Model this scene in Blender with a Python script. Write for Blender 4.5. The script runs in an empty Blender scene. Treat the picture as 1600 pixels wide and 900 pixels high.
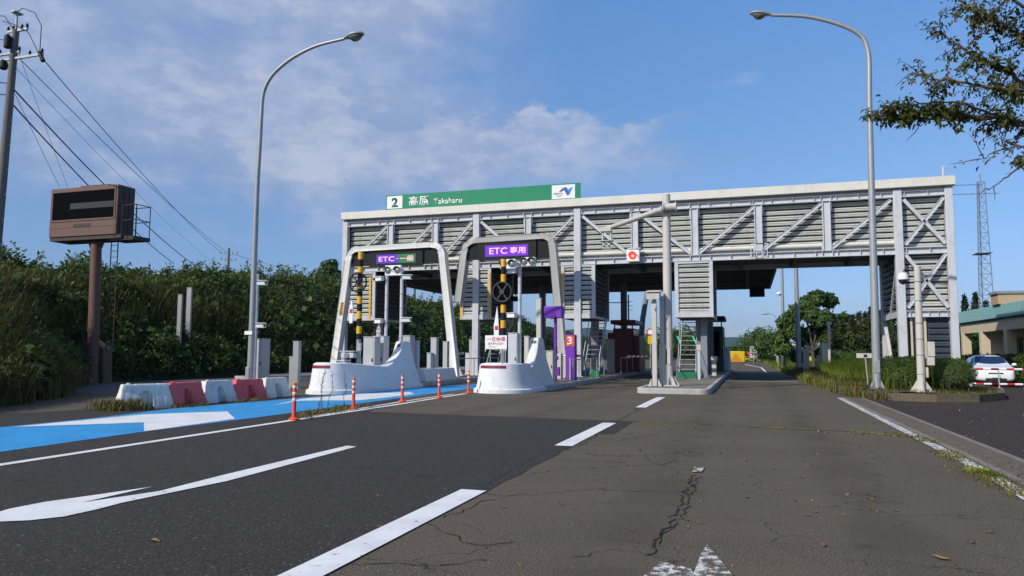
import bpy, bmesh, math, random
import numpy as np
from mathutils import Vector, Matrix, noise as mnoise
random.seed(7); rng = np.random.default_rng(11)
S = bpy.context.scene
COL = S.collection
R = math.radians

# ------------------------------------------------------------------ survey of the place
# X to the right across the road, Y along the road, Z up; the eye stands 1.5 m above the road.
F = 1150.; HC = 1.5; TH = math.atan(101 / F); PSI = math.atan(371 * math.cos(TH) / F); ROLL = R(0.25)
def ray(u, v):
    x, y = u - 800, -(v - 450)
    c, s = math.cos(ROLL), math.sin(ROLL)
    x, y = x * c - y * s, x * s + y * c
    fy = F * math.cos(TH) - y * math.sin(TH); fz = F * math.sin(TH) + y * math.cos(TH)
    return (x * math.cos(PSI) - fy * math.sin(PSI), x * math.sin(PSI) + fy * math.cos(PSI), fz)
def gp(u, v, h=0.):
    a, b, c = ray(u, v); t = (h - HC) / c
    return Vector((a * t, b * t, h))
def at(u, v, Y):
    a, b, c = ray(u, v); t = Y / b
    return Vector((a * t, Y, HC + c * t))
def atX(u, v, X):
    a, b, c = ray(u, v); t = X / a
    return Vector((X, b * t, HC + c * t))

# ------------------------------------------------------------------ materials
def new_mat(name):
    m = bpy.data.materials.new(name); m.use_nodes = True
    nt = m.node_tree; b = nt.nodes['Principled BSDF']
    return m, nt, b
def N(nt, t, **kw):
    n = nt.nodes.new(t)
    for k, v in kw.items():
        if k.startswith('i_'): n.inputs[k[2:].replace('_', ' ')].default_value = v
        else: setattr(n, k, v)
    return n
def L(nt, a, b): nt.links.new(a, b)
def objcoord(nt, scale=(1, 1, 1), gen='Object'):
    tc = N(nt, 'ShaderNodeTexCoord'); mp = N(nt, 'ShaderNodeMapping'); mp.inputs['Scale'].default_value = scale
    L(nt, tc.outputs[gen], mp.inputs['Vector']); return mp.outputs['Vector']
def mixc(nt, fac, a, b, mode='MIX'):
    n = N(nt, 'ShaderNodeMix', data_type='RGBA', blend_type=mode)
    if isinstance(fac, (int, float)): n.inputs['Factor'].default_value = fac
    else: L(nt, fac, n.inputs['Factor'])
    for k, x in (('A', a), ('B', b)):
        s = [i for i in n.inputs if i.name == k and i.type == 'RGBA'][0]
        if isinstance(x, (tuple, list)): s.default_value = (*x[:3], 1)
        else: L(nt, x, s)
    return [o for o in n.outputs if o.type == 'RGBA'][0]
def ramp(nt, fac, p0, p1):
    n = N(nt, 'ShaderNodeMapRange', interpolation_type='SMOOTHSTEP')
    n.inputs['From Min'].default_value = p0; n.inputs['From Max'].default_value = p1
    L(nt, fac, n.inputs['Value']); return n.outputs['Result']
def noise(nt, vec, scale, detail=4, rough=.6):
    n = N(nt, 'ShaderNodeTexNoise'); n.inputs['Scale'].default_value = scale
    n.inputs['Detail'].default_value = detail; n.inputs['Roughness'].default_value = rough
    if vec is not None: L(nt, vec, n.inputs['Vector'])
    return n.outputs['Fac']
def bump(nt, b, h, strength=.2, dist=.01):
    n = N(nt, 'ShaderNodeBump'); n.inputs['Strength'].default_value = strength; n.inputs['Distance'].default_value = dist
    L(nt, h, n.inputs['Height']); L(nt, n.outputs['Normal'], b.inputs['Normal'])

def surf(name, col, rough=.5, metal=0., dirt=.25, dcol=None, scale=1.5, streak=True, spec=.4, bmp=.05):
    """painted or bare surface with uneven dirt: broad blotches, rain streaks and fine grain"""
    m, nt, b = new_mat(name)
    dcol = dcol or tuple(c * .55 + .01 for c in col)
    v = objcoord(nt); v2 = objcoord(nt, (1, 1, .12))
    f = noise(nt, v, scale, 6, .65)
    f2 = noise(nt, v2, scale * 6, 4, .6)
    a = N(nt, 'ShaderNodeMath', operation='MULTIPLY'); L(nt, ramp(nt, f, .45, .75), a.inputs[0]); a.inputs[1].default_value = dirt
    c1 = mixc(nt, a.outputs[0], col, dcol)
    if streak:
        a2 = N(nt, 'ShaderNodeMath', operation='MULTIPLY'); L(nt, ramp(nt, f2, .52, .72), a2.inputs[0]); a2.inputs[1].default_value = dirt * .8
        c1 = mixc(nt, a2.outputs[0], c1, dcol)
    L(nt, c1, b.inputs['Base Color'])
    b.inputs['Roughness'].default_value = rough; b.inputs['Metallic'].default_value = metal
    b.inputs['Specular IOR Level'].default_value = spec
    if bmp: bump(nt, b, noise(nt, v, 40, 3), bmp, .01)
    return m

def asphalt(name, base, warm, speck, patches=.3, tracks=None, web=False):
    m, nt, b = new_mat(name)
    v = objcoord(nt)
    g = noise(nt, v, 72, 3, .75)
    vo = N(nt, 'ShaderNodeTexVoronoi'); vo.inputs['Scale'].default_value = 80; L(nt, v, vo.inputs['Vector'])
    big = noise(nt, v, .35, 5, .6); mid = noise(nt, v, 2.2, 5, .65)
    c = mixc(nt, ramp(nt, g, .38, .64), tuple(x * .22 for x in base), tuple(x * 1.78 for x in base))
    sp = ramp(nt, vo.outputs['Color'], .86, .97)
    sp2 = N(nt, 'ShaderNodeMath', operation='MULTIPLY'); L(nt, sp, sp2.inputs[0]); sp2.inputs[1].default_value = speck
    c = mixc(nt, sp2.outputs[0], c, (.34, .33, .31))
    p = N(nt, 'ShaderNodeMath', operation='MULTIPLY'); L(nt, ramp(nt, big, .35, .7), p.inputs[0]); p.inputs[1].default_value = patches
    c = mixc(nt, p.outputs[0], c, warm)
    p2 = N(nt, 'ShaderNodeMath', operation='MULTIPLY'); L(nt, ramp(nt, mid, .5, .75), p2.inputs[0]); p2.inputs[1].default_value = patches * .6
    c = mixc(nt, p2.outputs[0], c, tuple(x * .6 for x in base))
    if tracks:
        # tyre-polished wheel paths: bands along the road, broken up by noise
        sx = N(nt, 'ShaderNodeSeparateXYZ'); L(nt, v, sx.inputs[0])
        for xc in tracks:
            d = N(nt, 'ShaderNodeMath', operation='SUBTRACT'); L(nt, sx.outputs[0], d.inputs[0]); d.inputs[1].default_value = xc
            ab = N(nt, 'ShaderNodeMath', operation='ABSOLUTE'); L(nt, d.outputs[0], ab.inputs[0])
            r_ = ramp(nt, ab.outputs[0], .55, .1)
            k = N(nt, 'ShaderNodeMath', operation='MULTIPLY'); L(nt, r_, k.inputs[0]); L(nt, ramp(nt, noise(nt, v, .8, 3), .2, .7), k.inputs[1])
            k2 = N(nt, 'ShaderNodeMath', operation='MULTIPLY'); L(nt, k.outputs[0], k2.inputs[0]); k2.inputs[1].default_value = .6
            c = mixc(nt, k2.outputs[0], c, tuple(x * .62 for x in base))
    # oil drips and old tar spots
    sp_ = N(nt, 'ShaderNodeTexVoronoi'); sp_.inputs['Scale'].default_value = .9; L(nt, v, sp_.inputs['Vector'])
    d1 = N(nt, 'ShaderNodeMath', operation='ADD'); L(nt, sp_.outputs['Distance'], d1.inputs[0]); d2 = N(nt, 'ShaderNodeMath', operation='MULTIPLY'); L(nt, noise(nt, v, 9, 4), d2.inputs[0]); d2.inputs[1].default_value = .22; L(nt, d2.outputs[0], d1.inputs[1])
    d3 = N(nt, 'ShaderNodeMath', operation='MULTIPLY'); L(nt, ramp(nt, d1.outputs[0], .24, .17), d3.inputs[0]); d3.inputs[1].default_value = .5
    c = mixc(nt, d3.outputs[0], c, tuple(x * .45 for x in base))
    if web:
        # fine crazing: a broken net of hairline cracks
        wv = N(nt, 'ShaderNodeVectorMath', operation='ADD'); L(nt, v, wv.inputs[0]); nn = N(nt, 'ShaderNodeTexNoise'); nn.inputs['Scale'].default_value = 2.5; nn.inputs['Detail'].default_value = 5; L(nt, v, nn.inputs['Vector'])
        sc = N(nt, 'ShaderNodeVectorMath', operation='SCALE'); L(nt, nn.outputs['Color'], sc.inputs[0]); sc.inputs['Scale'].default_value = .55; L(nt, sc.outputs[0], wv.inputs[1])
        for s_, wd, th in ((.75, .007, .42), (1.9, .012, .56)):
            e = N(nt, 'ShaderNodeTexVoronoi', feature='DISTANCE_TO_EDGE'); e.inputs['Scale'].default_value = s_; L(nt, wv.outputs[0], e.inputs['Vector'])
            q = N(nt, 'ShaderNodeMath', operation='MULTIPLY'); L(nt, ramp(nt, e.outputs['Distance'], wd, wd * .35), q.inputs[0]); L(nt, ramp(nt, noise(nt, v, .55 + s_ * .2, 3), th, th + .12), q.inputs[1])
            q2 = N(nt, 'ShaderNodeMath', operation='MULTIPLY'); L(nt, q.outputs[0], q2.inputs[0]); q2.inputs[1].default_value = .8
            c = mixc(nt, q2.outputs[0], c, tuple(x * .22 for x in base))
    L(nt, c, b.inputs['Base Color'])
    b.inputs['Roughness'].default_value = .88; b.inputs['Specular IOR Level'].default_value = .25
    bump(nt, b, g, .55, .006)
    return m

def paint(name, col, under, wear, scale=9., fine=1.):
    """road paint worn through to the asphalt"""
    m, nt, b = new_mat(name)
    v = objcoord(nt)
    f = noise(nt, v, scale, 8, .72); g = noise(nt, v, 90, 2, .7)
    s = N(nt, 'ShaderNodeMath', operation='ADD'); L(nt, f, s.inputs[0])
    g2 = N(nt, 'ShaderNodeMath', operation='MULTIPLY'); L(nt, g, g2.inputs[0]); g2.inputs[1].default_value = .35 * fine; L(nt, g2.outputs[0], s.inputs[1])
    t = .5 + .175 * fine
    fac = ramp(nt, s.outputs[0], t + .22 - wear * .5, t + .27 - wear * .5)
    big = noise(nt, v, 1.2, 5)
    c = mixc(nt, ramp(nt, big, .4, .7), col, tuple(x * .82 for x in col))
    c = mixc(nt, fac, c, under)
    L(nt, c, b.inputs['Base Color']); b.inputs['Roughness'].default_value = .75; b.inputs['Specular IOR Level'].default_value = .25
    bump(nt, b, g, .35, .004)
    return m

def leafmat(name, cols, scale=.5, rough=.55, trans=.25):
    """leaf colours vary leaf by leaf and by patches of kind; light passes through a little"""
    m, nt, b = new_mat(name)
    g = N(nt, 'ShaderNodeNewGeometry')
    cr = N(nt, 'ShaderNodeValToRGB'); e = cr.color_ramp.elements
    while len(e) < len(cols): e.new(.5)
    for i, c in enumerate(cols): e[i].position = i / max(1, len(cols) - 1); e[i].color = (*c, 1)
    n = noise(nt, objcoord(nt), scale, 4)
    a = N(nt, 'ShaderNodeMath', operation='MULTIPLY'); L(nt, g.outputs['Random Per Island'], a.inputs[0]); a.inputs[1].default_value = .55
    a2 = N(nt, 'ShaderNodeMath', operation='MULTIPLY'); L(nt, ramp(nt, n, .3, .7), a2.inputs[0]); a2.inputs[1].default_value = .45
    s = N(nt, 'ShaderNodeMath', operation='ADD'); L(nt, a.outputs[0], s.inputs[0]); L(nt, a2.outputs[0], s.inputs[1])
    L(nt, s.outputs[0], cr.inputs['Fac']); L(nt, cr.outputs['Color'], b.inputs['Base Color'])
    b.inputs['Roughness'].default_value = rough; b.inputs['Specular IOR Level'].default_value = .3
    t = N(nt, 'ShaderNodeBsdfTranslucent'); L(nt, cr.outputs['Color'], t.inputs['Color'])
    mx = N(nt, 'ShaderNodeMixShader'); mx.inputs[0].default_value = trans
    L(nt, b.outputs[0], mx.inputs[1]); L(nt, t.outputs[0], mx.inputs[2])
    L(nt, mx.outputs[0], nt.nodes['Material Output'].inputs['Surface'])
    return m

def emis(name, col, strength, dots=0):
    m, nt, b = new_mat(name)
    b.inputs['Base Color'].default_value = (col[0] * .3, col[1] * .3, col[2] * .3, 1)
    b.inputs['Emission Color'].default_value = (*col, 1); b.inputs['Emission Strength'].default_value = strength
    b.inputs['Roughness'].default_value = .4
    if dots:
        v = objcoord(nt, (dots, dots, dots)); vo = N(nt, 'ShaderNodeTexVoronoi'); vo.inputs['Randomness'].default_value = 0; vo.inputs['Scale'].default_value = 1
        L(nt, v, vo.inputs['Vector'])
        L(nt, mixc(nt, ramp(nt, vo.outputs['Distance'], .35, .75), col, tuple(c * .45 for c in col)), b.inputs['Emission Color'])
    return m
def glass(name, col=(.02, .03, .04), rough=.08):
    m, nt, b = new_mat(name); b.inputs['Base Color'].default_value = (*col, 1)
    b.inputs['Roughness'].default_value = rough; b.inputs['Specular IOR Level'].default_value = .8
    return m

NEWA = (.0405, .035, .030); OLDA = (.102, .082, .058)
M = dict(
    new=asphalt('asphalt_new', NEWA, (.043, .039, .036), .75, .25),
    old=asphalt('asphalt_old', OLDA, (.135, .108, .074), .45, .5, tracks=(-1.0, 1.1, -6.9, -5.0, -12.9, -11.2), web=True),
    lot=asphalt('asphalt_lot', (.041, .031, .026), (.054, .040, .031), .3, .5),
    side=asphalt('asphalt_side', (.085, .082, .082), (.12, .115, .11), .3, .5),
    crack=surf('crack', (.016, .014, .012), .95, bmp=.3),
    white=paint('paint_white', (.72, .72, .71), NEWA, .19),
    whiteold=paint('paint_white_old', (.60, .60, .58), OLDA, .42),
    whiteworn=paint('paint_white_worn', (.68, .68, .66), OLDA, .56, 12.),
    blue=paint('paint_blue', (.035, .29, .60), NEWA, .24),
    conc=surf('concrete', (.42, .41, .39), .85, dirt=.6, dcol=(.2, .19, .17), scale=2, bmp=.25),
    concold=surf('concrete_old', (.125, .10, .065), .9, dirt=.8, dcol=(.045, .04, .022), scale=4, bmp=.5),
    slab=surf('island_slab', (.20, .18, .15), .9, dirt=.7, dcol=(.12, .105, .085), scale=1.2, bmp=.3),
    wallw=surf('white_concrete', (.70, .71, .72), .7, dirt=.34, dcol=(.42, .40, .36), scale=3.2, bmp=.25),
    steel=surf('steel_white', (.53, .54, .57), .45, dirt=.45, dcol=(.30, .28, .25), scale=1.6),
    steelg=surf('steel_grey', (.42, .43, .44), .5, dirt=.3, dcol=(.25, .24, .22)),
    galv=surf('galvanised', (.40, .41, .42), .42, metal=.5, dirt=.35, dcol=(.26, .26, .26), scale=5),
    beige=surf('beige_paint', (.52, .49, .44), .5, dirt=.25, dcol=(.34, .31, .27)),
    cream=surf('cream_fascia', (.66, .635, .56), .5, dirt=.5, dcol=(.5, .45, .34), scale=1),
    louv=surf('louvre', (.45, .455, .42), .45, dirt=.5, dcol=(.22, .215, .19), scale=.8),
    louvshade=surf('louvre_shaded', (.10, .105, .115), .5, dirt=.4, dcol=(.05, .05, .055)),  # dark copy of the louvre paint: shade put into the colour
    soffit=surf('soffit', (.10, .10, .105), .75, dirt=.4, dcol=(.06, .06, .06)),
    colg=surf('column_grey', (.22, .235, .26), .55, dirt=.3),
    archw=surf('arch_panel', (.68, .67, .63), .4, dirt=.35, dcol=(.45, .41, .34)),
    archg=surf('arch_panel_grey', (.40, .385, .355), .4, dirt=.35, dcol=(.33, .30, .26)),
    black=surf('black_board', (.010, .010, .012), .6, dirt=.1, bmp=0, spec=.2),
    blackp=surf('black_plastic', (.014, .014, .016), .6, dirt=.2, spec=.2),
    yellow=surf('yellow', (.75, .40, .02), .45, dirt=.25, dcol=(.45, .25, .03)),
    orange=surf('delineator', (.70, .085, .03), .5, dirt=.35, dcol=(.4, .08, .04), scale=6),
    reflw=surf('reflective_band', (.72, .70, .68), .35, dirt=.3, scale=8),
    redp=surf('red_plastic', (.80, .115, .12), .5, dirt=.4, dcol=(.35, .06, .06), scale=3),
    whitep=surf('white_plastic', (.74, .72, .66), .55, dirt=.5, dcol=(.40, .37, .30), scale=3),
    redrefl=surf('red_reflector', (.22, .03, .04), .3, dirt=.5, scale=6, dcol=(.12, .04, .04)),
    red=surf('red_paint', (.62, .02, .02), .4, dirt=.15),
    maroon=surf('maroon', (.16, .018, .02), .45, dirt=.3),
    greend=surf('green_dark', (.006, .06, .048), .4, dirt=.3),
    greens=surf('green_sign', (0., .215, .10), .4, dirt=.12, dcol=(.0, .14, .07)),
    greenb=surf('green_base', (.01, .17, .075), .5, dirt=.3),
    purple=surf('purple', (.17, .035, .40), .42, dirt=.2, dcol=(.11, .03, .24)),
    signw=surf('sign_white', (.78, .78, .77), .4, dirt=.12, dcol=(.6, .58, .54)),
    darkgreen_ink=surf('ink_green', (0, .10, .06), .5, dirt=0, bmp=0),
    ink=surf('ink', (.02, .02, .025), .5, dirt=0, bmp=0),
    inkblue=surf('ink_blue', (.01, .10, .38), .5, dirt=0, bmp=0),
    inkred=surf('ink_red', (.55, .05, .05), .5, dirt=.2, bmp=0),
    orangered=surf('orange_red', (.75, .07, .03), .5, dirt=0, bmp=0),
    whitei=surf('ink_white', (.82, .82, .80), .5, dirt=0, bmp=0),
    brown=surf('brown_steel', (.135, .070, .050), .55, dirt=.3, dcol=(.085, .048, .038), scale=1.2),
    brownd=surf('brown_dark', (.045, .028, .024), .55, dirt=.3),
    screen=surf('screen_black', (.003, .003, .004), .8, dirt=.05, bmp=0, spec=.03),
    screeng=surf('screen_strip', (.035, .038, .045), .6, dirt=.2, bmp=0, spec=.2),
    utilp=surf('pole_concrete', (.16, .145, .13), .85, dirt=.5, scale=2),
    wire=surf('wire', (.03, .03, .033), .6, dirt=0, bmp=0),
    lamp=surf('lamp_pole', (.33, .345, .35), .45, metal=.3, dirt=.35, dcol=(.22, .22, .21), scale=3),
    lens=glass('lamp_lens', (.10, .115, .10), .2),
    dark=glass('dark_glass', (.008, .010, .014), .06),
    carw=surf('car_white', (.78, .79, .81), .18, dirt=.05, spec=.6, bmp=0, streak=False),
    tyre=surf('tyre', (.018, .018, .018), .8),
    bark=surf('bark', (.10, .075, .055), .9, dirt=.6, dcol=(.045, .035, .025), scale=8, bmp=.6),
    barkg=surf('bark_grey', (.09, .08, .07), .9, dirt=.6, dcol=(.05, .042, .035), scale=8, bmp=.5),
    soil=surf('soil', (.075, .058, .038), .95, dirt=.7, dcol=(.05, .06, .02), scale=3, streak=False, bmp=.8),
    ground=surf('ground_grass', (.045, .062, .018), .95, dirt=.7, dcol=(.08, .075, .03), scale=.4, streak=False, bmp=.5),
    hillsoil=surf('hill_soil', (.018, .022, .008), .95, dirt=.5, scale=1, streak=False, bmp=.5),
    mount=surf('mountain', (.035, .06, .022), .95, dirt=.5, scale=.004, streak=False, bmp=0),
    teal=surf('teal_fascia', (.25, .46, .45), .6, dirt=.6, dcol=(.15, .30, .31), scale=1.0),
    render=surf('beige_render', (.56, .48, .34), .85, dirt=.3, dcol=(.36, .29, .19), scale=.8),
    chim=surf('chimney_render', (.42, .31, .19), .85, dirt=.3),
    lime=surf('lime_cover', (.45, .55, .05), .8, dirt=.3),
    yel2=surf('yellow_cover', (.62, .42, .01), .7, dirt=.3, dcol=(.40, .26, .01), scale=2),
    lattice=surf('lattice', (.20, .22, .26), .6, metal=.2, dirt=.2, bmp=0),
    led=emis('led_text', (1., .50, .60), 1.15), ledp=emis('led_purple', (.20, .02, .80), .75, 34), ledv=emis('led_violet', (.10, .02, .55), 1.0, 34), ledg=emis('led_green', (.005, .20, .06), 1.0, 34),
    ledred=emis('lamp_red', (1., .035, .03), 2.2, 0), ledredc=emis('lamp_red_core', (1., .22, .06), 4, 0),
    lampgreen=emis('arrow_green', (.02, .7, .3), .7),
    sigl=glass('signal_lens', (.20, .20, .19), .3),
    hillleaf=leafmat('leaf_hill', [(.017, .033, .005), (.038, .066, .009), (.07, .112, .014), (.13, .165, .022)], .35),
    bladeleaf=leafmat('leaf_blade', [(.04, .055, .012), (.08, .095, .02), (.14, .13, .035), (.24, .19, .07)], .5),
    grassleaf=leafmat('leaf_grass', [(.10, .15, .018), (.17, .24, .028), (.24, .30, .04), (.32, .30, .08)], .8, .55, .4),
    dryleaf=leafmat('leaf_dry', [(.10, .075, .025), (.17, .125, .045), (.12, .14, .03), (.22, .17, .07)], 1.),
    bushleaf=leafmat('leaf_bush', [(.02, .038, .006), (.04, .075, .01), (.07, .115, .014), (.12, .16, .022)], 1.2),
    treeleaf=leafmat('leaf_tree', [(.02, .042, .008), (.04, .080, .013), (.065, .12, .017), (.10, .16, .024)], .6),
    coniferleaf=leafmat('leaf_conifer', [(.008, .018, .007), (.013, .028, .010), (.02, .04, .013)], .5),
    cherryleaf=leafmat('leaf_cherry', [(.028, .055, .010), (.05, .08, .013), (.075, .09, .015), (.15, .09, .02), (.042, .075, .013)], 1.5, .5, .45),
    cycad=leafmat('leaf_cycad', [(.012, .025, .008), (.025, .045, .012)], 1),
    litter=leafmat('leaf_litter', [(.11, .05, .02), (.22, .115, .045), (.30, .20, .08), (.18, .08, .03)], 3, .7, .1),
)

# ------------------------------------------------------------------ mesh helpers
ORG = {}
class MB:
    def __init__(s): s.v = []; s.f = []; s.m = []; s.cur = 0
    def face(s, pts):
        n = len(s.v); s.v += [tuple(p) for p in pts]; s.f.append(tuple(range(n, n + len(pts)))); s.m.append(s.cur); return s
    def mesh(s, vs, fs):
        n = len(s.v); s.v += [tuple(p) for p in vs]
        for f in fs: s.f.append(tuple(i + n for i in f)); s.m.append(s.cur)
        return s
    def box(s, x0, x1, y0, y1, z0, z1):
        vs = [(x, y, z) for z in (z0, z1) for y in (y0, y1) for x in (x0, x1)]
        return s.mesh(vs, [(0, 2, 3, 1), (4, 5, 7, 6), (0, 1, 5, 4), (2, 6, 7, 3), (0, 4, 6, 2), (1, 3, 7, 5)])
    def cbox(s, c, d, rz=0):
        vs = []
        for z in (-.5, .5):
            for y in (-.5, .5):
                for x in (-.5, .5):
                    px, py = x * d[0], y * d[1]
                    vs.append((c[0] + px * math.cos(rz) - py * math.sin(rz), c[1] + px * math.sin(rz) + py * math.cos(rz), c[2] + z * d[2]))
        return s.mesh(vs, [(0, 2, 3, 1), (4, 5, 7, 6), (0, 1, 5, 4), (2, 6, 7, 3), (0, 4, 6, 2), (1, 3, 7, 5)])
    def beam(s, a, b, w, h, up=(0, 0, 1)):
        a, b = Vector(a), Vector(b); d = (b - a).normalized(); up = Vector(up)
        if abs(d.dot(up)) > .98: up = Vector((0, 1, 0))
        r = d.cross(up).normalized(); u = r.cross(d)
        vs = [p + r * x * w / 2 + u * y * h / 2 for p in (a, b) for x, y in ((-1, -1), (1, -1), (1, 1), (-1, 1))]
        return s.mesh(vs, [(0, 1, 2, 3), (7, 6, 5, 4), (0, 4, 5, 1), (1, 5, 6, 2), (2, 6, 7, 3), (3, 7, 4, 0)])
    def tube(s, pts, r, n=10, cap=True):
        pts = [Vector(p) for p in pts]; rr = r if isinstance(r, (list, tuple)) else [r] * len(pts)
        vs = []; prev = None
        for i, p in enumerate(pts):
            d = (pts[min(i + 1, len(pts) - 1)] - pts[max(i - 1, 0)]).normalized()
            a = prev if prev is not None else (Vector((0, 0, 1)) if abs(d.z) < .9 else Vector((1, 0, 0)))
            x = (a - d * a.dot(d)).normalized(); prev = x; y = d.cross(x)
            for k in range(n):
                t = 2 * math.pi * k / n; vs.append(p + (x * math.cos(t) + y * math.sin(t)) * rr[i])
        fs = [(i * n + k, i * n + (k + 1) % n, (i + 1) * n + (k + 1) % n, (i + 1) * n + k) for i in range(len(pts) - 1) for k in range(n)]
        if cap: fs += [tuple(reversed(range(n))), tuple(range((len(pts) - 1) * n, len(pts) * n))]
        return s.mesh(vs, fs)
    def prism(s, poly, vec):
        n = len(poly); vec = Vector(vec); vs = [Vector(p) for p in poly] + [Vector(p) + vec for p in poly]
        return s.mesh(vs, [tuple(range(n)), tuple(reversed(range(n, 2 * n)))] + [(i, i + n, (i + 1) % n + n, (i + 1) % n) for i in range(n)])
    def lathe(s, prof, c, n=16, ax='z', flip=1):
        vs = []
        for r_, h in prof:
            for k in range(n):
                t = 2 * math.pi * k / n; a, b = r_ * math.cos(t), r_ * math.sin(t)
                vs.append({'z': (c[0] + a, c[1] + b, c[2] + h), 'y': (c[0] + a, c[1] + h, c[2] + b), 'x': (c[0] + h, c[1] + a, c[2] + b)}[ax])
        m = len(prof)
        fs = [(i * n + k, i * n + (k + 1) % n, (i + 1) * n + (k + 1) % n, (i + 1) * n + k) for i in range(m - 1) for k in range(n)]
        fs += [tuple(reversed(range(n))), tuple(range((m - 1) * n, m * n))]
        return s.mesh(vs, fs)
    def build(s, name, mat, parent=None, bevel=0., local=False, sharp=40):
        me = bpy.data.meshes.new(name); o = bpy.data.objects.new(name, me); COL.objects.link(o)
        org = Vector(ORG.get(parent.name, (0, 0, 0))) if (parent and not local) else Vector((0, 0, 0))
        me.from_pydata([tuple(Vector(p) - org) for p in s.v], [], s.f)
        mats = list(mat) if isinstance(mat, (list, tuple)) else [mat]
        if s.m and max(s.m) >= len(mats): mats.append(M['soffit'])  # spare slot: dark soffit colour paints the shade in louvre gaps
        for q in mats: me.materials.append(q)
        me.polygons.foreach_set('material_index', s.m)
        me.validate()
        bm = bmesh.new(); bm.from_mesh(me); bmesh.ops.recalc_face_normals(bm, faces=bm.faces); bm.to_mesh(me); bm.free()
        me.polygons.foreach_set('use_smooth', [True] * len(me.polygons)); me.set_sharp_from_angle(angle=R(sharp))
        if bevel:
            b = o.modifiers.new('edge', 'BEVEL'); b.width = bevel; b.segments = 2; b.limit_method = 'ANGLE'; b.angle_limit = R(40)
        if parent: o.parent = parent; ORG[o.name] = tuple(org)
        return o
def tag(o, label=None, cat=None, group=None, kind=None):
    for k, x in (('label', label), ('category', cat), ('group', group), ('kind', kind)):
        if x: o[k] = x
    return o
def thing(name, label, cat, loc=(0, 0, 0), group=None):
    o = bpy.data.objects.new(name, None); COL.objects.link(o); o.location = loc; o.empty_display_size = .2
    ORG[o.name] = tuple(loc); return tag(o, label, cat, group)
def copy_tree(o, parent=None):
    c = o.copy(); COL.objects.link(c)
    if parent: c.parent = parent
    for ch in [x for x in bpy.data.objects if x.parent == o]: copy_tree(ch, c)
    return c
def struct(name, mb, mat, **k): return tag(mb.build(name, mat, **k), kind='structure')
def sheet(name, pts, z, mat):
    return struct(name, MB().face([(p[0], p[1], z) for p in pts]), mat)
def text(s, width, height, mat, parent, loc, name='lettering', bold=.0, depth=.004, squeeze=True, rz=0.):
    """letters standing upright, facing the approaching driver (towards -Y), centred on loc"""
    cu = bpy.data.curves.new('t', 'FONT'); cu.body = s; cu.size = 1; cu.offset = bold; cu.extrude = 0; cu.resolution_u = 3
    ob = bpy.data.objects.new('t', cu); COL.objects.link(ob); bpy.context.view_layer.update()
    me = bpy.data.meshes.new_from_object(ob.evaluated_get(bpy.context.evaluated_depsgraph_get()))
    bpy.data.objects.remove(ob); bpy.data.curves.remove(cu)
    co = np.array([v.co[:] for v in me.vertices]); mn, mx = co.min(0), co.max(0)
    sx, sy = width / (mx[0] - mn[0]), height / (mx[1] - mn[1])
    c = (mn + mx) / 2
    for v in me.vertices:
        x, y = (v.co.x - c[0]) * sx, (v.co.y - c[1]) * sy
        v.co = (x * math.cos(rz), x * math.sin(rz), y)
    bm = bmesh.new(); bm.from_mesh(me)
    r_ = bmesh.ops.extrude_face_region(bm, geom=bm.faces[:])
    bmesh.ops.translate(bm, verts=[g for g in r_['geom'] if isinstance(g, bmesh.types.BMVert)], vec=(math.sin(rz) * depth, -math.cos(rz) * depth, 0))
    bmesh.ops.recalc_face_normals(bm, faces=bm.faces); bm.to_mesh(me); bm.free()
    me.name = name; me.materials.clear(); me.materials.append(mat)
    o = bpy.data.objects.new(name, me); COL.objects.link(o)
    org = Vector(ORG.get(parent.name, (0, 0, 0)))
    o.location = Vector(loc) - org; o.parent = parent
    return o

def leaves(name, P_, D, size, mat, parent=None, aspect=.5, fold=.25, droop=0., up=.0, seed=1):
    """one mesh of folded leaves: P_ positions (n,3), D outward directions (n,3), size (n,)"""
    r = np.random.default_rng(seed); n = len(P_)
    D = D / (np.linalg.norm(D, axis=1, keepdims=True) + 1e-9)
    A = r.normal(size=(n, 3)); A[:, 2] += up; A -= droop * np.array([0, 0, 1.])
    A = A - (A * D).sum(1, keepdims=True) * D * .6
    A /= np.linalg.norm(A, axis=1, keepdims=True) + 1e-9
    B = np.cross(D, A); B /= np.linalg.norm(B, axis=1, keepdims=True) + 1e-9
    Nn = np.cross(A, B)
    s = size[:, None]; w = s * aspect * .5
    v = np.empty((n, 4, 3))
    v[:, 0] = P_; v[:, 1] = P_ + A * s * .5 + B * w + Nn * s * fold * .4; v[:, 2] = P_ + A * s - Nn * s * fold * .3; v[:, 3] = P_ + A * s * .5 - B * w + Nn * s * fold * .4
    org = np.array(ORG.get(parent.name, (0, 0, 0))) if parent else np.zeros(3)
    return rawmesh(name, (v - org).reshape(-1, 3), n, 4, mat, parent)
def rawmesh(name, v, nf, k, mat, parent=None):
    me = bpy.data.meshes.new(name); me.vertices.add(len(v)); me.vertices.foreach_set('co', np.ascontiguousarray(v, dtype=np.float32).ravel())
    me.loops.add(nf * k); me.loops.foreach_set('vertex_index', np.arange(nf * k, dtype=np.int32))
    me.polygons.add(nf); me.polygons.foreach_set('loop_start', np.arange(0, nf * k, k, dtype=np.int32))
    me.polygons.foreach_set('loop_total', np.full(nf, k, dtype=np.int32)) if False else None
    me.update(calc_edges=True); me.materials.append(mat)
    o = bpy.data.objects.new(name, me); COL.objects.link(o)
    if parent: o.parent = parent; ORG[o.name] = ORG.get(parent.name, (0, 0, 0))
    return o
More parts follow.
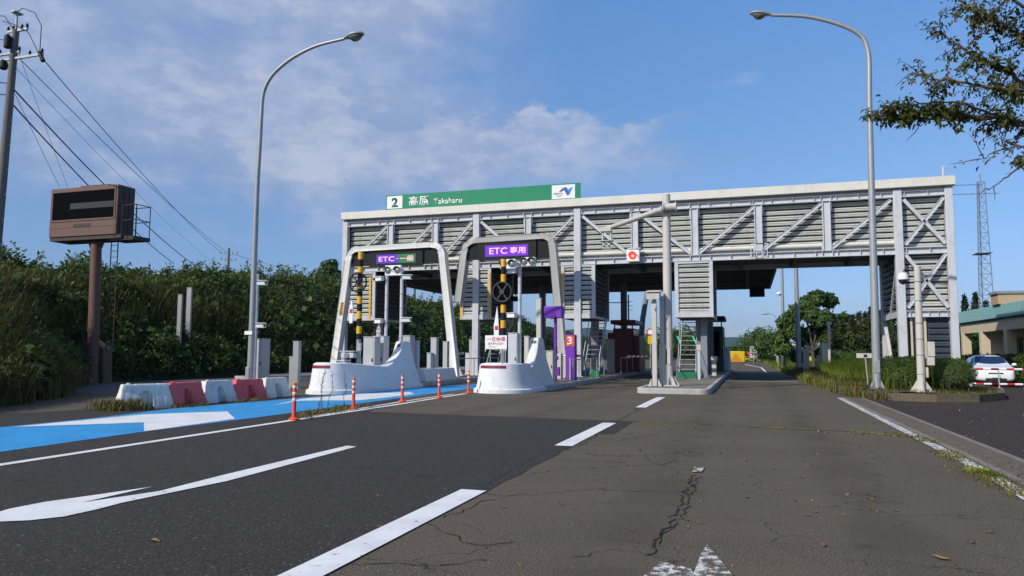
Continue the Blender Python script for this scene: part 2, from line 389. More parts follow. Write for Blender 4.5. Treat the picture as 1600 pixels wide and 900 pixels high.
def blades(name, base, h, mat, parent=None, width=.03, lean=.5, seed=1):
    """grass blades: each a bent three-quad strip that tapers to its tip, drawn as tapering quads"""
    r = np.random.default_rng(seed); n = len(base)
    a = r.uniform(0, 2 * math.pi, n); dx = np.stack([np.cos(a), np.sin(a), np.zeros(n)], 1); side = np.stack([-np.sin(a), np.cos(a), np.zeros(n)], 1)
    ln = r.uniform(.15, 1, n) * lean
    hh = h[:, None]; w = width * (.6 + .8 * r.random(n))[:, None]
    up = np.array([0, 0, 1.])
    pts = [base, base + up * hh * .45 + dx * hh * .12 * ln[:, None], base + up * hh * .8 + dx * hh * .42 * ln[:, None], base + up * hh * (1 - .25 * ln[:, None]) + dx * hh * .95 * ln[:, None]]
    ws = [.7, 1, .65, .08]
    q = []
    for i in range(3):
        q.append(np.stack([pts[i] - side * w * ws[i], pts[i] + side * w * ws[i], pts[i + 1] + side * w * ws[i + 1], pts[i + 1] - side * w * ws[i + 1]], 1))
    v = np.concatenate(q, 1)  # n,12,3
    org = np.array(ORG.get(parent.name, (0, 0, 0))) if parent else np.zeros(3)
    # weld the strip so that a blade counts as one island
    idx = [0, 1, 2, 3, 3, 2, 6, 7, 7, 6, 10, 11]
    vv = (v[:, [0, 1, 2, 3, 6, 7, 10, 11]] - org).reshape(-1, 3)
    mp = np.array([0, 1, 2, 3, 3, 2, 4, 5, 5, 4, 6, 7], dtype=np.int32)
    li = (np.arange(n, dtype=np.int32)[:, None] * 8 + mp[None]).ravel()
    me = bpy.data.meshes.new(name); me.vertices.add(len(vv)); me.vertices.foreach_set('co', np.ascontiguousarray(vv, dtype=np.float32).ravel())
    me.loops.add(len(li)); me.loops.foreach_set('vertex_index', li)
    me.polygons.add(n * 3); me.polygons.foreach_set('loop_start', np.arange(0, n * 12, 4, dtype=np.int32))
    me.update(calc_edges=True); me.materials.append(mat)
    o = bpy.data.objects.new(name, me); COL.objects.link(o)
    if parent: o.parent = parent; ORG[o.name] = ORG.get(parent.name, (0, 0, 0))
    return o
def in_poly(x, y, poly):
    c = np.zeros(len(x), bool); n = len(poly)
    for i in range(n):
        x1, y1 = poly[i][:2]; x2, y2 = poly[(i + 1) % n][:2]
        k = ((y1 > y) != (y2 > y)) & (x < (x2 - x1) * (y - y1) / ((y2 - y1) or 1e-9) + x1); c ^= k
    return c

# ================================================================== CAMERA, LIGHT, SKY
cam = bpy.data.cameras.new('camera'); co = bpy.data.objects.new('camera', cam); COL.objects.link(co)
cam.sensor_width = 36; cam.lens = F / 1600 * 36; cam.clip_end = 30000; cam.clip_start = .05
co.matrix_world = Matrix.Translation((0, 0, HC)) @ Matrix.Rotation(PSI, 4, 'Z') @ Matrix.Rotation(R(90) + TH, 4, 'X') @ Matrix.Rotation(ROLL, 4, 'Z')
S.camera = co
EL = R(35); SAZ = math.atan2(-.56, -.83)      # the sun stands behind the eye and to its left
sd = Vector((math.sin(SAZ) * math.cos(EL), math.cos(SAZ) * math.cos(EL), math.sin(EL)))
sun = bpy.data.lights.new('sun', 'SUN'); so = bpy.data.objects.new('sun', sun); COL.objects.link(so)
sun.energy = 4.1; sun.angle = R(.5); sun.color = (1., .94, .84)
so.rotation_euler = sd.to_track_quat('Z', 'Y').to_euler(); so.location = (-30, -40, 40)
W = bpy.data.worlds.new('World'); S.world = W; W.use_nodes = True
nt = W.node_tree; bg = nt.nodes['Background']
sky = N(nt, 'ShaderNodeTexSky', sky_type='NISHITA'); sky.sun_disc = False; sky.sun_elevation = EL; sky.sun_rotation = SAZ % (2 * math.pi)
sky.air_density = 1.0; sky.dust_density = .3; sky.ozone_density = 2.5; sky.altitude = 200
SKYS = .15
tc = N(nt, 'ShaderNodeTexCoord'); sx = N(nt, 'ShaderNodeSeparateXYZ'); L(nt, tc.outputs['Generated'], sx.inputs[0])
def mth(op, a, b=None, c=None):
    n = N(nt, 'ShaderNodeMath', operation=op)
    for i, x in enumerate((a, b, c)):
        if x is None: continue
        if isinstance(x, (int, float)): n.inputs[i].default_value = x
        else: L(nt, x, n.inputs[i])
    return n.outputs[0]
az = mth('ARCTAN2', sx.outputs[0], sx.outputs[1]); el = mth('ARCSINE', sx.outputs[2])
cv = N(nt, 'ShaderNodeCombineXYZ'); L(nt, mth('MULTIPLY', az, 5.0), cv.inputs[0]); L(nt, mth('MULTIPLY', el, 9.0), cv.inputs[1])
n1 = noise(nt, cv.outputs[0], 1.5, 7, .52)
cv2 = N(nt, 'ShaderNodeCombineXYZ'); L(nt, mth('ADD', mth('MULTIPLY', az, 2.6), mth('MULTIPLY', el, 1.3)), cv2.inputs[0]); L(nt, mth('MULTIPLY', el, 5.5), cv2.inputs[1]); cv2.inputs[2].default_value = 3.7
n2 = noise(nt, cv2.outputs[0], 1.3, 5, .5)
def lin(x, p0, p1): return ramp(nt, x, p0, p1)
# a heaped bank across the middle of the sky: flat towards its foot, billowing at its upper edge
n3 = noise(nt, cv.outputs[0], 5., 6, .6)
crest = mth('ADD', mth('ADD', mth('MULTIPLY', mth('SUBTRACT', n1, .5), .30), mth('MULTIPLY', mth('SUBTRACT', n3, .5), .09)), R(18.8))
bank = mth('MULTIPLY', lin(mth('SUBTRACT', crest, el), R(-.3), R(1.1)), lin(el, R(11.5), R(15.5)))
bank = mth('MULTIPLY', bank, mth('MULTIPLY', lin(az, R(-50), R(-30)), lin(mth('ADD', az, mth('MULTIPLY', mth('SUBTRACT', n1, .5), .35)), R(-2.5), R(-11))))
bank = mth('MULTIPLY', bank, mth('ADD', .30, mth('MULTIPLY', n3, .75)))
# a thin veil higher up, thick at the left and gone at the right
veil = mth('MULTIPLY', mth('ADD', .38, mth('MULTIPLY', lin(n2, .22, .58), .62)), mth('MULTIPLY', lin(az, R(-12), R(-27)), lin(el, R(9), R(20))))
veil = mth('MULTIPLY', veil, .92)
wisp = mth('MULTIPLY', lin(n1, .54, .66), mth('MULTIPLY', mth('MULTIPLY', lin(az, R(-4), R(0)), lin(az, R(8), R(4))), mth('MULTIPLY', lin(el, R(17.5), R(19.5)), lin(el, R(23), R(21)))))
low = mth('MULTIPLY', mth('MULTIPLY', lin(n1, .38, .60), .55), mth('MULTIPLY', lin(el, R(7), R(11)), mth('MULTIPLY', lin(el, R(17), R(13)), lin(az, R(-12), R(-25)))))
cl = mth('MINIMUM', mth('ADD', mth('ADD', bank, mth('MULTIPLY', veil, mth('SUBTRACT', 1, mth('MULTIPLY', bank, .6)))), mth('ADD', mth('MULTIPLY', wisp, .35), low)), .9)
lit = lin(mth('ADD', mth('MULTIPLY', n1, .6), mth('MULTIPLY', n3, .4)), .42, .62)
ccol = mixc(nt, lit, (.33 / SKYS, .41 / SKYS, .61 / SKYS), (.50 / SKYS, .55 / SKYS, .70 / SKYS))
# sky model tinted by elevation: less white above the horizon, bluer higher up
cr = N(nt, 'ShaderNodeValToRGB'); e_ = cr.color_ramp.elements
for q, c_ in ((0, (.40, .46, .70)), (.33, (.66, .76, .88)), (.6, (.74, 1., 1.22))):
    if q == 0: k_ = e_[0]
    elif q == .6: k_ = e_[-1]
    else: k_ = e_.new(q)
    k_.position = q; k_.color = (*c_, 1)
L(nt, mth('DIVIDE', el, R(45)), cr.inputs['Fac'])
skyc = mixc(nt, 1., sky.outputs[0], cr.outputs['Color'], 'MULTIPLY')
L(nt, mixc(nt, cl, skyc, ccol), bg.inputs['Color']); bg.inputs['Strength'].default_value = SKYS
S.view_settings.view_transform = 'Standard'; S.view_settings.look = 'None'; S.view_settings.gamma = 1; S.view_settings.exposure = .06
S.cycles.max_bounces = 6; S.cycles.transparent_max_bounces = 8; S.cycles.volume_bounces = 0

# ================================================================== GROUND, ROADS, MARKINGS
def grid_sheet(name, x0, x1, y0, y1, z, mat): return sheet(name, [(x0, y0), (x1, y0), (x1, y1), (x0, y1)], z, mat)
grid_sheet('ground', -6000, 6000, -120, 9000, -.012, M['ground'])
XR = 2.95                                   # right-hand edge of the carriageway
sheet('road', [(-22, -8), (XR + .1, -8), (XR + .1, 60), (2.4, 96), (2.4, 175), (-26, 175), (-24, 60), (-22, 42)], 0, M['old'])
sheet('side_road', [(-31, -8), (-22.02, -8), (-22.02, 42), (-24.2, 60), (-29, 60), (-28.5, 30)], .0, M['side'])
sheet('parking_lot', [(XR + .75, -8), (60, -8), (60, 62), (XR + .75, 62)], .0, M['lot'])
# the newer, darker asphalt laid in the two left lanes, its right edge broken where the old surface crumbles
e = [(-2.78, -8)]; y = -6.
while y < 13.6: e.append((-2.74 + random.uniform(-.035, .035), y)); y += .35
e += [(-2.72, 13.7), (-2.42, 13.75), (-2.45, 16.45)]
sheet('road_patch', e + [(-8.5, 16.7), (-9.2, 16.75), (-11, 22.9), (-14.2, 23), (-16.5, 14), (-20, 6), (-22, -8)], .004, M['new'])
def strip(name, x0, x1, y0, y1, mat, z=.012): return sheet(name, [(x0, y0), (x1, y0), (x1, y1), (x0, y1)], z, mat)
for y0, y1 in ((-4.4, -.6), (3.2, 7.65), (11.7, 15.85), (20.6, 25.65)): strip('lane_line', -3.03, -2.74, y0, y1, M['white'])
pts = [(-9.34, 0), (-9.36, 7.3), (-9.52, 14), (-9.60, 19), (-9.86, 25.2)]
sheet('edge_line', [(x - .09, y) for x, y in pts] + [(x + .09, y) for x, y in reversed(pts)], .012, M['white'])
sheet('edge_line', [(-9.70, 14.6), (-9.56, 14.6), (-9.94, 20), (-10.10, 24.8), (-10.22, 24.8), (-10.08, 20)], .012, M['white'])
pts = [(2.62, -3), (2.68, 9.1), (2.78, 11.13), (2.84, 27.6)]
sheet('edge_line', [(x - .02, y) for x, y in pts] + [(x + .15, y) for x, y in reversed(pts)], .012, M['whiteold'])
strip('stop_line', -1.3, 2.5, 42.1, 42.6, M['whiteold'])
def pxsheet(name, px, z, mat): return sheet(name, [gp(u, v) for u, v in px], z, mat)
pxsheet('arrow_marking', [(557, 699), (542, 697.5), (355, 742), (249, 769), (128, 787), (238, 762), (142, 776), (70, 786), (14, 797), (-12, 805), (-25, 812), (0, 817), (46, 815), (100, 809), (150, 798), (192, 787), (355, 753)], .0125, M['white'])
# blue lane with its white arrow, leading to the middle gate
sheet('blue_lane', [(-13.96, 9.0), (-13.9, 12.8), (-14.35, 15.8), (-13.9, 21), (-13.3, 29), (-12.4, 33), (-11.0, 33), (-10.95, 25), (-10.7, 14.2), (-10.75, 11), (-10.3, 4.2), (-13.9, 4.2)], .008, M['blue'])
pxsheet('arrow_marking', [(20, 668), (225, 648), (355, 643.5), (367, 655), (225, 675), (225, 661)], .0125, M['white'])
sheet('arrow_marking', [gp(u, v) for u, v in [(425, 634), (470, 624), (560, 616), (640, 613), (648, 616), (600, 622), (560, 626), (470, 626.5)]], .0125, M['white'])
# worn straight arrow in the near right lane
pxsheet('worn_arrow', [(1105, 853), (1126, 878), (1143, 900), (1150, 912), (1070, 914), (1083, 900), (1096, 866)], .0125, M['whiteworn'])
pxsheet('worn_arrow', [(1030, 880), (1056, 884), (1080, 892), (1084, 899), (1064, 916), (985, 918), (1012, 898)], .0125, M['whiteworn'])
sheet('worn_arrow', [(-.72, 9.7), (-.60, 9.75), (-.59, 10.15), (-.72, 10.1)], .0125, M['whiteworn'])
# drainage channel beside the right edge line: a shallow trough under long steel bars
struct('drain_kerb', MB().box(3.00, 3.12, -6, 28, -.02, .006), M['slab'])
struct('drain_kerb', MB().box(3.62, XR + .77, -6, 28, -.02, .006), M['slab'])
st = MB(); st.box(3.12, 3.62, -6, 28, -.010, -.006)
struct('drain_bed', st, M['crack'])
st = MB()
for i in range(6): st.box(3.135 + i * .083, 3.185 + i * .083, -6, 28, -.006, .010)
struct('drain_grating', st, surf('grating_rust', (.13, .095, .075), .75, dirt=.7, dcol=(.22, .19, .16), scale=5))

def crack(px, w=.012, jit=.05, seed=0):
    r = random.Random(seed); pts = [gp(*p) for p in px]; out = []
    for a, b in zip(pts[:-1], pts[1:]):
        n = max(2, int((b - a).length / .09))
        for i in range(n): out.append(a.lerp(b, i / n) + Vector((r.gauss(0, jit), r.gauss(0, jit), 0)) * .5)
    out.append(pts[-1]); lft, rgt = [], []
    m = MB()
    for i, p in enumerate(out):
        d = (out[min(i + 1, len(out) - 1)] - out[max(i - 1, 0)]); nn = Vector((-d.y, d.x, 0)).normalized(); ww = w * r.uniform(.25, 1.5)
        lft.append(p + nn * ww); rgt.append(p - nn * ww)
    for i in range(len(out) - 1):
        m.face([(q.x, q.y, .0055) for q in (lft[i], rgt[i], rgt[i + 1], lft[i + 1])])
    return struct('road_crack', m, M['crack'])
for i, (px, w) in enumerate([
    ([(1085, 742), (1072, 765), (1062, 790), (1050, 812), (1035, 835), (1010, 868)], .013),
    ([(1093, 745), (1078, 775), (1068, 800), (1048, 828), (1030, 850)], .008),
    ([(740, 768), (790, 775), (860, 771), (930, 765), (1010, 768), (1100, 771)], .006),
    ([(690, 810), (760, 783), (800, 775)], .006), ([(660, 815), (735, 852), (800, 848)], .006),
    ([(540, 880), (600, 878), (680, 886), (760, 876)], .007), ([(830, 740), (900, 733), (960, 729), (1030, 726), (1060, 720)], .008),
    ([(885, 703), (935, 712), (1010, 713), (1085, 705)], .008), ([(960, 690), (1010, 681), (1060, 668)], .008),
    ([(745, 768), (800, 735), (850, 708), (905, 697), (965, 658), (1030, 623)], .014), ([(990, 640), (1010, 632)], .02),
    ([(900, 872), (960, 858), (1010, 868), (1060, 878)], .006), ([(1000, 700), (1010, 720), (1060, 735)], .006)]):
    crack(px, w * .85, .05, i)
crack([(975, 658), (1060, 662), (1180, 668), (1320, 674), (1430, 683)], .022, .02, 50)
# low mossy weeds in the transverse joint and along the edges
def tufts(name, line, n, h, spread, mat, width=.012, lean=.8, seed=3):
    r = np.random.default_rng(seed); line = np.array([[p[0], p[1], 0] for p in line], float)
    seg = np.linalg.norm(np.diff(line, axis=0), axis=1); cum = np.concatenate([[0], np.cumsum(seg)])
    t = r.random(n) * cum[-1]; t = t[(np.sin(t * 2.7) + np.sin(t * 1.1 + 2) > -.6)]; n = len(t)
    p = np.stack([np.interp(t, cum, line[:, k]) for k in range(3)], 1); p[:, :2] += r.normal(size=(n, 2)) * spread
    return tag(blades(name, p, h * r.uniform(.4, 1.2, n), mat, None, width, lean, seed), kind='stuff')
tufts('joint_weeds', [gp(1000, 660), gp(1180, 668), gp(1330, 674), gp(1430, 683)], 2200, .022, .018, M['grassleaf'], .006)
tufts('joint_weeds', [gp(1400, 680), gp(1440, 686), gp(1530, 742), gp(1600, 778)], 1800, .05, .10, M['dryleaf'], .008, seed=5)
tufts('edge_weeds', [(2.9, 56), (2.92, 47), (2.98, 40), (3.2, 31.6), (3.6, 28.6), (4.3, 26.9)], 3600, .34, .13, M['dryleaf'], .010, seed=12)
tufts('edge_weeds', [(2.95, 50), (3.0, 40), (3.25, 31.6)], 1400, .45, .16, M['grassleaf'], .010, seed=13)
tufts('joint_weeds', [gp(1520, 735), gp(1560, 748)], 500, .06, .05, M['grassleaf'], .008, seed=6)
tufts('edge_weeds', [(-9.9, 15.5), (-9.95, 17.2), (-10.1, 18.4)], 900, .10, .18, M['dryleaf'], .008, seed=7)
tufts('edge_weeds', [gp(470, 655), gp(500, 645), gp(550, 638)], 500, .16, .12, M['dryleaf'], .008, seed=8)
tufts('edge_weeds', [gp(160, 640), gp(190, 642), gp(270, 636)], 1600, .30, .16, M['dryleaf'], .009, seed=9)
tufts('edge_weeds', [gp(270, 638), gp(420, 625)], 700, .12, .14, M['dryleaf'], .008, seed=10)
# tall thin weeds before the left nose wall
for i, (u, v) in enumerate([(497, 640), (512, 640), (505, 642), (535, 640)]):
    p = gp(u, v); m = MB(); q = [p]
    for k in range(6): q.append(q[-1] + Vector((random.uniform(-.05, .07), random.uniform(-.05, .05), .17)))
    m.tube(q, [.008, .007, .006, .006, .005, .004, .002], 5)
    o = thing('weed_stalk', ['thin dry weed stalk nearest the left end of the nose wall', 'tall bare weed stalk second from the left before nose wall', 'thin weed stalk between two taller ones by the blue lane', 'green bent weed stalk rightmost before the left nose wall'][i], 'weed', tuple(p), 'weeds beside the blue lane')
    m.build('stem', M['dryleaf'], o)
    n = 46; t = rng.random(n); q_ = np.array([list(x) for x in q]); P_ = np.stack([np.interp(t * 6, np.arange(7), q_[:, k]) for k in range(3)], 1)
    leaves('foliage', P_, rng.normal(size=(n, 3)), rng.uniform(.03, .08, n), M['dryleaf'], o, .3, seed=i)
# cast-off leaves on the road
def leaf_thing(p, s, rz, lab):
    m = MB(); n = 7; vs = []
    for i in range(n):
        t = i / (n - 1); w = math.sin(t * math.pi) ** .8 * .24; x = t - .5; z = .12 * math.sin(t * 5 + rz) + .10 + .08 * t
        vs.append((x, z, w))
    c, s_ = math.cos(rz), math.sin(rz)
    def T(x, y, z): return (p.x + (x * c - y * s_) * s, p.y + (x * s_ + y * c) * s, .006 + z * s * .5)
    for (x0, z0, w0), (x1, z1, w1) in zip(vs[:-1], vs[1:]):
        m.face([T(x0, 0, z0), T(x0, w0, z0 + w0 * .5), T(x1, w1, z1 + w1 * .5), T(x1, 0, z1)])
        m.face([T(x0, 0, z0), T(x1, 0, z1), T(x1, -w1, z1 + w1 * .6), T(x0, -w0, z0 + w0 * .6)])
    o = m.build('fallen_leaf', M['litter']); return tag(o, lab, 'leaf', 'fallen leaves on the road')
for i, (u, v, s, lab) in enumerate([(241, 847, .11, 'single brown leaf on the dark asphalt below the painted arrow'), (305, 843, .04, 'tiny brown leaf right of the leaf below the arrow'), (1470, 874, .13, 'largest curled brown leaf near the lower right of the road'),
    (1520, 850, .07, 'pale dry leaf above the largest curled leaf'), (1073, 825, .07, 'brown leaf beside the long road crack'), (593, 824, .06, 'small leaf lying on the near white lane line'), (1275, 801, .06, 'brown leaf left of a second one in mid right lane'), (1318, 806, .06, 'brown leaf in mid right lane with another close on its left')]):
    leaf_thing(gp(u, v), s, i * 1.3, lab)
r = np.random.default_rng(4)
def litter(name, pts, s0, s1, seed):
    n = len(pts); P_ = np.array([[p[0], p[1], .008] for p in pts]); rr = np.random.default_rng(seed)
    D = rr.normal(size=(n, 3)) * .25; D[:, 2] = 1
    return tag(leaves(name, P_, D, rr.uniform(s0, s1, n), M['litter'], None, .5, .5, seed=seed), kind='stuff')
lp = []
for i in range(150):
    x = 2.7 - abs(r.normal()) * 2.2; y = r.uniform(5, 22); lp.append((x, y))
for i in range(420):
    y = r.uniform(4, 12) if i % 3 else r.uniform(4, 27); lp.append((2.98 + abs(r.normal()) * .28, y))
for i in range(200): lp.append((r.uniform(3.7, 9), r.uniform(12, 28)))
for i in range(90):
    y = 15.4 + r.normal() * .12; lp.append((r.uniform(1.2, 2.9), y))
for i in range(60): lp.append((r.uniform(-2.5, 2.5), r.uniform(8, 20)))
litter('leaf_litter', lp, .04, .085, 2)

# ------------------------------------------------------------------ traffic islands with kerbs
def island(xl, xr, y0, y1, h=.2):
    n = 10; r_ = (xr - xl) / 2; c = (xl + xr) / 2; rr = r_ * .35
    out = [(xl, y1)] + [(xl, y0 + rr)] + [(xl + rr - rr * math.cos(t), y0 + rr - rr * math.sin(t)) for t in [k / n * math.pi / 2 for k in range(1, n + 1)]]
    out += [(xr - rr + rr * math.sin(t), y0 + rr - rr * math.cos(t)) for t in [k / n * math.pi / 2 for k in range(0, n + 1)]] + [(xr, y1)]
    m = MB(); w = .17
    ins = [(xl + w, y1)] + [(c + (x - c) * (r_ - w) / r_, max(y, y0 + w) if y < y0 + rr else y) for x, y in out[1:-1]] + [(xr - w, y1)]
    ins = [(min(max(x, xl + w), xr - w), y) for x, y in ins]
    for a, b, i0, i1 in zip(out[:-1], out[1:], ins[:-1], ins[1:]):
        m.face([(*a, -.01), (*b, -.01), (*b, h - .03), (*a, h - .03)])
        m.face([(*a, h - .03), (*b, h - .03), ((b[0] * .88 + i1[0] * .12), (b[1] * .88 + i1[1] * .12), h), ((a[0] * .88 + i0[0] * .12), (a[1] * .88 + i0[1] * .12), h)])
        m.face([((a[0] * .88 + i0[0] * .12), (a[1] * .88 + i0[1] * .12), h), ((b[0] * .88 + i1[0] * .12), (b[1] * .88 + i1[1] * .12), h), (*i1, h), (*i0, h)])
    # thin dark joints between kerb stones
    struct('island_kerb', m, M['conc'])
    struct('island_paving', MB().face([(*p, h - .012) for p in ins]), M['slab'])
    j = MB(); y = y0 + 1.
    while y < y1: j.box(xr - .002, xr + .003, y - .006, y + .006, 0, h - .03); y += 1.2
    struct('kerb_joint', j, M['crack'])
island(-16.4, -13.6, 26.0, 66); island(-10.1, -7.55, 28.6, 66); island(-4.1, -1.4, 28.0, 68); island(-27.4, -21.4, 34, 66, .15)
strip('stop_line', -7.3, -4.3, 42.1, 42.5, M['whiteold'])

# ------------------------------------------------------------------ planted island on the right
kp = [(3.05, 58), (2.95, 47.8), (3.05, 40), (3.3, 31.5), (3.75, 28.3), (4.5, 26.7), (5.6, 26.35), (6.9, 26.9), (8.1, 28.6), (8.9, 31.5), (9.3, 36), (9.4, 44), (9.4, 58)]
m = MB(); kh = .26
for (a, b) in zip(kp[:-1], kp[1:]):
    nrm = Vector((b[1] - a[1], -(b[0] - a[0]), 0)).normalized(); ia = Vector((*a, 0)) - nrm * -.2; ib = Vector((*b, 0)) - nrm * -.2
    c_ = Vector((6.2, 42, 0)); 
    if (ia - c_).length > (Vector((*a, 0)) - c_).length: ia = Vector((*a, 0)) - nrm * .2; ib = Vector((*b, 0)) - nrm * .2
    k = int(max(1, (Vector(b) - Vector(a)).length / .8))
    for i in range(k):
        t0, t1 = i / k + .008, (i + 1) / k - .008
        f = lambda p, q, t: (p[0] + (q[0] - p[0]) * t, p[1] + (q[1] - p[1]) * t)
        q = [f(a, b, t0), f(a, b, t1), f(ia, ib, t1), f(ia, ib, t0)]
        m.prism([(*p, -.02) for p in q], (0, 0, kh + random.uniform(-.01, .01)))
struct('planter_kerb', m, M['concold'])
# raised soil inside
m = MB(); nx, ny = 26, 70; vs = []
def soilz(x, y): return .22 + .12 * mnoise.noise(Vector((x * .5, y * .4, 1))) + .07 * mnoise.noise(Vector((x * 2, y * 2, 3)))
for j in range(ny + 1):
    y = 26.4 + (58 - 26.4) * j / ny
    for i in range(nx + 1):
        x = 3 + 6.4 * i / nx; vs.append((x, y, soilz(x, y)))
ok = in_poly(np.array([v[0] for v in vs]), np.array([v[1] for v in vs]), kp)
fs = [(a, a + 1, a + nx + 2, a + nx + 1) for j in range(ny) for i in range(nx) for a in [j * (nx + 1) + i] if all(ok[q] for q in (a, a + 1, a + nx + 2, a + nx + 1))]
m.mesh(vs, fs); struct('planter_soil', m, M['soil'])
def scatter(poly, n, seed, dens=None):
    r = np.random.default_rng(seed); P = np.array([p[:2] for p in poly]); mn, mx = P.min(0), P.max(0); out = np.empty((0, 2))
    while len(out) < n:
        q = r.uniform(mn, mx, (n * 2, 2)); q = q[in_poly(q[:, 0], q[:, 1], poly)]
        if dens is not None: q = q[r.random(len(q)) < dens(q)]
        out = np.concatenate([out, q])
    return out[:n]
def nz(q, s, o): return np.array([mnoise.noise(Vector((x * s, y * s, o))) for x, y in q])
def grass(name, poly, n, h, mat, width, lean, seed, z0=.2, dens=None, hs=.6):
    q = scatter(poly, n, seed, dens); b = np.concatenate([q, np.full((n, 1), z0)], 1)
    hh = h * (1 + hs * nz(q, .9, seed)) * np.random.default_rng(seed).uniform(.5, 1.15, n)
    return tag(blades(name, b, hh, mat, None, width, lean, seed), kind='stuff')
grass('tall_grass', [(3.5, 33), (5.6, 31), (6.3, 36), (6.6, 52), (4.4, 52), (3.8, 44)], 8000, 1.0, M['grassleaf'], .010, .95, 21, dens=lambda q: np.clip((nz(q, .8, 4) + .45) * 1.3, 0, 1))
grass('verge_grass', [(3.0, 58), (3.0, 40), (3.3, 31.6), (3.9, 29.3), (4.6, 31), (5.0, 40), (5.2, 58)], 8000, .42, M['dryleaf'], .012, .8, 22)
grass('verge_grass', [(3.4, 31), (4, 28.2), (4.7, 27), (5.6, 26.6), (6.9, 27.2), (8, 28.8), (8.6, 32), (5, 33)], 5200, .20, M['dryleaf'], .010, .9, 23)
grass('tall_grass', [(4.2, 28.8), (5.0, 28.6), (5.4, 31.5), (4.3, 32.5)], 420, 1.0, M['grassleaf'], .006, .8, 24)
grass('verge_grass', [(2.5, 58), (2.3, 96), (2.3, 170), (9, 170), (9, 58)], 9000, .55, M['grassleaf'], .03, .7, 25, 0)
grass('verge_grass', [(2.6, 56), (2.35, 96), (2.6, 97), (3.3, 56)], 1800, .3, M['dryleaf'], .02, .8, 26, 0)

# ------------------------------------------------------------------ left hillside
CY = [(-60, 1.5), (8, 1.5), (15, 3.0), (22, 4.8), (29, 5.6), (37, 5.9), (50, 7.0), (62, 7.9), (79, 7.4), (88, 7.0), (110, 7.6), (160, 7), (200, 5)]
def crest(y): return float(np.interp(y, [a for a, b in CY], [b for a, b in CY]))
def foot(y): return float(np.interp(y, [-30, 0, 12, 16, 20, 24, 27, 40, 60, 100], [-14, -15.6, -18, -19.9, -22.9, -27.0, -29.4, -28.2, -29.6, -31.6])) + .5 * mnoise.noise(Vector((y * .25, 7, 0)))
def hillz(x, y):
    t = (foot(y) - x) / 9.6; H = crest(y)
    if t <= 0: return 0.
    s = min(1, t); z = H * (1 - (1 - s) ** 1.7)
    return z + (.45 * mnoise.noise(Vector((x * .4, y * .4, 0))) + .25 * mnoise.noise(Vector((x * 1.1, y * 1.1, 5)))) * min(1, t * 4)
m = MB(); vs = []; ny, nx = 130, 26
ys = [-30 + 230 * j / ny for j in range(ny + 1)]
xo = [-.4, 0, .3, .7, 1.2, 1.8, 2.4, 3, 3.6, 4.2, 4.8, 5.4, 6, 6.6, 7.2, 7.8, 8.4, 9, 9.6, 10.4, 12, 15, 20, 28, 40, 60, 90]
for y in ys:
    for d in xo: x = foot(y) - d; vs.append((x, y, hillz(x, y) - .05))
m.mesh(vs, [(a, a + 1, a + nx + 2, a + nx + 1) for j in range(ny) for i in range(nx) for a in [j * (nx + 1) + i]])
struct('hillside', m, M['hillsoil'])
def hill_leaves(name, n, y0, y1, d0, d1, size, out, mat, seed, asp=.5, clump=True, tmul=1.):
    r = np.random.default_rng(seed); y = r.uniform(y0, y1, n); d = r.uniform(d0, d1, n) ** 1.0
    P_ = np.empty((n, 3)); k = 0; keep = []
    for i in range(n):
        x = foot(y[i]) - d[i]; z = hillz(x, y[i])
        c = mnoise.noise(Vector((x * .55, y[i] * .55, z * .55 + seed)))
        c2 = mnoise.noise(Vector((x * 1.6, y[i] * 1.6, z * 1.6)))
        if clump and c2 < -.32: continue
        h = max(.02, (out * (.45 + 1.1 * c + .7 * c2)) * r.random() ** .5)
        P_[k] = (x + h * .55, y[i] - h * .15, z + h * .85); k += 1
    P_ = P_[:k]; D = np.tile([.5, -.35, .8], (k, 1)) + r.normal(size=(k, 3)) * .55
    return tag(leaves(name, P_, D, r.uniform(.55, 1.3, k) * size, mat, None, asp, .3, .25, seed=seed), kind='stuff')
hill_leaves('undergrowth', 85000, 13, 66, .2, 10.6, .26, 1.0, M['hillleaf'], 31, .55)
hill_leaves('undergrowth', 26000, 66, 130, .2, 11, .42, 1.3, M['hillleaf'], 32, .6)
hill_leaves('undergrowth', 26000, 14, 100, 7.6, 10.8, .28, 1.5, leafmat('leaf_crest', [(.03, .055, .01), (.06, .10, .015), (.11, .15, .02), (.16, .19, .03)], .5), 33, .45)
hill_leaves('undergrowth', 12000, 16, 60, .3, 8, .36, 1.0, M['bladeleaf'], 34, .14)
# sprays that stick out of the crest
m_ = []; 
for i in range(95):
    y = random.uniform(16, 110); d = random.uniform(8.2, 10.2); x = foot(y) - d; z = hillz(x, y) + .3; h = random.uniform(.3, 1.1) * (1 + y / 120)
    t = np.random.default_rng(i).random((34, 1)); m_.append(np.array([[x, y, z]]) + t * np.array([[random.uniform(-.3, .5), random.uniform(-.5, .3), h]]) + np.random.default_rng(i + 500).normal(size=(34, 3)) * .12 * (1.15 - t) * h)
P_ = np.concatenate(m_); tag(leaves('undergrowth', P_, np.random.default_rng(5).normal(size=P_.shape) + [0, -.3, .6], np.random.default_rng(6).uniform(.12, .34, len(P_)), M['hillleaf'], None, .45, seed=35), kind='stuff')
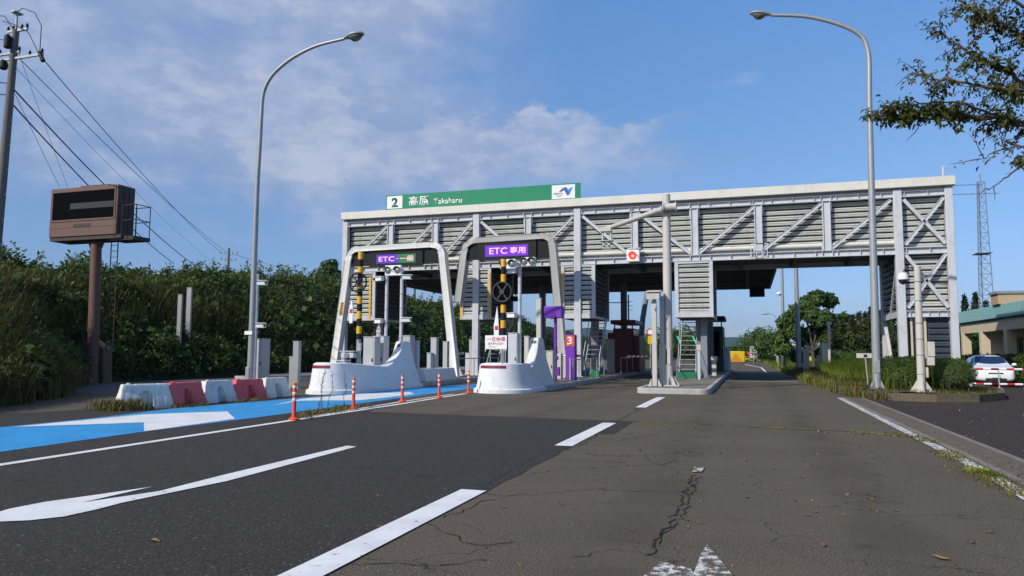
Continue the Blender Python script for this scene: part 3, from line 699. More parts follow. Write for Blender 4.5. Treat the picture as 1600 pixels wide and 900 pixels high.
# long reed grass at the foot of the bank
def hill_grass(name, n, y0, y1, d0, d1, h, mat, seed, w=.022, lean=1.1):
    r = np.random.default_rng(seed); y = r.uniform(y0, y1, n); d = r.uniform(d0, d1, n); b = []
    for i in range(n):
        x = foot(y[i]) - d[i]
        if mnoise.noise(Vector((x * .5, y[i] * .5, seed))) < -.25: continue
        b.append((x, y[i], hillz(x, y[i]) - .05))
    b = np.array(b); return tag(blades(name, b, h * r.uniform(.5, 1.2, len(b)), mat, None, w, lean, seed), kind='stuff')
hill_grass('reed_grass', 15000, 10, 24.6, -.3, 3.4, 1.15, M['bladeleaf'], 41)
hill_grass('reed_grass', 3500, 10, 24.6, -.5, 1.2, .8, M['dryleaf'], 44, .014)
hill_leaves('undergrowth', 5500, 15, 60, .3, 7.5, .50, .9, leafmat('leaf_vine', [(.03, .06, .01), (.06, .11, .016), (.09, .14, .02)], .6), 36, .8)
hill_leaves('undergrowth', 5000, 12, 60, .3, 9.5, .22, 1.15, M['dryleaf'], 37, .3)
hill_grass('reed_grass', 8000, 17, 40, 2.2, 6.4, 1.5, M['bladeleaf'], 42, .02)
hill_grass('reed_grass', 7000, 27, 62, .2, 5.5, 1.3, leafmat('leaf_bank', [(.02, .036, .008), (.045, .07, .014), (.075, .10, .02)], .4), 43, .02)
# concrete retaining block behind the message sign
o = thing('retaining_wall', 'grey concrete retaining wall half buried behind the message sign post', 'wall', (-30.2, 27.3, 0))
m = MB(); m.prism([(-31.6, 27.0, -.1), (-28.6, 27.0, -.1), (-28.7, 27.0, 1.6), (-29.6, 27.0, 2.1), (-31.0, 27.0, 1.5)], (0, .5, 0)); m.build('slab', M['concold'], o)
m = MB(); m.box(-29.7, -27.4, 25.1, 25.6, -.05, .32); m.build('kerb', M['concold'], o)

# ------------------------------------------------------------------ far hills
def ridge(name, pts, y0, depth, mat, seed):
    vs = []; n = 60; m = MB(); k = 8
    xs = [p[0] for p in pts]
    for i in range(n + 1):
        x = xs[0] + (xs[-1] - xs[0]) * i / n; h = float(np.interp(x, xs, [p[1] for p in pts]))
        h *= 1 + .09 * mnoise.noise(Vector((x * .006, seed, 0))) + .04 * mnoise.noise(Vector((x * .02, seed, 2)))
        for j in range(k + 1):
            t = j / k; s = math.sin(t * math.pi) ** .8; vs.append((x, y0 + depth * (t - .5) + 80 * mnoise.noise(Vector((x * .004, t * 3, seed))), h * s * (1 + .1 * mnoise.noise(Vector((x * .01, t * 4, seed)))) - 2))
    m.mesh(vs, [(a, a + 1, a + k + 2, a + k + 1) for i in range(n) for j in range(k) for a in [i * (k + 1) + j]])
    return struct(name, m, mat, sharp=180)
ridge('hills', [(-2300, 20), (-1500, 70), (-1210, 85), (-1000, 130), (-760, 145), (-620, 110), (-430, 60), (-260, 60), (-150, 88), (-60, 92), (60, 70), (200, 45), (700, 60), (1800, 70)], 4000, 700, M['mount'], 3)
ridge('hills', [(-900, 10), (-420, 22), (-240, 24), (-100, 18), (60, 14), (260, 18), (700, 14)], 1400, 200, M['mount'], 9)

# ================================================================== TOLL GATE BRIDGE
YF, YB = 40., 44.6                 # front and back of the enclosed bridge
T = thing('toll_gate_bridge', 'long louvred white steel bridge building on columns spanning all the toll lanes', 'toll gate', (-7, 42, 0))
XL, XRT = -23.85, 9.55
m = MB(); m.box(XL - .05, XRT + .1, YF - .35, YF - .05, 9.66, 10.1); m.box(XL - .05, XRT + .1, YB + .05, YB + .35, 9.66, 10.1); m.box(XL - .05, XL + .25, YF - .05, YB + .05, 9.66, 10.1); m.box(XRT - .2, XRT + .1, YF - .05, YB + .05, 9.66, 10.1)
m.build('fascia', M['cream'], T, .02)
m = MB(); m.box(XL + .25, XRT - .2, YF - .05, YB + .05, 9.9, 10.0); m.build('roof', M['steelg'], T)
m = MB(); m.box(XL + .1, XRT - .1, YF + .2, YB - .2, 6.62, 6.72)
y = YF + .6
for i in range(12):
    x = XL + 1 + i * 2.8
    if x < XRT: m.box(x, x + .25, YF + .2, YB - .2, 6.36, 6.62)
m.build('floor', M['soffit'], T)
m = MB(); m.box(XL + .2, XRT - .2, YF + .5, YF + .56, 6.72, 9.9); m.box(XL + .2, XRT - .2, YB - .56, YB - .5, 6.72, 9.9); m.build('inner_wall', M['louvshade'], T)
def ibeam(m, x0, x1, y, z0, z1, d=.22):
    t = .035; m.box(x0, x1, y - d / 2, y + d / 2, z1 - t, z1); m.box(x0, x1, y - d / 2, y + d / 2, z0, z0 + t); m.box(x0, x1, y - .012, y + .012, z0 + t, z1 - t)
posts = [-20.63, -17.67, -11.9, -5.82, -2.63, .6, 3.88]; cols = [-15.02, -8.99]
for nm, z0, z1 in (('top_chord', 9.22, 9.52), ('bottom_chord', 6.38, 6.72)):
    for y in (YF, YB):
        m = MB(); ibeam(m, XL + .1, XRT - .05, y, z0, z1, .28)
        x = XL + .4
        while x < XRT - .2: m.box(x - .01, x + .01, y - .13, y - .013, z0 + .036, z1 - .036); x += 1.03
        for p in posts + cols:
            for k in (-.24, .24): m.box(p + k - .012, p + k + .012, y - .135, y - .014, z0 + .04, z1 - .04)
        m.build(nm, M['steel'], T)
m = MB(); m.tube([(XL + .3, YF + .12, 7.0), (XRT - 2.4, YF + .12, 7.0)], .11, 12); m.build('duct_pipe', M['cream'], T)
m = MB(); m.box(XL + .1, XRT - .1, YF - .02, YF + .1, 9.53, 9.66); m.build('gutter', M['steelg'], T)
for x in posts:
    m = MB()
    for dx in (-.17, .17): m.box(x + dx - .024, x + dx + .024, YF - .12, YF + .10, 6.73, 9.21)
    m.box(x - .145, x + .145, YF - .05, YF - .03, 6.73, 9.21)
    m.build('truss_post', M['steel'], T)
    for za, zb_, zs in ((8.75, 9.2, (8.85, 9.08)), (6.75, 7.05, (6.82, 6.98))):
        m = MB(); m.box(x - .26, x + .26, YF - .035, YF - .02, za, zb_)
        for a in range(4):
            for zz in zs: m.box(x - .23 + a * .15, x - .205 + a * .15, YF - .0505, YF - .0345, zz, zz + .025)
        m.build('gusset_plate', M['steel'], T)
def column(x, y, w, z1, mat='steel', z0=.19, base=True):
    m = MB(); m.box(x - w / 2, x + w / 2, y - w / 2, y + w / 2, z0, z1)
    if base: m.box(x - w * .8, x + w * .8, y - w * .8, y + w * .8, z0, z0 + .04)
    return m.build('column', M[mat], T, .025)
for x in (XL + .15, XRT - .18): column(x, YF, .34, 9.6, z0=.19 if x < 0 else .0)
for x in cols + [7.13]: column(x, YF, .38, 9.6, z0=.19 if x < 0 else 0.)
column(7.13, YB, .36, 9.6, z0=0.); column(XRT - .18, YB, .34, 9.6, z0=0.); column(XL + .15, YB, .34, 9.6)
for x in (-14.9, -8.99, -2.75): column(x, YB + .1, .42, 6.6, 'colg')
m = MB(); column(-2.3, YF + 1.2, .34, 6.4, 'colg')
def diag(a, b):
    m = MB(); ax, az_ = a; bx, bz = b; d = Vector((bx - ax, 0, bz - az_)).normalized(); n = Vector((-d.z, 0, d.x))
    A, B = Vector((ax, YF - .07, az_)), Vector((bx, YF - .07, bz))
    for s in (-.07, .07): m.beam(A + n * s, B + n * s, .016, .16, n) if False else m.beam(A + n * s, B + n * s, .14, .022, n)
    m.beam(A + Vector((0, -.03, 0)), B + Vector((0, -.03, 0)), .016, .12, n)
    m.build('diagonal_brace', M['steel'], T)
zl, zh = 6.80, 9.12
bays = [(-23.6, -20.85, '/'), (-20.45, -17.85, '/'), (-17.5, -15.3, '/'), (-14.75, -12.1, '\\'), (-11.7, -9.25, '/'), (-8.7, -6.05, '\\'), (-5.6, -2.85, '\\'), (-2.4, .4, '/'), (.8, 3.65, '/'), (4.1, 6.85, '/')]
for a, b, k in bays: diag((a, zl), (b, zh)) if k == '/' else diag((a, zh), (b, zl))
# corrugated louvre sheets: deep rounded ribs
def louvre(m, x0, x1, y, z0, z1, pitch, dep, flip=1, axis='x'):
    z = z0; prof = []
    while z < z1 - .01:
        h = min(pitch, z1 - z)
        prof += [((z, dep * .12), (z + h * .18, 0.)), ((z + h * .18, 0.), (z + h * .32, dep * .22)), ((z + h * .32, dep * .22), (z + h * .46, dep * .02)), ((z + h * .46, dep * .02), (z + h * .70, dep * .25)), ((z, dep * .12), (z - h * .02, dep * .45)), ((z + h * .70, dep * .25), (z + h * .74, dep * .75))]; z += pitch
    back = dep * 1.25
    m.cur = 1  # dark sheet behind the slats, the gaps' shade put into its colour
    if axis == 'x': m.face([(x0, y + back * flip, z0), (x1, y + back * flip, z0), (x1, y + back * flip, z1), (x0, y + back * flip, z1)])
    else: m.face([(y - back * flip, x0, z0), (y - back * flip, x1, z0), (y - back * flip, x1, z1), (y - back * flip, x0, z1)])
    m.cur = 0
    for (za, da), (zb, db) in prof:
        if axis == 'x': m.face([(x0, y + da * flip, za), (x1, y + da * flip, za), (x1, y + db * flip, zb), (x0, y + db * flip, zb)])
        else: m.face([(y - da * flip, x0, za), (y - da * flip, x1, za), (y - db * flip, x1, zb), (y - db * flip, x0, zb)])
edges = [XL + .3] + sorted(posts + cols) + [7.13]
for a, b in zip(edges[:-1], edges[1:]):
    m = MB(); louvre(m, a + .08, b - .08, YF + .20, 6.74, 9.5, .28, .17); m.build('louvre_panel', M['louv'], T, sharp=20)
m = MB(); louvre(m, XL + .2, XRT - .3, YB - .2, 6.74, 9.5, .28, .12, -1); m.build('louvre_panel', M['louv'], T, sharp=20)
m = MB(); louvre(m, YF + .2, YB - .2, XL + .12, 6.74, 9.5, .28, .1, -1, 'y'); m.build('louvre_panel', M['louv'], T, sharp=20)
# the stair tower at the right end
m = MB(); louvre(m, 7.34, 9.2, YF + .20, 6.45, 9.5, .28, .12); m.build('louvre_panel', M['louv'], T, sharp=20)
m = MB(); louvre(m, 7.34, 9.2, YF + .20, 3.55, 6.36, .30, .14); m.build('louvre_panel', M['louv'], T, sharp=20)
m = MB(); louvre(m, YF + .25, YB - .25, XRT - .1, 3.5, 9.6, .30, .14, 1, 'y'); m.build('louvre_panel', M['louv'], T, sharp=20)
m = MB(); louvre(m, YF + .25, YB - .25, 7.02, 3.5, 6.3, .30, .14, -1, 'y'); m.build('louvre_panel', M['louvshade'], T, sharp=20)  # left face of the tower: its shade is painted by the darker louvre
for z0, z1 in ((6.85, 9.1), (3.75, 6.35)): diag((7.4, z0), (9.15, z1)); diag((7.4, z1), (9.15, z0))
m = MB(); ibeam(m, 7.3, 9.25, YF, 3.3, 3.62, .26); ibeam(m, 7.1, 9.4, YB, 3.3, 3.62, .26); m.box(6.98, 7.1, YF + .2, YB - .2, 3.3, 3.6); m.box(9.3, 9.42, YF + .2, YB - .2, 3.3, 3.6)
for k in range(5): m.box(7.5 + k * .4, 7.52 + k * .4, YF - .12, YF - .02, 3.34, 3.58)
m.build('tower_beam', M['steel'], T)
m = MB(); m.box(7.35, 9.2, YF + .3, YF + .4, .2, 3.3)
m.build('tower_glazing', M['dark'], T)
m = MB(); louvre(m, 8.25, 9.2, YF + .12, .4, 3.28, .3, .1); m.build('louvre_panel', surf('louvre_navy_shade', (.045, .055, .075), .35, dirt=.3), T, sharp=20)  # navy colour carries the shade at the tower foot
m = MB()
for x in (7.55, 8.15): m.box(x - .05, x + .05, YF + .1, YF + .22, .2, 3.3)
m.build('tower_post', M['render'], T)
m = MB(); m.beam((7.05, YB - .2, 3.4), (6.95, YF + 1.5, .2), .16, .16); m.beam((7.05, YF + .3, 5.8), (7.05, YF + 2.2, 3.6), .12, .12); m.build('diagonal_brace', M['steel'], T)
m = MB(); m.tube([(9.2, YF - .05, 10.1), (9.2, YF - .05, 10.62)], .05, 8); m.box(9.12, 9.28, YF - .08, YF, 10.6, 10.66); m.build('roof_vent', M['steel'], T)
# the flat canopy over the booths behind the bridge
CX1 = 1.5
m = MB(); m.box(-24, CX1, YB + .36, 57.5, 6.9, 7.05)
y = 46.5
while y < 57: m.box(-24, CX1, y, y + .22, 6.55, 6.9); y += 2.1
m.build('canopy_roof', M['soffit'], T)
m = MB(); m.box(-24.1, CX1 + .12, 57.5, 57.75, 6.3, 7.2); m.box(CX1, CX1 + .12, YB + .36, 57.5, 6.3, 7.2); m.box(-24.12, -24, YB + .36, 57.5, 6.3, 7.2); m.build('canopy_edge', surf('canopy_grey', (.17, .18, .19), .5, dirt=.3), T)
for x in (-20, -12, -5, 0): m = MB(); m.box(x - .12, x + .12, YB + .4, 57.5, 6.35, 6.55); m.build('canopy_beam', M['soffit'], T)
for x in (-14.9, -8.7, -2.6): column(x, 54, .42, 6.6, 'colg')
# four hanging louvred stair boxes, one on each island
def stair_box(x0, x1, mat='louv', stripe=False):
    y0, y1 = YF - .12, YF + 4.2; z0, z1 = 3.4, 6.36
    m = MB(); w = .2
    m.box(x0, x0 + w, y0, y0 + .16, z0, z1); m.box(x1 - w, x1, y0, y0 + .16, z0, z1); m.box(x0 + w, x1 - w, y0 + .005, y0 + .155, z0, z0 + .26); m.box(x0 + w, x1 - w, y0 + .005, y0 + .155, z1 - .1, z1)
    m.box(x0, x1, y1 - .1, y1, z0, z1); m.box(x0 + .01, x0 + .1, y0 + .16, y1 - .1, z0, z0 + .15); m.box(x1 - .1, x1 - .01, y0 + .16, y1 - .1, z0, z0 + .15)
    f = m.build('stair_box', M['steel'], T, .012)
    m = MB(); louvre(m, x0 + w, x1 - w, y0 + .04, z0 + .26, z1 - .1, .27, .15); m.build('louvre_panel', M['louv'], f, sharp=20)
    m = MB(); louvre(m, y0 + .17, y1 - .1, x1 - .03, z0 + .15, z1 - .02, .27, .12, 1, 'y'); louvre(m, y0 + .17, y1 - .1, x0 + .03, z0 + .15, z1 - .02, .27, .12, -1, 'y'); m.build('side_louvre', M['louvshade'], f, sharp=20)  # box sides darkened by colour where they lie in shade
    m = MB(); m.box(x0 + .1, x1 - .1, y0 + .3, y1 - .2, z0 + .02, z0 + .08); m.build('stair_floor', M['soffit'], f)
    if stripe:
        for xs in stripe:
            m = MB(); m.box(xs, xs + .12, y0 - .012, y0 - .003, z0 + .1, z1 - .3); m.build('warning_stripe', M['yellow'], f)
stair_box(-23.8, -21.55, stripe=(-21.95,)); stair_box(-16.0, -14.1, stripe=(-15.98, -14.24)); stair_box(-9.95, -8.0, stripe=(-9.94,)); stair_box(-3.7, -1.72)
# open-tread stairs from the islands up into the boxes
def stairs(x, y0, base=True):
    st = MB(); n = 12; z0, z1 = .25, 3.35; ln = 2.5
    for s in (-.42, .42): st.beam((x + s, y0, z0), (x + s, y0 + ln, z1 + .1), .04, .22)
    sf = st.build('stair_flight', M['steelg'], T)
    t = MB()
    for i in range(n):
        k = (i + .5) / n; t.box(x - .4, x + .4, y0 + ln * k - .12, y0 + ln * k + .12, z0 + (z1 - z0) * k, z0 + (z1 - z0) * k + .035)
    t.build('stair_tread', M['galv'], sf)
    h = MB()
    for s in (-.46, .46): h.tube([(x + s, y0, .25), (x + s, y0, 1.25), (x + s, y0 + ln, z1 + 1.0)], .02, 6)
    h.build('handrail', M['galv'], sf)
    if base:
        b = MB(); b.box(x - .5, x + .5, y0 - .25, y0 + .1, .19, .52); b.build('stair_base', M['greenb'], sf, .01)
stairs(-3.15, 40.2); stairs(-8.4, 40.6); stairs(-14.3, 40.6); stairs(-22.6, 40.6, False)
m = MB()
for k in range(2): m.box(.45, .85, YF - .5, YF - .46, 6.35 + k * .75, 6.40 + k * .75)
for x in (.20, .47, .74, 1.0): m.box(x - .02, x + .02, YF - .5, YF - .46, 6.35, 7.15)
m.box(.2, 1.0, YF - .5, YF - .46, 6.4, 6.45); m.box(.2, 1.0, YF - .5, YF - .46, 7.1, 7.15); m.box(.2, 1.0, YF - .5, YF - .14, 6.34, 6.38)
m.build('signal_cage', M['steel'], T)

# ------------------------------------------------------------------ green name sign on the roof
o = thing('roof_sign', 'long green sign reading 2 and Takaharu standing on the bridge roof', 'sign', (-14.8, YF - .2, 10.1))
m = MB(); m.box(-20.87, -8.79, YF - .28, YF - .16, 10.1, 11.0); m.build('board', M['greens'], o, .008)
m = MB()
for x in np.arange(-20.4, -9, 1.3): m.beam((x, YF - .16, 10.9), (x, YF + .5, 10.1), .05, .05); m.box(x - .03, x + .03, YF - .155, YF - .10, 10.1, 10.95)
m.build('support', M['steelg'], o)
m = MB(); m.box(-20.78, -19.74, YF - .292, YF - .282, 10.17, 10.93); m.build('number_panel', M['signw'], o)
text('2', .42, .58, M['darkgreen_ink'], o, (-20.25, YF - .293, 10.54), bold=.035)
text('高原', 1.32, .60, M['whitei'], o, (-18.65, YF - .283, 10.55), bold=.018)
text('Takaharu', 1.80, .34, M['whitei'], o, (-16.78, YF - .283, 10.44), bold=.014)
m = MB(); m.box(-10.42, -9.08, YF - .292, YF - .282, 10.15, 10.93); lg = m.build('logo_panel', M['signw'], o)
yy = YF - .293
m = MB(); m.prism([(-10.02, yy, 10.54), (-9.78, yy, 10.74), (-9.66, yy, 10.74), (-9.80, yy, 10.56)], (0, -.004, 0)); m.build('logo_mark', M['ink'], lg)
m = MB(); m.prism([(-9.79, yy, 10.75), (-9.62, yy, 10.80), (-9.52, yy, 10.72), (-9.42, yy, 10.36), (-9.52, yy, 10.30)], (0, -.005, 0)); m.build('logo_mark', M['inkblue'], lg)
m = MB(); m.prism([(-9.50, yy, 10.62), (-9.41, yy, 10.33), (-9.20, yy, 10.79), (-9.36, yy, 10.72)], (0, -.004, 0)); m.build('logo_mark', surf('ink_sky', (.03, .22, .6), .5, dirt=0, bmp=0), lg)
text('NEXCO', .55, .10, M['ink'], lg, (-10.05, yy, 10.44), bold=.02); text('西日本', .30, .08, M['ink'], lg, (-9.98, yy, 10.30))
# red lane signal
o = thing('lane_signal', 'white box signal with a lit red lamp fixed under the bridge front', 'traffic signal', (-5.88, YF - .5, 6.4))
m = MB(); m.box(-6.20, -5.50, YF - .5, YF - .22, 6.42, 7.06); h = m.build('housing', M['signw'], o, .03)
m = MB(); m.box(-6.15, -5.45, YF - .45, YF - .18, 7.12, 7.18); m.box(-6.1, -5.6, YF - .22, YF - .13, 6.5, 6.6); m.build('bracket', M['steel'], o)
m = MB(); m.lathe([(.20, 0), (.20, -.02), (.12, -.045), (.001, -.05)], (-5.87, YF - .502, 6.74), 24, 'y'); m.build('lamp', M['ledred'], o)
m = MB(); m.lathe([(.07, 0), (.05, -.03), (.001, -.035)], (-5.85, YF - .553, 6.72), 16, 'y'); m.build('lamp_core', M['ledredc'], o)
m = MB(); pr = []
for k in range(17):
    t = math.pi * (k / 16) ; pr.append((-5.87 + .225 * math.cos(t), 6.74 + .225 * math.sin(t)))
for (a, b), (c, d) in zip(pr[:-1], pr[1:]): m.face([(a, YF - .5, b), (c, YF - .5, d), (c, YF - .68, d), (a, YF - .68, b)])
m.build('visor', M['signw'], o)
# board hung beneath the canopy edge at its right end
o = thing('hanging_board', 'black board hanging under the right end of the canopy', 'sign', (0.9, 55, 5.6)); p = at(1171, 455, 57); q = at(1195, 464, 57)
m = MB(); m.box(p.x, q.x, 56.9, 57.05, at(1183, 464, 57).z, at(1183, 449, 57).z); m.build('board', M['blackp'], o)
m = MB()
for x in (p.x + .15, q.x - .15): m.box(x - .03, x + .03, 56.95, 57.0, at(1183, 449, 57).z, 6.6)
m.build('hanger', M['steelg'], o)

# ------------------------------------------------------------------ ETC lane arches
YA = 37.2
def arch(label, outer, w, right_foot, left_foot, mat, board, led, words, sticker=False):
    """outer: the outer outline from left foot to right foot (x,z); rounded at the shoulders"""
    o = thing('lane_gate_arch', label, 'toll arch', (outer[0][0], YA, 0), 'arched gates over the electronic toll lanes')
    def rounded(pts, rad):
        out = [Vector((pts[0][0], 0, pts[0][1]))]
        for i in range(1, len(pts) - 1):
            p, a, b = [Vector((q[0], 0, q[1])) for q in (pts[i], pts[i - 1], pts[i + 1])]
            A = p + (a - p).normalized() * rad; B = p + (b - p).normalized() * rad
            for k in range(9):
                t = k / 8; out.append(A * (1 - t) ** 2 + p * 2 * t * (1 - t) + B * t * t)
        out.append(Vector((pts[-1][0], 0, pts[-1][1]))); return out
    c = rounded(outer, .85)
    inn = []
    for i, p in enumerate(c):
        d = (c[min(i + 1, len(c) - 1)] - c[max(i - 1, 0)]).normalized(); n = Vector((d.z, 0, -d.x))
        inn.append(p + n * (w if 3 < i < len(c) - 4 else w * 1.25))
    m = MB(); dep = .48
    for i in range(len(c) - 1):
        a, b, e, f = c[i], c[i + 1], inn[i + 1], inn[i]
        q = [(a.x, YA, a.z), (b.x, YA, b.z), (e.x, YA, e.z), (f.x, YA, f.z)]; q2 = [(x, YA + dep, z) for x, y, z in q]
        n0 = len(m.v); m.face(q); m.face(list(reversed(q2))); m.face([q[0], q2[0], q2[1], q[1]]); m.face([q[3], q[2], q2[2], q2[3]])
    for a, b in ((c[0], inn[0]), (c[-1], inn[-1])): m.face([(a.x, YA, a.z), (b.x, YA, b.z), (b.x, YA + dep, b.z), (a.x, YA + dep, a.z)])
    fr = m.build('arch_frame', mat, o, sharp=30)
    md = fr.modifiers.new('weld', 'WELD'); md.merge_threshold = .001
    bv = fr.modifiers.new('edge', 'BEVEL'); bv.width = .03; bv.segments = 3; bv.limit_method = 'ANGLE'; bv.angle_limit = R(45)
    # joints between cladding panels
    m = MB()
    for i in (4, len(c) // 2, len(c) - 5):
        a, b = c[i], inn[i]; m.beam((a.x, YA - .002, a.z), (b.x, YA - .002, b.z), .004, .012, (0, 1, 0))
    m.build('panel_joint', M['ink'], o)
    for x in [f for f in (left_foot, right_foot) if f is not None]:
        m = MB(); m.box(x - .5, x + .5, YA - .25, YA + .8, .185, .24)
        for k in (-.42, .42):
            m.prism([(x + k * .55, YA + .1, .24), (x + k * 1.1, YA + .1, .24), (x + k * .5, YA + .1, .75)], (0, .04, 0))
        m.build('base_plate', M['steelg'], o, .01)
    zt = [p.z for p in inn[9:-9]]
    k0, k1 = 4, len(inn) - 5
    zb = board
    # black board filling the head of the arch, following its inside edge
    top = [p for p in inn if p.z > zb - .02]
    def xin(side, z):
        s = [p for p in (inn[:len(inn) // 2] if side < 0 else inn[len(inn) // 2:])]
        s = sorted(s, key=lambda p: p.z); return float(np.interp(z, [p.z for p in s], [p.x for p in s]))
    poly = [(xin(-1, zb) + .01, YA + .12, zb)] + [(p.x, YA + .12, p.z) for p in top if p.z > zb + .02] + [(xin(1, zb) - .01, YA + .12, zb)]
    m = MB(); m.prism(poly, (0, .22, 0)); b = m.build('black_board', M['black'], o)
    x0, x1, z0, z1 = led
    m = MB(); w_ = x1 - x0; m.box(x0 - .45, x1 + .45, YA + .02, YA + .119, z0 - .16, z1 + .16); cab = m.build('display_housing', M['blackp'], o, .02)
    m = MB()
    for x in np.arange(x0 - .35, x1 + .4, .42): m.box(x, x + .3, YA - .01, YA + .1, z1 + .162, z1 + .19)
    m.build('display_hood', M['blackp'], o)
    xm = words['split']
    ya = YA + .012
    if xm:
        m = MB(); m.box(x0, xm, ya, YA + .018, z0, z1); m.build('led_screen', M['ledv'], o)
        m = MB(); m.box(xm, x1, ya, YA + .018, z0, z1); m.build('led_screen', M['ledg'], o)
    else:
        m = MB(); m.box(x0, x1, ya, YA + .018, z0, z1); m.build('led_screen', M['ledp'], o)
    for t, cx, tw, hh in words['t']: text(t, tw, (z1 - z0) * hh, M['led'] if hh > .1 else M['led'], o, (cx, ya - .001, (z0 + z1) / 2), bold=.012)
    m = MB(); m.beam((x0 - .2, YA + .1, zb - .03), (x1 + .3, YA + .1, zb - .03), .09, .05); m.build('cable_tray', M['steel'], o)
    if sticker:
        i0 = 0; p0 = c[0].lerp(c[1], .52); p1 = c[0].lerp(c[1], .64); off = .22
        m = MB(); m.prism([(p0.x + off - .1, YA - .004, p0.z), (p0.x + off + .12, YA - .004, p0.z), (p1.x + off + .12, YA - .004, p1.z), (p1.x + off - .1, YA - .004, p1.z)], (0, -.004, 0)); m.build('sticker', M['yellow'], o)
        m = MB(); 
        for k in range(6):
            t = .08 + k * .15; q = p0.lerp(p1, t + .03); m.box(q.x + off - .06, q.x + off + .08, YA - .0105, YA - .0085, q.z - .035, q.z + .04); 
        m.build('sticker_marks', M['ink'], o)
    return o
a1 = at(545, 384, YA); b1 = at(691, 376, YA)
x0, x1 = at(588, 402, YA).x, at(649, 402, YA).x; xm = at(622, 402, YA).x
arch('cream white arch over the left lane with ETC and green general-lane display', [(-22.95, .2), (-22.0, 7.55), (-15.95, 7.62), (-15.02, .2)], .31, -15.2, -22.75, M['archw'], 6.43,
     (x0, x1, 6.50, 7.0), dict(split=xm, t=[('ETC', x0 + (xm - x0) * .47, (xm - x0) * .72, .55), ('・', xm - .06, .08, .12), ('一般', (xm + x1) / 2, (x1 - xm) * .80, .66)]), True)
x0, x1 = at(758, 389, YA).x, at(825, 389, YA).x
arch('grey arch over the middle lane with all purple ETC display and one cut-off leg', [(-15.28, 4.25), (-14.85, 7.72), (-9.62, 7.84), (-8.92, .2)], .31, -9.05, None, M['archg'], 6.55,
     (x0, x1, 6.66, 7.26), dict(split=None, t=[('ETC', x0 + (x1 - x0) * .31, (x1 - x0) * .42, .58), ('専用', x0 + (x1 - x0) * .76, (x1 - x0) * .36, .62)]), False)

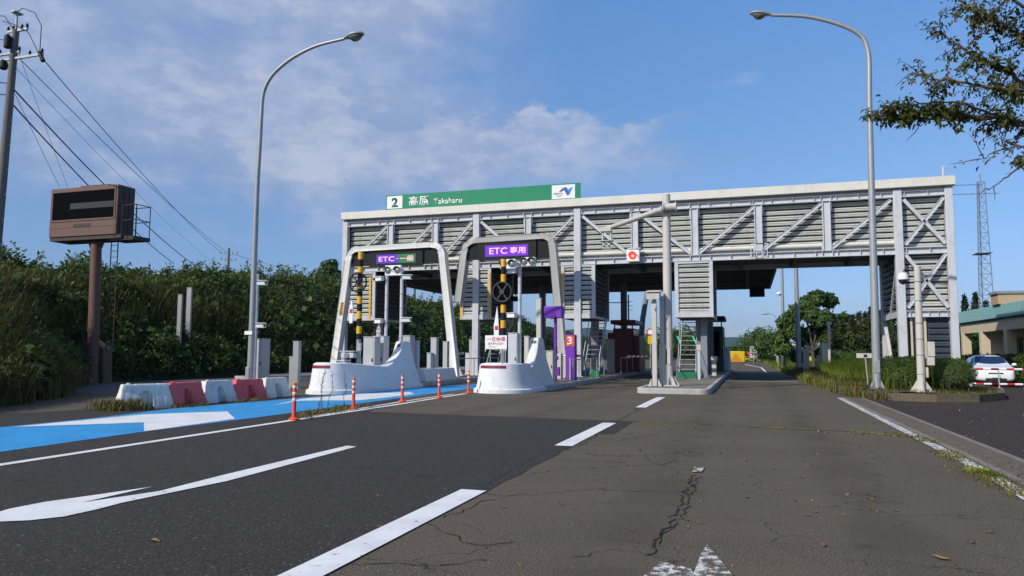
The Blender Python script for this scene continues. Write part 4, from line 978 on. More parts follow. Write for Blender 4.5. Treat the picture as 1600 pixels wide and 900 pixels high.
# ------------------------------------------------------------------ concrete nose walls
def nose_wall(label, xl, xr, yn, yh0, yh1, ye, zt):
    """a thick wall wrapped round the island's end; its right arm sweeps up into a horn"""
    o = thing('nose_wall', label, 'barrier wall', ((xl + xr) / 2, yn + 2, 0), 'white concrete nose walls of the toll islands')
    path = []; r_ = (xr - xl) / 2; cx = (xl + xr) / 2; ry = r_ * 1.35
    yl = yn + ry + 5.2
    for k in range(8): path.append((xl, yl - (yl - yn - ry) * k / 8))
    for k in range(17):
        t = math.pi * k / 16; sq = .95
        ct, stn = math.cos(t), math.sin(t)
        path.append((cx - r_ * math.copysign(abs(ct) ** sq, ct), yn + ry - ry * abs(stn) ** sq))
    nn = 46
    for k in range(1, nn + 1): path.append((xr, yn + ry + (ye - yn - ry) * k / nn))
    def H(i):
        x, y = path[i]
        if i < 8 + 8: return .92 + (1.12 - .92) * min(1, i / 14)
        if y < yn + ry: return 1.12 - .02 * (y - yn)
        t = max(0., min(1, (y - yn - ry) / (yh0 - yn - ry))); base = 1.09 - .13 * t ** .8
        if y <= yh0: return base
        if y < yh1:
            u = (y - yh0) / (yh1 - yh0); return .96 + (zt - .96) * (1 - math.sqrt(max(0, 1 - u ** 2.0))) ** .85
        if y < yh1 + .75: return zt
        u = min(1, (y - yh1 - .75) / (ye - yh1 - .75)); return zt - (zt - .25) * u ** .75 if False else zt - (zt - .3) * u
    rows = []
    for i, (x, y) in enumerate(path):
        a = Vector((*path[max(i - 1, 0)], 0)); b = Vector((*path[min(i + 1, len(path) - 1)], 0)); d = (b - a).normalized(); n = Vector((d.y, -d.x, 0))
        h = H(i); p = Vector((x, y, 0)); th = .34
        bat = .16
        row = [p + n * (bat + .10) + Vector((0, 0, -.01)), p + n * (bat + .09) + Vector((0, 0, .13)), p + n * bat + Vector((0, 0, .17))]
        for k in range(1, 6): z = .17 + (h - .04 - .17) * k / 5; row.append(p + n * bat * max(0, 1 - z / 1.2) + Vector((0, 0, z)))
        row += [p - n * .03 + Vector((0, 0, h)), p - n * (th - .03) + Vector((0, 0, h)), p - n * th + Vector((0, 0, h - .04)), p - n * th + Vector((0, 0, .1))]
        rows.append(row)
    m = MB(); k = len(rows[0]); vs = [v for r in rows for v in r]
    fs = [(i * k + j, i * k + j + 1, (i + 1) * k + j + 1, (i + 1) * k + j) for i in range(len(rows) - 1) for j in range(k - 1)]
    fs += [tuple(range(k)), tuple(reversed(range((len(rows) - 1) * k, len(rows) * k)))]
    m.mesh(vs, fs); m.build('wall_shell', M['wallw'], o, sharp=38)
    # dark red reflective strips
    m = MB()
    idx = [i for i, (x, y) in enumerate(path) if 8 + 4 <= i <= 8 + 10]
    for i in idx[:-1]:
        for (za, zb) in ((.91, 1.02),):
            q = []
            for ii, z in ((i, za), (i + 1, za), (i + 1, zb), (i, zb)):
                a = Vector((*path[max(ii - 1, 0)], 0)); b = Vector((*path[min(ii + 1, len(path) - 1)], 0)); d = (b - a).normalized(); n = Vector((d.y, -d.x, 0))
                q.append(Vector((*path[ii], 0)) + n * (.16 * max(0, 1 - z / 1.2) + .006) + Vector((0, 0, z)))
            m.face(q)
    m.build('reflector_strip', M['redrefl'], o)
    # small reflector on the front of the horn
    ih = [i for i, (x, y) in enumerate(path) if i > 24 and yh0 < y < yh1]
    fy = lambda z: yh0 + (yh1 - yh0) * math.sqrt(max(0, 1 - (1 - ((z - .96) / (zt - .96)) ** (1 / .85)) ** 2))
    ha, hb = zt - .24, zt - .13; ya, yb = fy(ha), fy(hb)
    m = MB(); f = 1
    m.face([(xr - .28, ya - .012, ha + .012), (xr - .08, ya - .012, ha + .012), (xr - .08, yb - .012, hb + .012), (xr - .28, yb - .012, hb + .012)])
    m.build('reflector', M['redrefl'], o)
    # dark damp skirt where it meets the road
    return o
nose_wall('white concrete nose wall at the end of the left island behind the water barriers', -15.2, -13.75, 23.0, 26.4, 27.9, 29.4, 1.95)
nose_wall('white concrete nose wall in the middle, below the stop notice', -9.9, -8.0, 25.9, 27.2, 28.35, 30.3, 2.1)
# low block continuing the left wall
o = thing('concrete_block', 'low white concrete block behind the end of the left nose wall', 'barrier wall', (-14.6, 34, .19))
m = MB(); m.prism([(-14.4, 30.4, .19), (-13.75, 30.4, .19), (-13.9, 30.4, .75), (-14.3, 30.4, .75)], (0, 3.6, 0)); m.build('block', M['wallw'], o, .03)

# ================================================================== STREET FURNITURE
# message sign at the left
o = thing('message_sign', 'brown boxy electronic message sign, switched off, on one round post', 'sign', (-28.85, 26.6, 0))
m = MB(); m.tube([(-28.85, 26.55, -.1), (-28.85, 26.55, 2.2), (-28.98, 26.55, 6.5)], [.26, .25, .235], 18); m.build('post', M['brown'], o)
xa, xb = -31.35, -27.32; zb, zt = 6.80, 9.12
m = MB(); m.box(xa, xb, 26.05, 27.05, zb, zt); cab = m.build('cabinet', M['brown'], o, .03)
m = MB(); m.box(xa + .02, xb + .25, 26.1, 27.2, zb - .17, zb - .01); m.box(xb - .5, xb + .95, 26.2, 27.1, zb - .26, zb - .17); m.build('underframe', M['brownd'], o)
m = MB(); m.box(xb, xb + .012, 26.12, 27.0, zb + .1, zt - .1)
for y in (26.4, 26.7): m.box(xb + .012, xb + .03, y - .02, y + .02, zb + .1, zt - .1)
m.build('side_door', M['brownd'], o)
m = MB(); m.box(xa + .18, xb - .18, 26.03, 26.048, zb + .82, zt - .22); sc_ = m.build('screen', M['screen'], o)
m = MB(); m.box(xa + 1.25, xb - .2, 26.018, 26.028, zb + 1.28, zb + 1.56); m.build('screen_strip', M['screeng'], sc_)
m = MB(); m.box(xa + .1, xb - .1, 26.015, 26.048, zt - .21, zt - .15); m.box(xa + .1, xb - .1, 26.02, 26.048, zb + .72, zb + .80)
m.box(xa + .1, xa + .17, 26.02, 26.048, zb + .8, zt - .21); m.box(xb - .17, xb - .1, 26.02, 26.048, zb + .8, zt - .21); m.build('screen_frame', M['brown'], o)
m = MB(); m.box(xa + 1.5, xb - 1.55, 26.035, 26.048, zb + .44, zb + .58); m.build('vent', M['brownd'], o)
m = MB(); m.box(xa, xb, 26.045, 26.049, zb + .40, zb + .42); m.build('seam', M['brownd'], o)
m = MB(); m.box(xa + 1.5, xb - .8, 26.3, 26.9, zt + .06, zt + .11); m.box(xa + 1.6, xa + 1.7, 26.4, 26.8, zt, zt + .06); m.box(xb - 1, xb - .9, 26.4, 26.8, zt, zt + .06); m.build('roof_hatch', M['brownd'], o)
m = MB()
xr, x_ = xb + .95, xb + .02
m.box(x_, xr, 26.2, 27.1, zb - .16, zb - .09); m.build('catwalk', M['brownd'], o)
m = MB(); h = zb - .09
for y in (26.24, 27.06):
    for x in (x_ + .1, xr - .03): m.tube([(x, y, h), (x, y, h + 1.45)], .022, 6)
    for z in (.75, 1.45): m.tube([(x_, y, h + z), (xr - .03, y, h + z)], .02, 6)
for z in (.75, 1.45): m.tube([(xr - .03, 26.24, h + z), (xr - .03, 27.06, h + z)], .02, 6)
m.build('railing', M['brownd'], o)
m = MB()
for x in (-28.55, -28.15): m.tube([(x, 27.0, 1.5), (x, 27.0, zb - .1)], .025, 6)
for k in range(18): m.tube([(-28.55, 27.0, 1.7 + k * .28), (-28.15, 27.0, 1.7 + k * .28)], .014, 5)
m.build('ladder', M['brownd'], o)
m = MB(); m.prism([(-29.45, 26.5, zb - .17), (-28.5, 26.5, zb - .17), (-28.72, 26.5, zb - .65), (-29.24, 26.5, zb - .65)], (0, .1, 0)); m.build('bracket', M['brownd'], o)

# utility poles and their wires
def utility_pole(loc, top, lean, label, arms, seed=0, rz=0.):
    o = thing('utility_pole', label, 'utility pole', loc, 'concrete utility poles'); x, y, z = loc; T_ = Vector((x + lean, y, top))
    m = MB(); b = Vector((x, y, z - .5)); m.tube([b, b.lerp(T_, .5), T_], [.21, .18, .13], 14); m.build('pole', M['utilp'], o)
    c, s = math.cos(rz), math.sin(rz)
    for k, (dz, l, sh) in enumerate(arms):
        p = T_ - Vector((0, 0, dz)); m = MB(); m.beam(p + Vector((c * (sh - l / 2), s * (sh - l / 2), 0)), p + Vector((c * (sh + l / 2), s * (sh + l / 2), 0)), .09, .09); m.beam(p + Vector((c * (sh - l / 3), s * (sh - l / 3), 0)), p + Vector((0, 0, -.7)), .045, .045); a = m.build('crossarm', M['galv'], o)
        for t in (-.48, -.2, .22, .48):
            q = p + Vector((c * (sh + l * t), s * (sh + l * t), .05)); m = MB(); m.lathe([(.035, 0), (.06, .04), (.035, .07), (.06, .11), (.04, .15), (.02, .2)], q, 8); m.build('insulator', M['blackp'], a)
    m = MB()
    for k in range(16):
        q = b.lerp(T_, .3 + k * .04); m.tube([q + Vector((.16 * (-1) ** k, 0, 0)), q + Vector((.32 * (-1) ** k, 0, 0))], .012, 5)
    m.build('step_bolt', M['galv'], o)
    return o, T_
UP, UT = utility_pole((-29.42, 22, 2.4), 14.9, .45, 'tall leaning concrete utility pole with crossarms at the left edge', [(.05, 1.1, .1), (1.0, 1.6, -.5), (1.25, 2.6, .3)])
m = MB(); m.tube([(UT.x, 22, 14.6), (UT.x, 22, 15.7)], .05, 8); m.box(UT.x - .12, UT.x + .12, 21.8, 22.2, 15.6, 15.66); m.build('lightning_mast', M['galv'], UP)
m = MB(); m.lathe([(.1, 0), (.16, .05), (.16, .3), (.08, .4)], (UT.x - .45, 21.9, 13.2), 10); m.build('transformer', M['blackp'], UP); m = MB(); m.lathe([(.08, 0), (.14, .05), (.14, .5), (.06, .6)], (UT.x - .1, 21.75, 14.0), 10); m.build('switchgear', M['blackp'], UP); m = MB(); m.tube([(UT.x + 1.5, 21.9, 13.72), (UT.x + 1.75, 21.9, 13.3)], [.07, .09], 8); m.build('cable_end', M['blackp'], UP)
m = MB()
for pts in ([(0, 0, .9), (.5, 0, 1.1), (1.2, 0, .8), (1.6, 0, .2), (1.6, 0, -.9)], [(-.6, 0, .7), (.2, 0, .4), (.9, 0, .0), (1.5, 0, -.9)], [(-1.2, 0, 1.0), (-.5, 0, .9), (0, 0, .3)]):
    m.tube([(UT.x + a, 21.85, 14.6 + c) for a, b, c in pts], .018, 5)
m.build('jumper_cable', M['wire'], UP)
F1 = at(357, 408, 75)
FP, FT = utility_pole((F1.x, 75, 6), at(357, 388, 75).z, 0, 'small distant utility pole rising over the hedge-covered bank', [(.7, 2.2, 0), (1.5, 1.8, 0)], rz=.3)
F2 = at(648, 450, 105)
FP2, FT2 = utility_pole((F2.x, 105, 7), at(648, 433, 105).z, 0, 'faint utility pole seen under the left gate arch', [(.5, 2.4, 0), (1.3, 2.0, 0)], rz=.3)
def wire(label, a, b, sag, r=.018, n=28):
    a, b = Vector(a), Vector(b); o = thing('power_line', label, 'power line', tuple(a), 'overhead lines from the utility pole')
    m = MB(); m.tube([a.lerp(b, k / n) - Vector((0, 0, sag * 4 * (k / n) * (1 - k / n))) for k in range(n + 1)], r, 5); m.build('cable', M['wire'], o)
wire('uppermost cable from the pole crossarm tip to the far pole', (UT.x + 1.7, 22, 13.35), FT - Vector((.9, 0, .6)), .55, .020)
wire('second cable from the leaning pole, just below the uppermost', at(27, 88, 22), FT - Vector((-.4, 0, .9)), .5, .018)
wire('thin third cable under the second, leaving the pole by its step bolts', at(24, 105, 22), at(330, 408, 70), .4, .010)
wire('thick cable passing behind the message sign, upper of a pair', at(22, 140, 22), at(305, 415, 60), .5, .032)
wire('thick cable passing behind the message sign, lower of a pair', at(17, 160, 22), at(272, 412, 58), .45, .032)
wire('faint steep wire left of the message sign with small clamps', at(24, 148, 22), at(92, 290, 27), .02, .010)
wire('faint steep wire dropping behind the message sign roof', at(28, 80, 22), at(120, 330, 33), .05, .009)
wire('cable leaving the pole to the left at crossarm height', (UT.x - .5, 22, 14.5), (-36, 14, 14.8), .2, .016)
wire('cable leaving the pole to the left at mid height', at(14, 130, 22), (-38, 12, 12.2), .3, .02)
wire('cable leaving the pole to the left below the others', at(12, 148, 22), (-38, 12, 11.2), .3, .02)
wire('distant cable running on from the small far pole', FT - Vector((-.5, 0, .7)), FT2 - Vector((.5, 0, .5)), 1.2, .02)

# street lamps
def street_lamp(label, path, rr, head_dir, loc, plate=False):
    o = thing('street_lamp', label, 'street lamp', loc, 'tall curved street lamps')
    # smooth the path
    P_ = [Vector(p) for p in path]; out = []
    for i in range(len(P_) - 1):
        p0, p1, p2, p3 = P_[max(i - 1, 0)], P_[i], P_[i + 1], P_[min(i + 2, len(P_) - 1)]
        for k in range(6):
            t = k / 6; out.append(.5 * ((2 * p1) + (p2 - p0) * t + (2 * p0 - 5 * p1 + 4 * p2 - p3) * t * t + (-p0 + 3 * p1 - 3 * p2 + p3) * t ** 3))
    out.append(P_[-1]); n = len(out); tot = [0]
    for a, b in zip(out[:-1], out[1:]): tot.append(tot[-1] + (b - a).length)
    m = MB(); m.tube(out, [rr * (1 - .58 * s / tot[-1]) for s in tot], 16); m.build('pole', M['lamp'], o)
    b = Vector(path[0]); m = MB(); m.box(b.x - .24, b.x + .24, b.y - .24, b.y + .24, b.z, b.z + .04)
    for k in range(4):
        a = k * math.pi / 2 + math.pi / 4; d = Vector((math.cos(a), math.sin(a), 0)); m.prism([b + d * rr * .9 + Vector((0, 0, .04)), b + d * .30 + Vector((0, 0, .04)), b + d * rr * .9 + Vector((0, 0, .32))], Vector((-d.y, d.x, 0)) * .015)
    m.build('base_plate', M['lamp'], o)
    m = MB(); m.box(b.x - rr * .6, b.x + rr * .6, b.y - rr - .012, b.y, b.z + .55, b.z + 1.0); m.build('hand_hole', M['lamp'], o, .01)
    d = (out[-1] - out[-2]).normalized(); p = out[-1]; s = Vector((-d.y, d.x, 0)).normalized(); u = d.cross(s) if d.cross(s).z > 0 else s.cross(d)
    m = MB(); vs = []; prof = [(-.12, .03, .03, .03), (.0, .05, .05, .04), (.12, .11, .09, .06), (.28, .19, .13, .05), (.45, .215, .15, .03), (.62, .19, .13, .02), (.74, .12, .08, .015), (.80, .02, .01, .005)]
    nn = 16
    for t, w, hu, hd in prof:
        for k in range(nn):
            a = 2 * math.pi * k / nn; cs, sn = math.cos(a), math.sin(a); vs.append(p + d * t + s * cs * w + u * (sn * (hu if sn > 0 else hd) + .02))
    m.mesh(vs, [(i * nn + k, i * nn + (k + 1) % nn, (i + 1) * nn + (k + 1) % nn, (i + 1) * nn + k) for i in range(len(prof) - 1) for k in range(nn)] + [tuple(range(nn))])
    m.build('lamp_head', M['lamp'], o)
    m = MB(); vs = []; prof = [(.20, .10, .02), (.26, .15, .10), (.36, .18, .17), (.48, .18, .185), (.60, .15, .13), (.68, .10, .04)]
    for t, w, hd in prof:
        for k in range(nn):
            a = math.pi + math.pi * k / (nn - 1); vs.append(p + d * t + s * math.cos(a) * w + u * (math.sin(a) * hd - .01))
    m.mesh(vs, [(i * nn + k, i * nn + k + 1, (i + 1) * nn + k + 1, (i + 1) * nn + k) for i in range(len(prof) - 1) for k in range(nn - 1)])
    m.build('lamp_glass', M['lens'], o)
    if plate:
        m = MB(); m.box(b.x - .16, b.x + .16, b.y - rr - .02, b.y - rr - .008, 1.55 + .55, 1.68 + .55); m.build('number_plate', M['signw'], o)
    return o
YL = 22.4
lp_ = [(388.5, 617), (392, 560), (401, 310), (405, 239), (408, 184), (410, 155), (414, 138), (423, 121), (438, 105), (461, 88), (495, 71.5), (538, 60.5)]
street_lamp('left street lamp, its arm curving right, beside the left gate', [at(u, v, YL) for u, v in lp_], .125, 1, tuple(at(388.5, 617, YL)), True)
YR = 29.
rp_ = [(1371, 607), (1368, 520), (1362, 300), (1358.6, 160), (1358.2, 105), (1356.5, 82), (1349.6, 61), (1335, 48.5), (1315, 39.6), (1286, 31), (1253, 25.2), (1205, 23.5)]
street_lamp('right street lamp, its arm curving left, standing in the planted island', [at(u, v, YR) for u, v in rp_], .15, -1, tuple(at(1371, 607, YR)))

# orange delineator posts
def delineator(label, p):
    o = thing('delineator_post', label, 'delineator', tuple(p), 'orange delineators along the white line'); x, y, z = p
    m = MB(); m.lathe([(.125, .012), (.125, .03), (.10, .05), (.055, .075), (.046, .12), (.043, .45), (.043, .80), (.036, .82), (.001, .825)], (x, y, 0), 18); m.build('post', M['orange'], o)
    for z0 in (.42, .56, .70):
        m = MB(); m.lathe([(.0438, z0), (.0455, z0 + .003), (.0455, z0 + .057), (.0438, z0 + .06)], (x, y, 0), 18); m.build('reflective_band', M['reflw'], o)
for lab, u, v in (('nearest orange post, before the water barriers', 459, 657), ('second orange post, among the weeds', 552, 640), ('third orange post, under the left arch', 628.5, 628.5), ('fourth orange post, in front of the right foot of the cream arch', 686, 622.5), ('farthest orange post, touching the middle nose wall', 732, 614.5)):
    delineator(lab, gp(u, v))

# water-filled barriers
def water_barrier(label, c, rz, mat, ln=1.25, red=True):
    o = thing('water_barrier', label, 'road barrier', (c[0], c[1], 0), 'water barriers closing the left lane'); o.rotation_euler = (0, 0, rz)
    prof = [(-.25, .0), (-.25, .06), (-.13, .42), (-.115, .46), (-.115, .60), (-.09, .64), (.09, .64), (.115, .60), (.115, .46), (.13, .42), (.25, .06), (.25, 0)]
    nx = 40; m = MB(); rows = []
    for i in range(nx + 1):
        x = -ln / 2 + ln * i / nx; t = abs(x) / (ln / 2); row = []
        for y, z in prof:
            k = 1.
            if z < .44 and abs(x) < .10 * ln * (1.25 - 1.5 * z): k = .25
            if .04 < z < .44 and i % 6 == 3: k *= .94
            en = (1 - max(0, t - .93) * 1.2); sl = (1 - z / .64) * .14 * (1 if x > 0 else -1) * t
            if z > .58 and i % 20 == 10: z -= .015
            row.append((x + sl, y * k * en, z))
        rows.append(row)
    k = len(prof); vs = [v for r in rows for v in r]; m.mesh(vs, [(i * k + j, i * k + (j + 1) % k, (i + 1) * k + (j + 1) % k, (i + 1) * k + j) for i in range(nx) for j in range(k)] + [tuple(range(k)), tuple(reversed(range(nx * k, nx * k + k)))])
    bo = m.build('body', M[mat], o, local=True, sharp=50)
    m = MB(); m.lathe([(.045, .62), (.045, .665), (.03, .67)], (-ln * .36, 0, 0), 12); m.build('filler_cap', M[mat], o, local=True)
    m = MB(); m.cbox((ln / 2 + .05, 0, .40), (.10, .07, .30)); m.cbox((-ln / 2 - .03, 0, .25), (.06, .10, .22)); m.build('coupling', M[mat], o, local=True)
    return o
bl = [('white dirty water barrier at the near left end of the row', 'whitep', (188, 641), (270, 637)), ('red water barrier between the nearest white one and the middle white one', 'redp', (268, 637), (324, 631.5)),
      ('middle white water barrier between two red ones', 'whitep', (324, 631), (371, 627)), ('red water barrier beside the farthest white one', 'redp', (371, 627), (418, 623.5)), ('white water barrier at the far right end of the row, nearest the nose wall', 'whitep', (419, 623), (456, 618.5))]
for lab, mt, pa, pb in bl:
    a, b = gp(*pa), gp(*pb); d = b - a; n = Vector((-d.y, d.x, 0)).normalized(); c = (a + b) / 2 + n * .25
    water_barrier(lab, c, math.atan2(d.y, d.x), mt, max(1.05, d.length * .86))

# ------------------------------------------------------------------ equipment on the islands
def striped_pole(label, p, ztop, zdisc, lit, loc):
    o = thing('striped_signal_pole', label, 'lane signal', loc, 'striped lane poles with round crosses'); x, y = p
    z = ztop; k = 0
    m = MB(); m.tube([(x, y, .19), (x, y, 2.0)], .095, 14); m.build('post', M['galv'], o)
    while z > 2.05:
        z2 = max(2.0, z - .30); b_ = MB(); b_.tube([(x, y, z2), (x, y, z)], .105, 14); b_.build('black_band' if k % 2 else 'yellow_band', M['blackp' if k % 2 else 'yellow'], o); z = z2; k += 1
    m = MB(); n = 28; rr = .38; ring = [(x + rr * math.cos(2 * math.pi * i / n), y - .17, zdisc + rr * math.sin(2 * math.pi * i / n)) for i in range(n + 1)]
    m.tube(ring, .032, 8, False)
    for a in ((R(45), R(135), R(0), R(90)) if lit else (R(55), R(125))):
        d = Vector((math.cos(a), 0, math.sin(a))) * rr; c = Vector((x, y - .17, zdisc)); m.beam(c - d, c + d, .02, .055)
    m.lathe([(.10, -.05), (.10, .04), (.05, .06)], (x, y - .17, zdisc), 14, 'y')
    m.box(x - .04, x + .04, y - .16, y, zdisc - .05, zdisc + .05); dsc = m.build('cross_disc', M['blackp'] if lit else surf('disc_grey', (.055, .06, .06), .6, dirt=.3, spec=.2), o)
    if not lit: 
        m = MB(); m.lathe([(.35, .02), (.35, .035)], (x, y - .17, zdisc), 28, 'y'); m.build('disc_back', M['screen'], o)
    m = MB(); m.prism([(x - .36, y - .25, .19), (x + .34, y - .25, .19), (x + .14, y - .2, .62), (x - .14, y - .2, .62)], (0, .5, 0)); m.build('footing', M['beige'], o, .02)
    m = MB(); m.tube([(x + .11, y - .06, .7), (x + .13, y - .08, 1.6)], .02, 6); m.box(x + .05, x + .16, y - .13, y - .02, 1.55, 1.85); m.build('junction_box', M['galv'], o)
    return o
p1 = atX(560, 560, -14.9); striped_pole('black and yellow striped pole with spoked wheel disc under the cream arch', (p1.x, p1.y), atX(560, 393, -14.9).z, atX(559, 441, -14.9).z, True, (p1.x, p1.y, .19))
p2 = atX(786, 560, -9.1); striped_pole('black and yellow striped pole with dark cross disc, behind the stop notice', (p2.x, p2.y), atX(784, 404, -9.1).z, atX(784, 456, -9.1).z, False, (p2.x, p2.y, .19))
# folded barrier flags
for X, u, v0, v1, lab in ((-14.75, 549, 468, 505, 'white folded flag with red mark beside the left striped pole'), (-9.0, 776, 478, 548, 'white folded flag with red mark left of the right striped pole')):
    a, b = atX(u, v0, X), atX(u, v1, X); o = thing('folded_flag', lab, 'flag', (a.x, a.y, b.z), 'folded flags on the striped poles')
    m = MB(); w = .11; m.prism([(a.x + .02, a.y, a.z), (a.x - w, a.y, a.z * .55 + b.z * .45), (a.x - w * .7, a.y, b.z), (a.x + .06, a.y, b.z), (a.x + .09, a.y, a.z * .5 + b.z * .5)], (0, .05, 0)); m.build('cloth', M['signw'], o)
    m = MB(); zc = a.z * .5 + b.z * .5; m.box(a.x - w * .6, a.x + .07, a.y - .006, a.y - .001, zc - .07, zc + .09); m.build('red_mark', M['inkred'], o)
# stop notice board
X = -9.35; a, b = atX(759, 523, X), atX(791, 546, X); yb = a.y
o = thing('stop_notice', 'small white notice board with red Japanese writing above middle nose wall', 'sign', (at(775, 560, yb).x, yb, .19)); x0, x1 = at(758, 530, yb).x, at(792, 530, yb).x; z0, z1 = at(775, 545.5, yb).z, at(775, 524, yb).z
m = MB(); m.box(x0, x1, yb, yb + .02, z0, z1); m.build('board', M['signw'], o, .004)
m = MB(); m.tube([(x0 + .2, yb + .04, .19), (x0 + .2, yb + .04, z1 - .05)], .02, 8); m.tube([(x1 - .2, yb + .04, .19), (x1 - .2, yb + .04, z1 - .05)], .02, 8); m.build('post', M['galv'], o)
w = x1 - x0; zc = (z0 + z1) / 2; hh = z1 - z0
text('一旦停車', w * .86, hh * .34, M['inkred'], o, ((x0 + x1) / 2, yb - .001, z1 - hh * .27), bold=.012)
text('通行券をお取り', w * .74, hh * .17, M['inkred'], o, (x0 + w * .5, yb - .001, z1 - hh * .60)); text('下さい。', w * .34, hh * .17, M['inkred'], o, (x0 + w * .32, yb - .001, z1 - hh * .83))

def antenna_pole(label, x, y, ztop, cams, signal=None, wires=True, lean=0.):
    o = thing('equipment_pole', label, 'pole', (x, y, .19), 'slim white poles with cameras on the islands')
    m = MB(); m.tube([(x, y, .19), (x, y, ztop)], .075, 14); m.box(x - .16, x + .16, y - .16, y + .16, .19, .23); m.build('pole', M['steel'], o)
    for z, s in cams:
        m = MB(); m.beam((x, y - .02, z), (x + s * .16, y - .1, z), .05, .05); m.build('bracket', M['steel'], o)
        m = MB(); m.cbox((x + s * .32, y - .14, z + .02), (.42, .18, .17), s * .3); m.cbox((x + s * .32, y - .16, z + .12), (.50, .24, .03), s * .3); c = m.build('camera', M['signw'], o, .012)
        m = MB(); m.cbox((x + s * .54, y - .18, z + .02), (.06, .10, .10), s * .3); m.build('lens', M['ink'], c)
    for k in range(6): z = .8 + k * (ztop - 1) / 6; m = MB(); m.lathe([(.082, 0), (.082, .04)], (x, y, z), 12); m.build('pole_clamp', M['galv'], o)
    return o
def signal_head(label, x, y, z, w=.78, h=.46, lit=None):
    o = thing('gate_signal', label, 'traffic signal', (x, y, z), 'double lamp signals under the arches')
    m = MB(); m.box(x - w / 2, x + w / 2, y - .1, y + .12, z - h / 2, z + h / 2); m.build('housing', M['signw'], o, .02)
    for s in (-.23, .23):
        m = MB(); m.lathe([(.155, -.001), (.155, -.012), (.10, -.05), (.001, -.07)], (x + s * w / .78, y - .1, z), 18, 'y'); m.build('lamp', M['sigl'], o)
        m = MB(); pr = [(x + s * w / .78 + .17 * math.cos(math.pi * k / 12), z + .17 * math.sin(math.pi * k / 12)) for k in range(13)]
        for (a_, b_), (c_, d_) in zip(pr[:-1], pr[1:]): m.face([(a_, y - .1, b_), (c_, y - .1, d_), (c_, y - .26, d_), (a_, y - .26, b_)])
        m.build('visor', M['steelg'], o)
    m = MB(); m.box(x - w / 2 - .04, x + w / 2 + .04, y + .12, y + .16, z - .06, z + .06); m.build('bracket', M['steel'], o)
a = atX(604, 560, -15.1); b = atX(628, 560, -14.7); yy = (a.y + b.y) / 2
antenna_pole('left of two slim white poles, with two cameras, under the cream arch', at(603.5, 500, yy).x, yy, at(604, 432, yy).z, [(at(604, 437, yy).z, -1), (at(604, 503, yy).z, -1)])
antenna_pole('right of two slim white poles, with two cameras, under the cream arch', at(627, 500, yy).x, yy, at(627, 430, yy).z, [(at(627, 435, yy).z, 1), (at(627, 501, yy).z, 1)])
signal_head('white double lamp signal across the two slim poles of the left gate', at(616, 423, yy - .1).x, yy - .14, at(616, 423, yy - .1).z)
c = atX(811, 560, -9.0)
antenna_pole('slim white pole with camera right of the right striped pole', at(812, 500, c.y).x, c.y, at(812, 407, c.y).z, [(at(812, 494, c.y).z, -1), (at(812, 425, c.y).z, -1)])
signal_head('white double lamp signal beside the top of the right striped pole', at(795, 413, c.y - .3).x, c.y - .34, at(795, 413, c.y - .3).z, .66, .40)
signal_head('white double lamp signal right of the slim pole under the grey arch', at(826, 409, c.y - .3).x, c.y - .3, at(826, 409, c.y - .3).z, .58, .36)
# a single camera hanging from the canopy
q = at(806, 467, 44.2); o = thing('ceiling_camera', 'small black camera hanging under the canopy between the slim pole and columns', 'camera', tuple(q))
m = MB(); m.tube([(q.x, q.y, q.z + .2), (q.x, q.y, q.z + 2.6)], .04, 8); m.build('drop_rod', M['blackp'], o)
m = MB(); m.cbox((q.x, q.y, q.z), (.38, .6, .3)); m.cbox((q.x, q.y - .35, q.z - .03), (.2, .12, .2)); m.build('body', M['blackp'], o, .03)

def cabinet(label, u0, u1, v0, vb, X=None, Y=None, depth=.5, mat='beige', z0=None, name='control_cabinet', cat='cabinet', group='grey cabinets on the islands', door=True):
    uc = (u0 + u1) / 2
    if Y is None: Y = atX(uc, vb, X).y
    x0, x1 = at(u0, v0, Y).x, at(u1, v0, Y).x; zt = at(uc, v0, Y).z; zb = at(uc, vb, Y).z if z0 is None else z0
    o = thing(name, label, cat, ((x0 + x1) / 2, Y, zb), group)
    m = MB(); m.box(x0, x1, Y, Y + depth, zb, zt); m.build('body', M[mat], o, .015)
    w = x1 - x0
    m = MB(); m.box(x0 - .015, x1 + .015, Y - .02, Y + depth + .015, zt, zt + .03); m.build('cap', M[mat], o, .005)
    if door:
        m = MB(); m.box(x0 + w * .08, x1 - w * .08, Y - .012, Y - .001, zb + .1 * (zt - zb), zt - .06 * (zt - zb)); d = m.build('door', M[mat], o, .004)
        m = MB(); m.box(x1 - w * .24, x1 - w * .14, Y - .03, Y - .013, (zb + zt) / 2 - .06, (zb + zt) / 2 + .08); m.build('handle', M['ink'], d)
    m = MB(); m.box(x0 - .03, x1 + .03, Y - .03, Y + depth + .03, zb - .02, zb + .06); m.build('plinth', M['conc'], o)
    return o
cabinet('tall pale cabinet behind the rim of the left nose wall, right of striped pole', 568, 586, 527, 582, X=-15.1, z0=.19, mat='steelg')
cabinet('second pale cabinet beside the striped pole, in front of the slim poles', 584, 600, 526, 580, Y=28.4, z0=.19, mat='steel')
cabinet('grey cabinet hidden partly by the horn of the left nose wall', 622, 641, 525, 590, X=-14.7, z0=.19, mat='steelg')
cabinet('slim white post cabinet just right of the left horn', 646, 653, 533, 588, X=-14.5, z0=.19, mat='steel', depth=.22, door=False, name='sensor_post', cat='sensor post', group='sensor posts along the lanes')
cabinet('tall grey sensor post left of the cream arch right leg', 673, 682, 528, 584, X=-14.9, z0=.19, mat='steelg', depth=.3, door=False, name='sensor_post', cat='sensor post', group='sensor posts along the lanes')
cabinet('shorter grey sensor post attached to the tall one by the arch leg', 667, 673, 552, 585, X=-15.0, z0=.19, mat='steelg', depth=.3, door=False, name='sensor_post', cat='sensor post', group='sensor posts along the lanes')
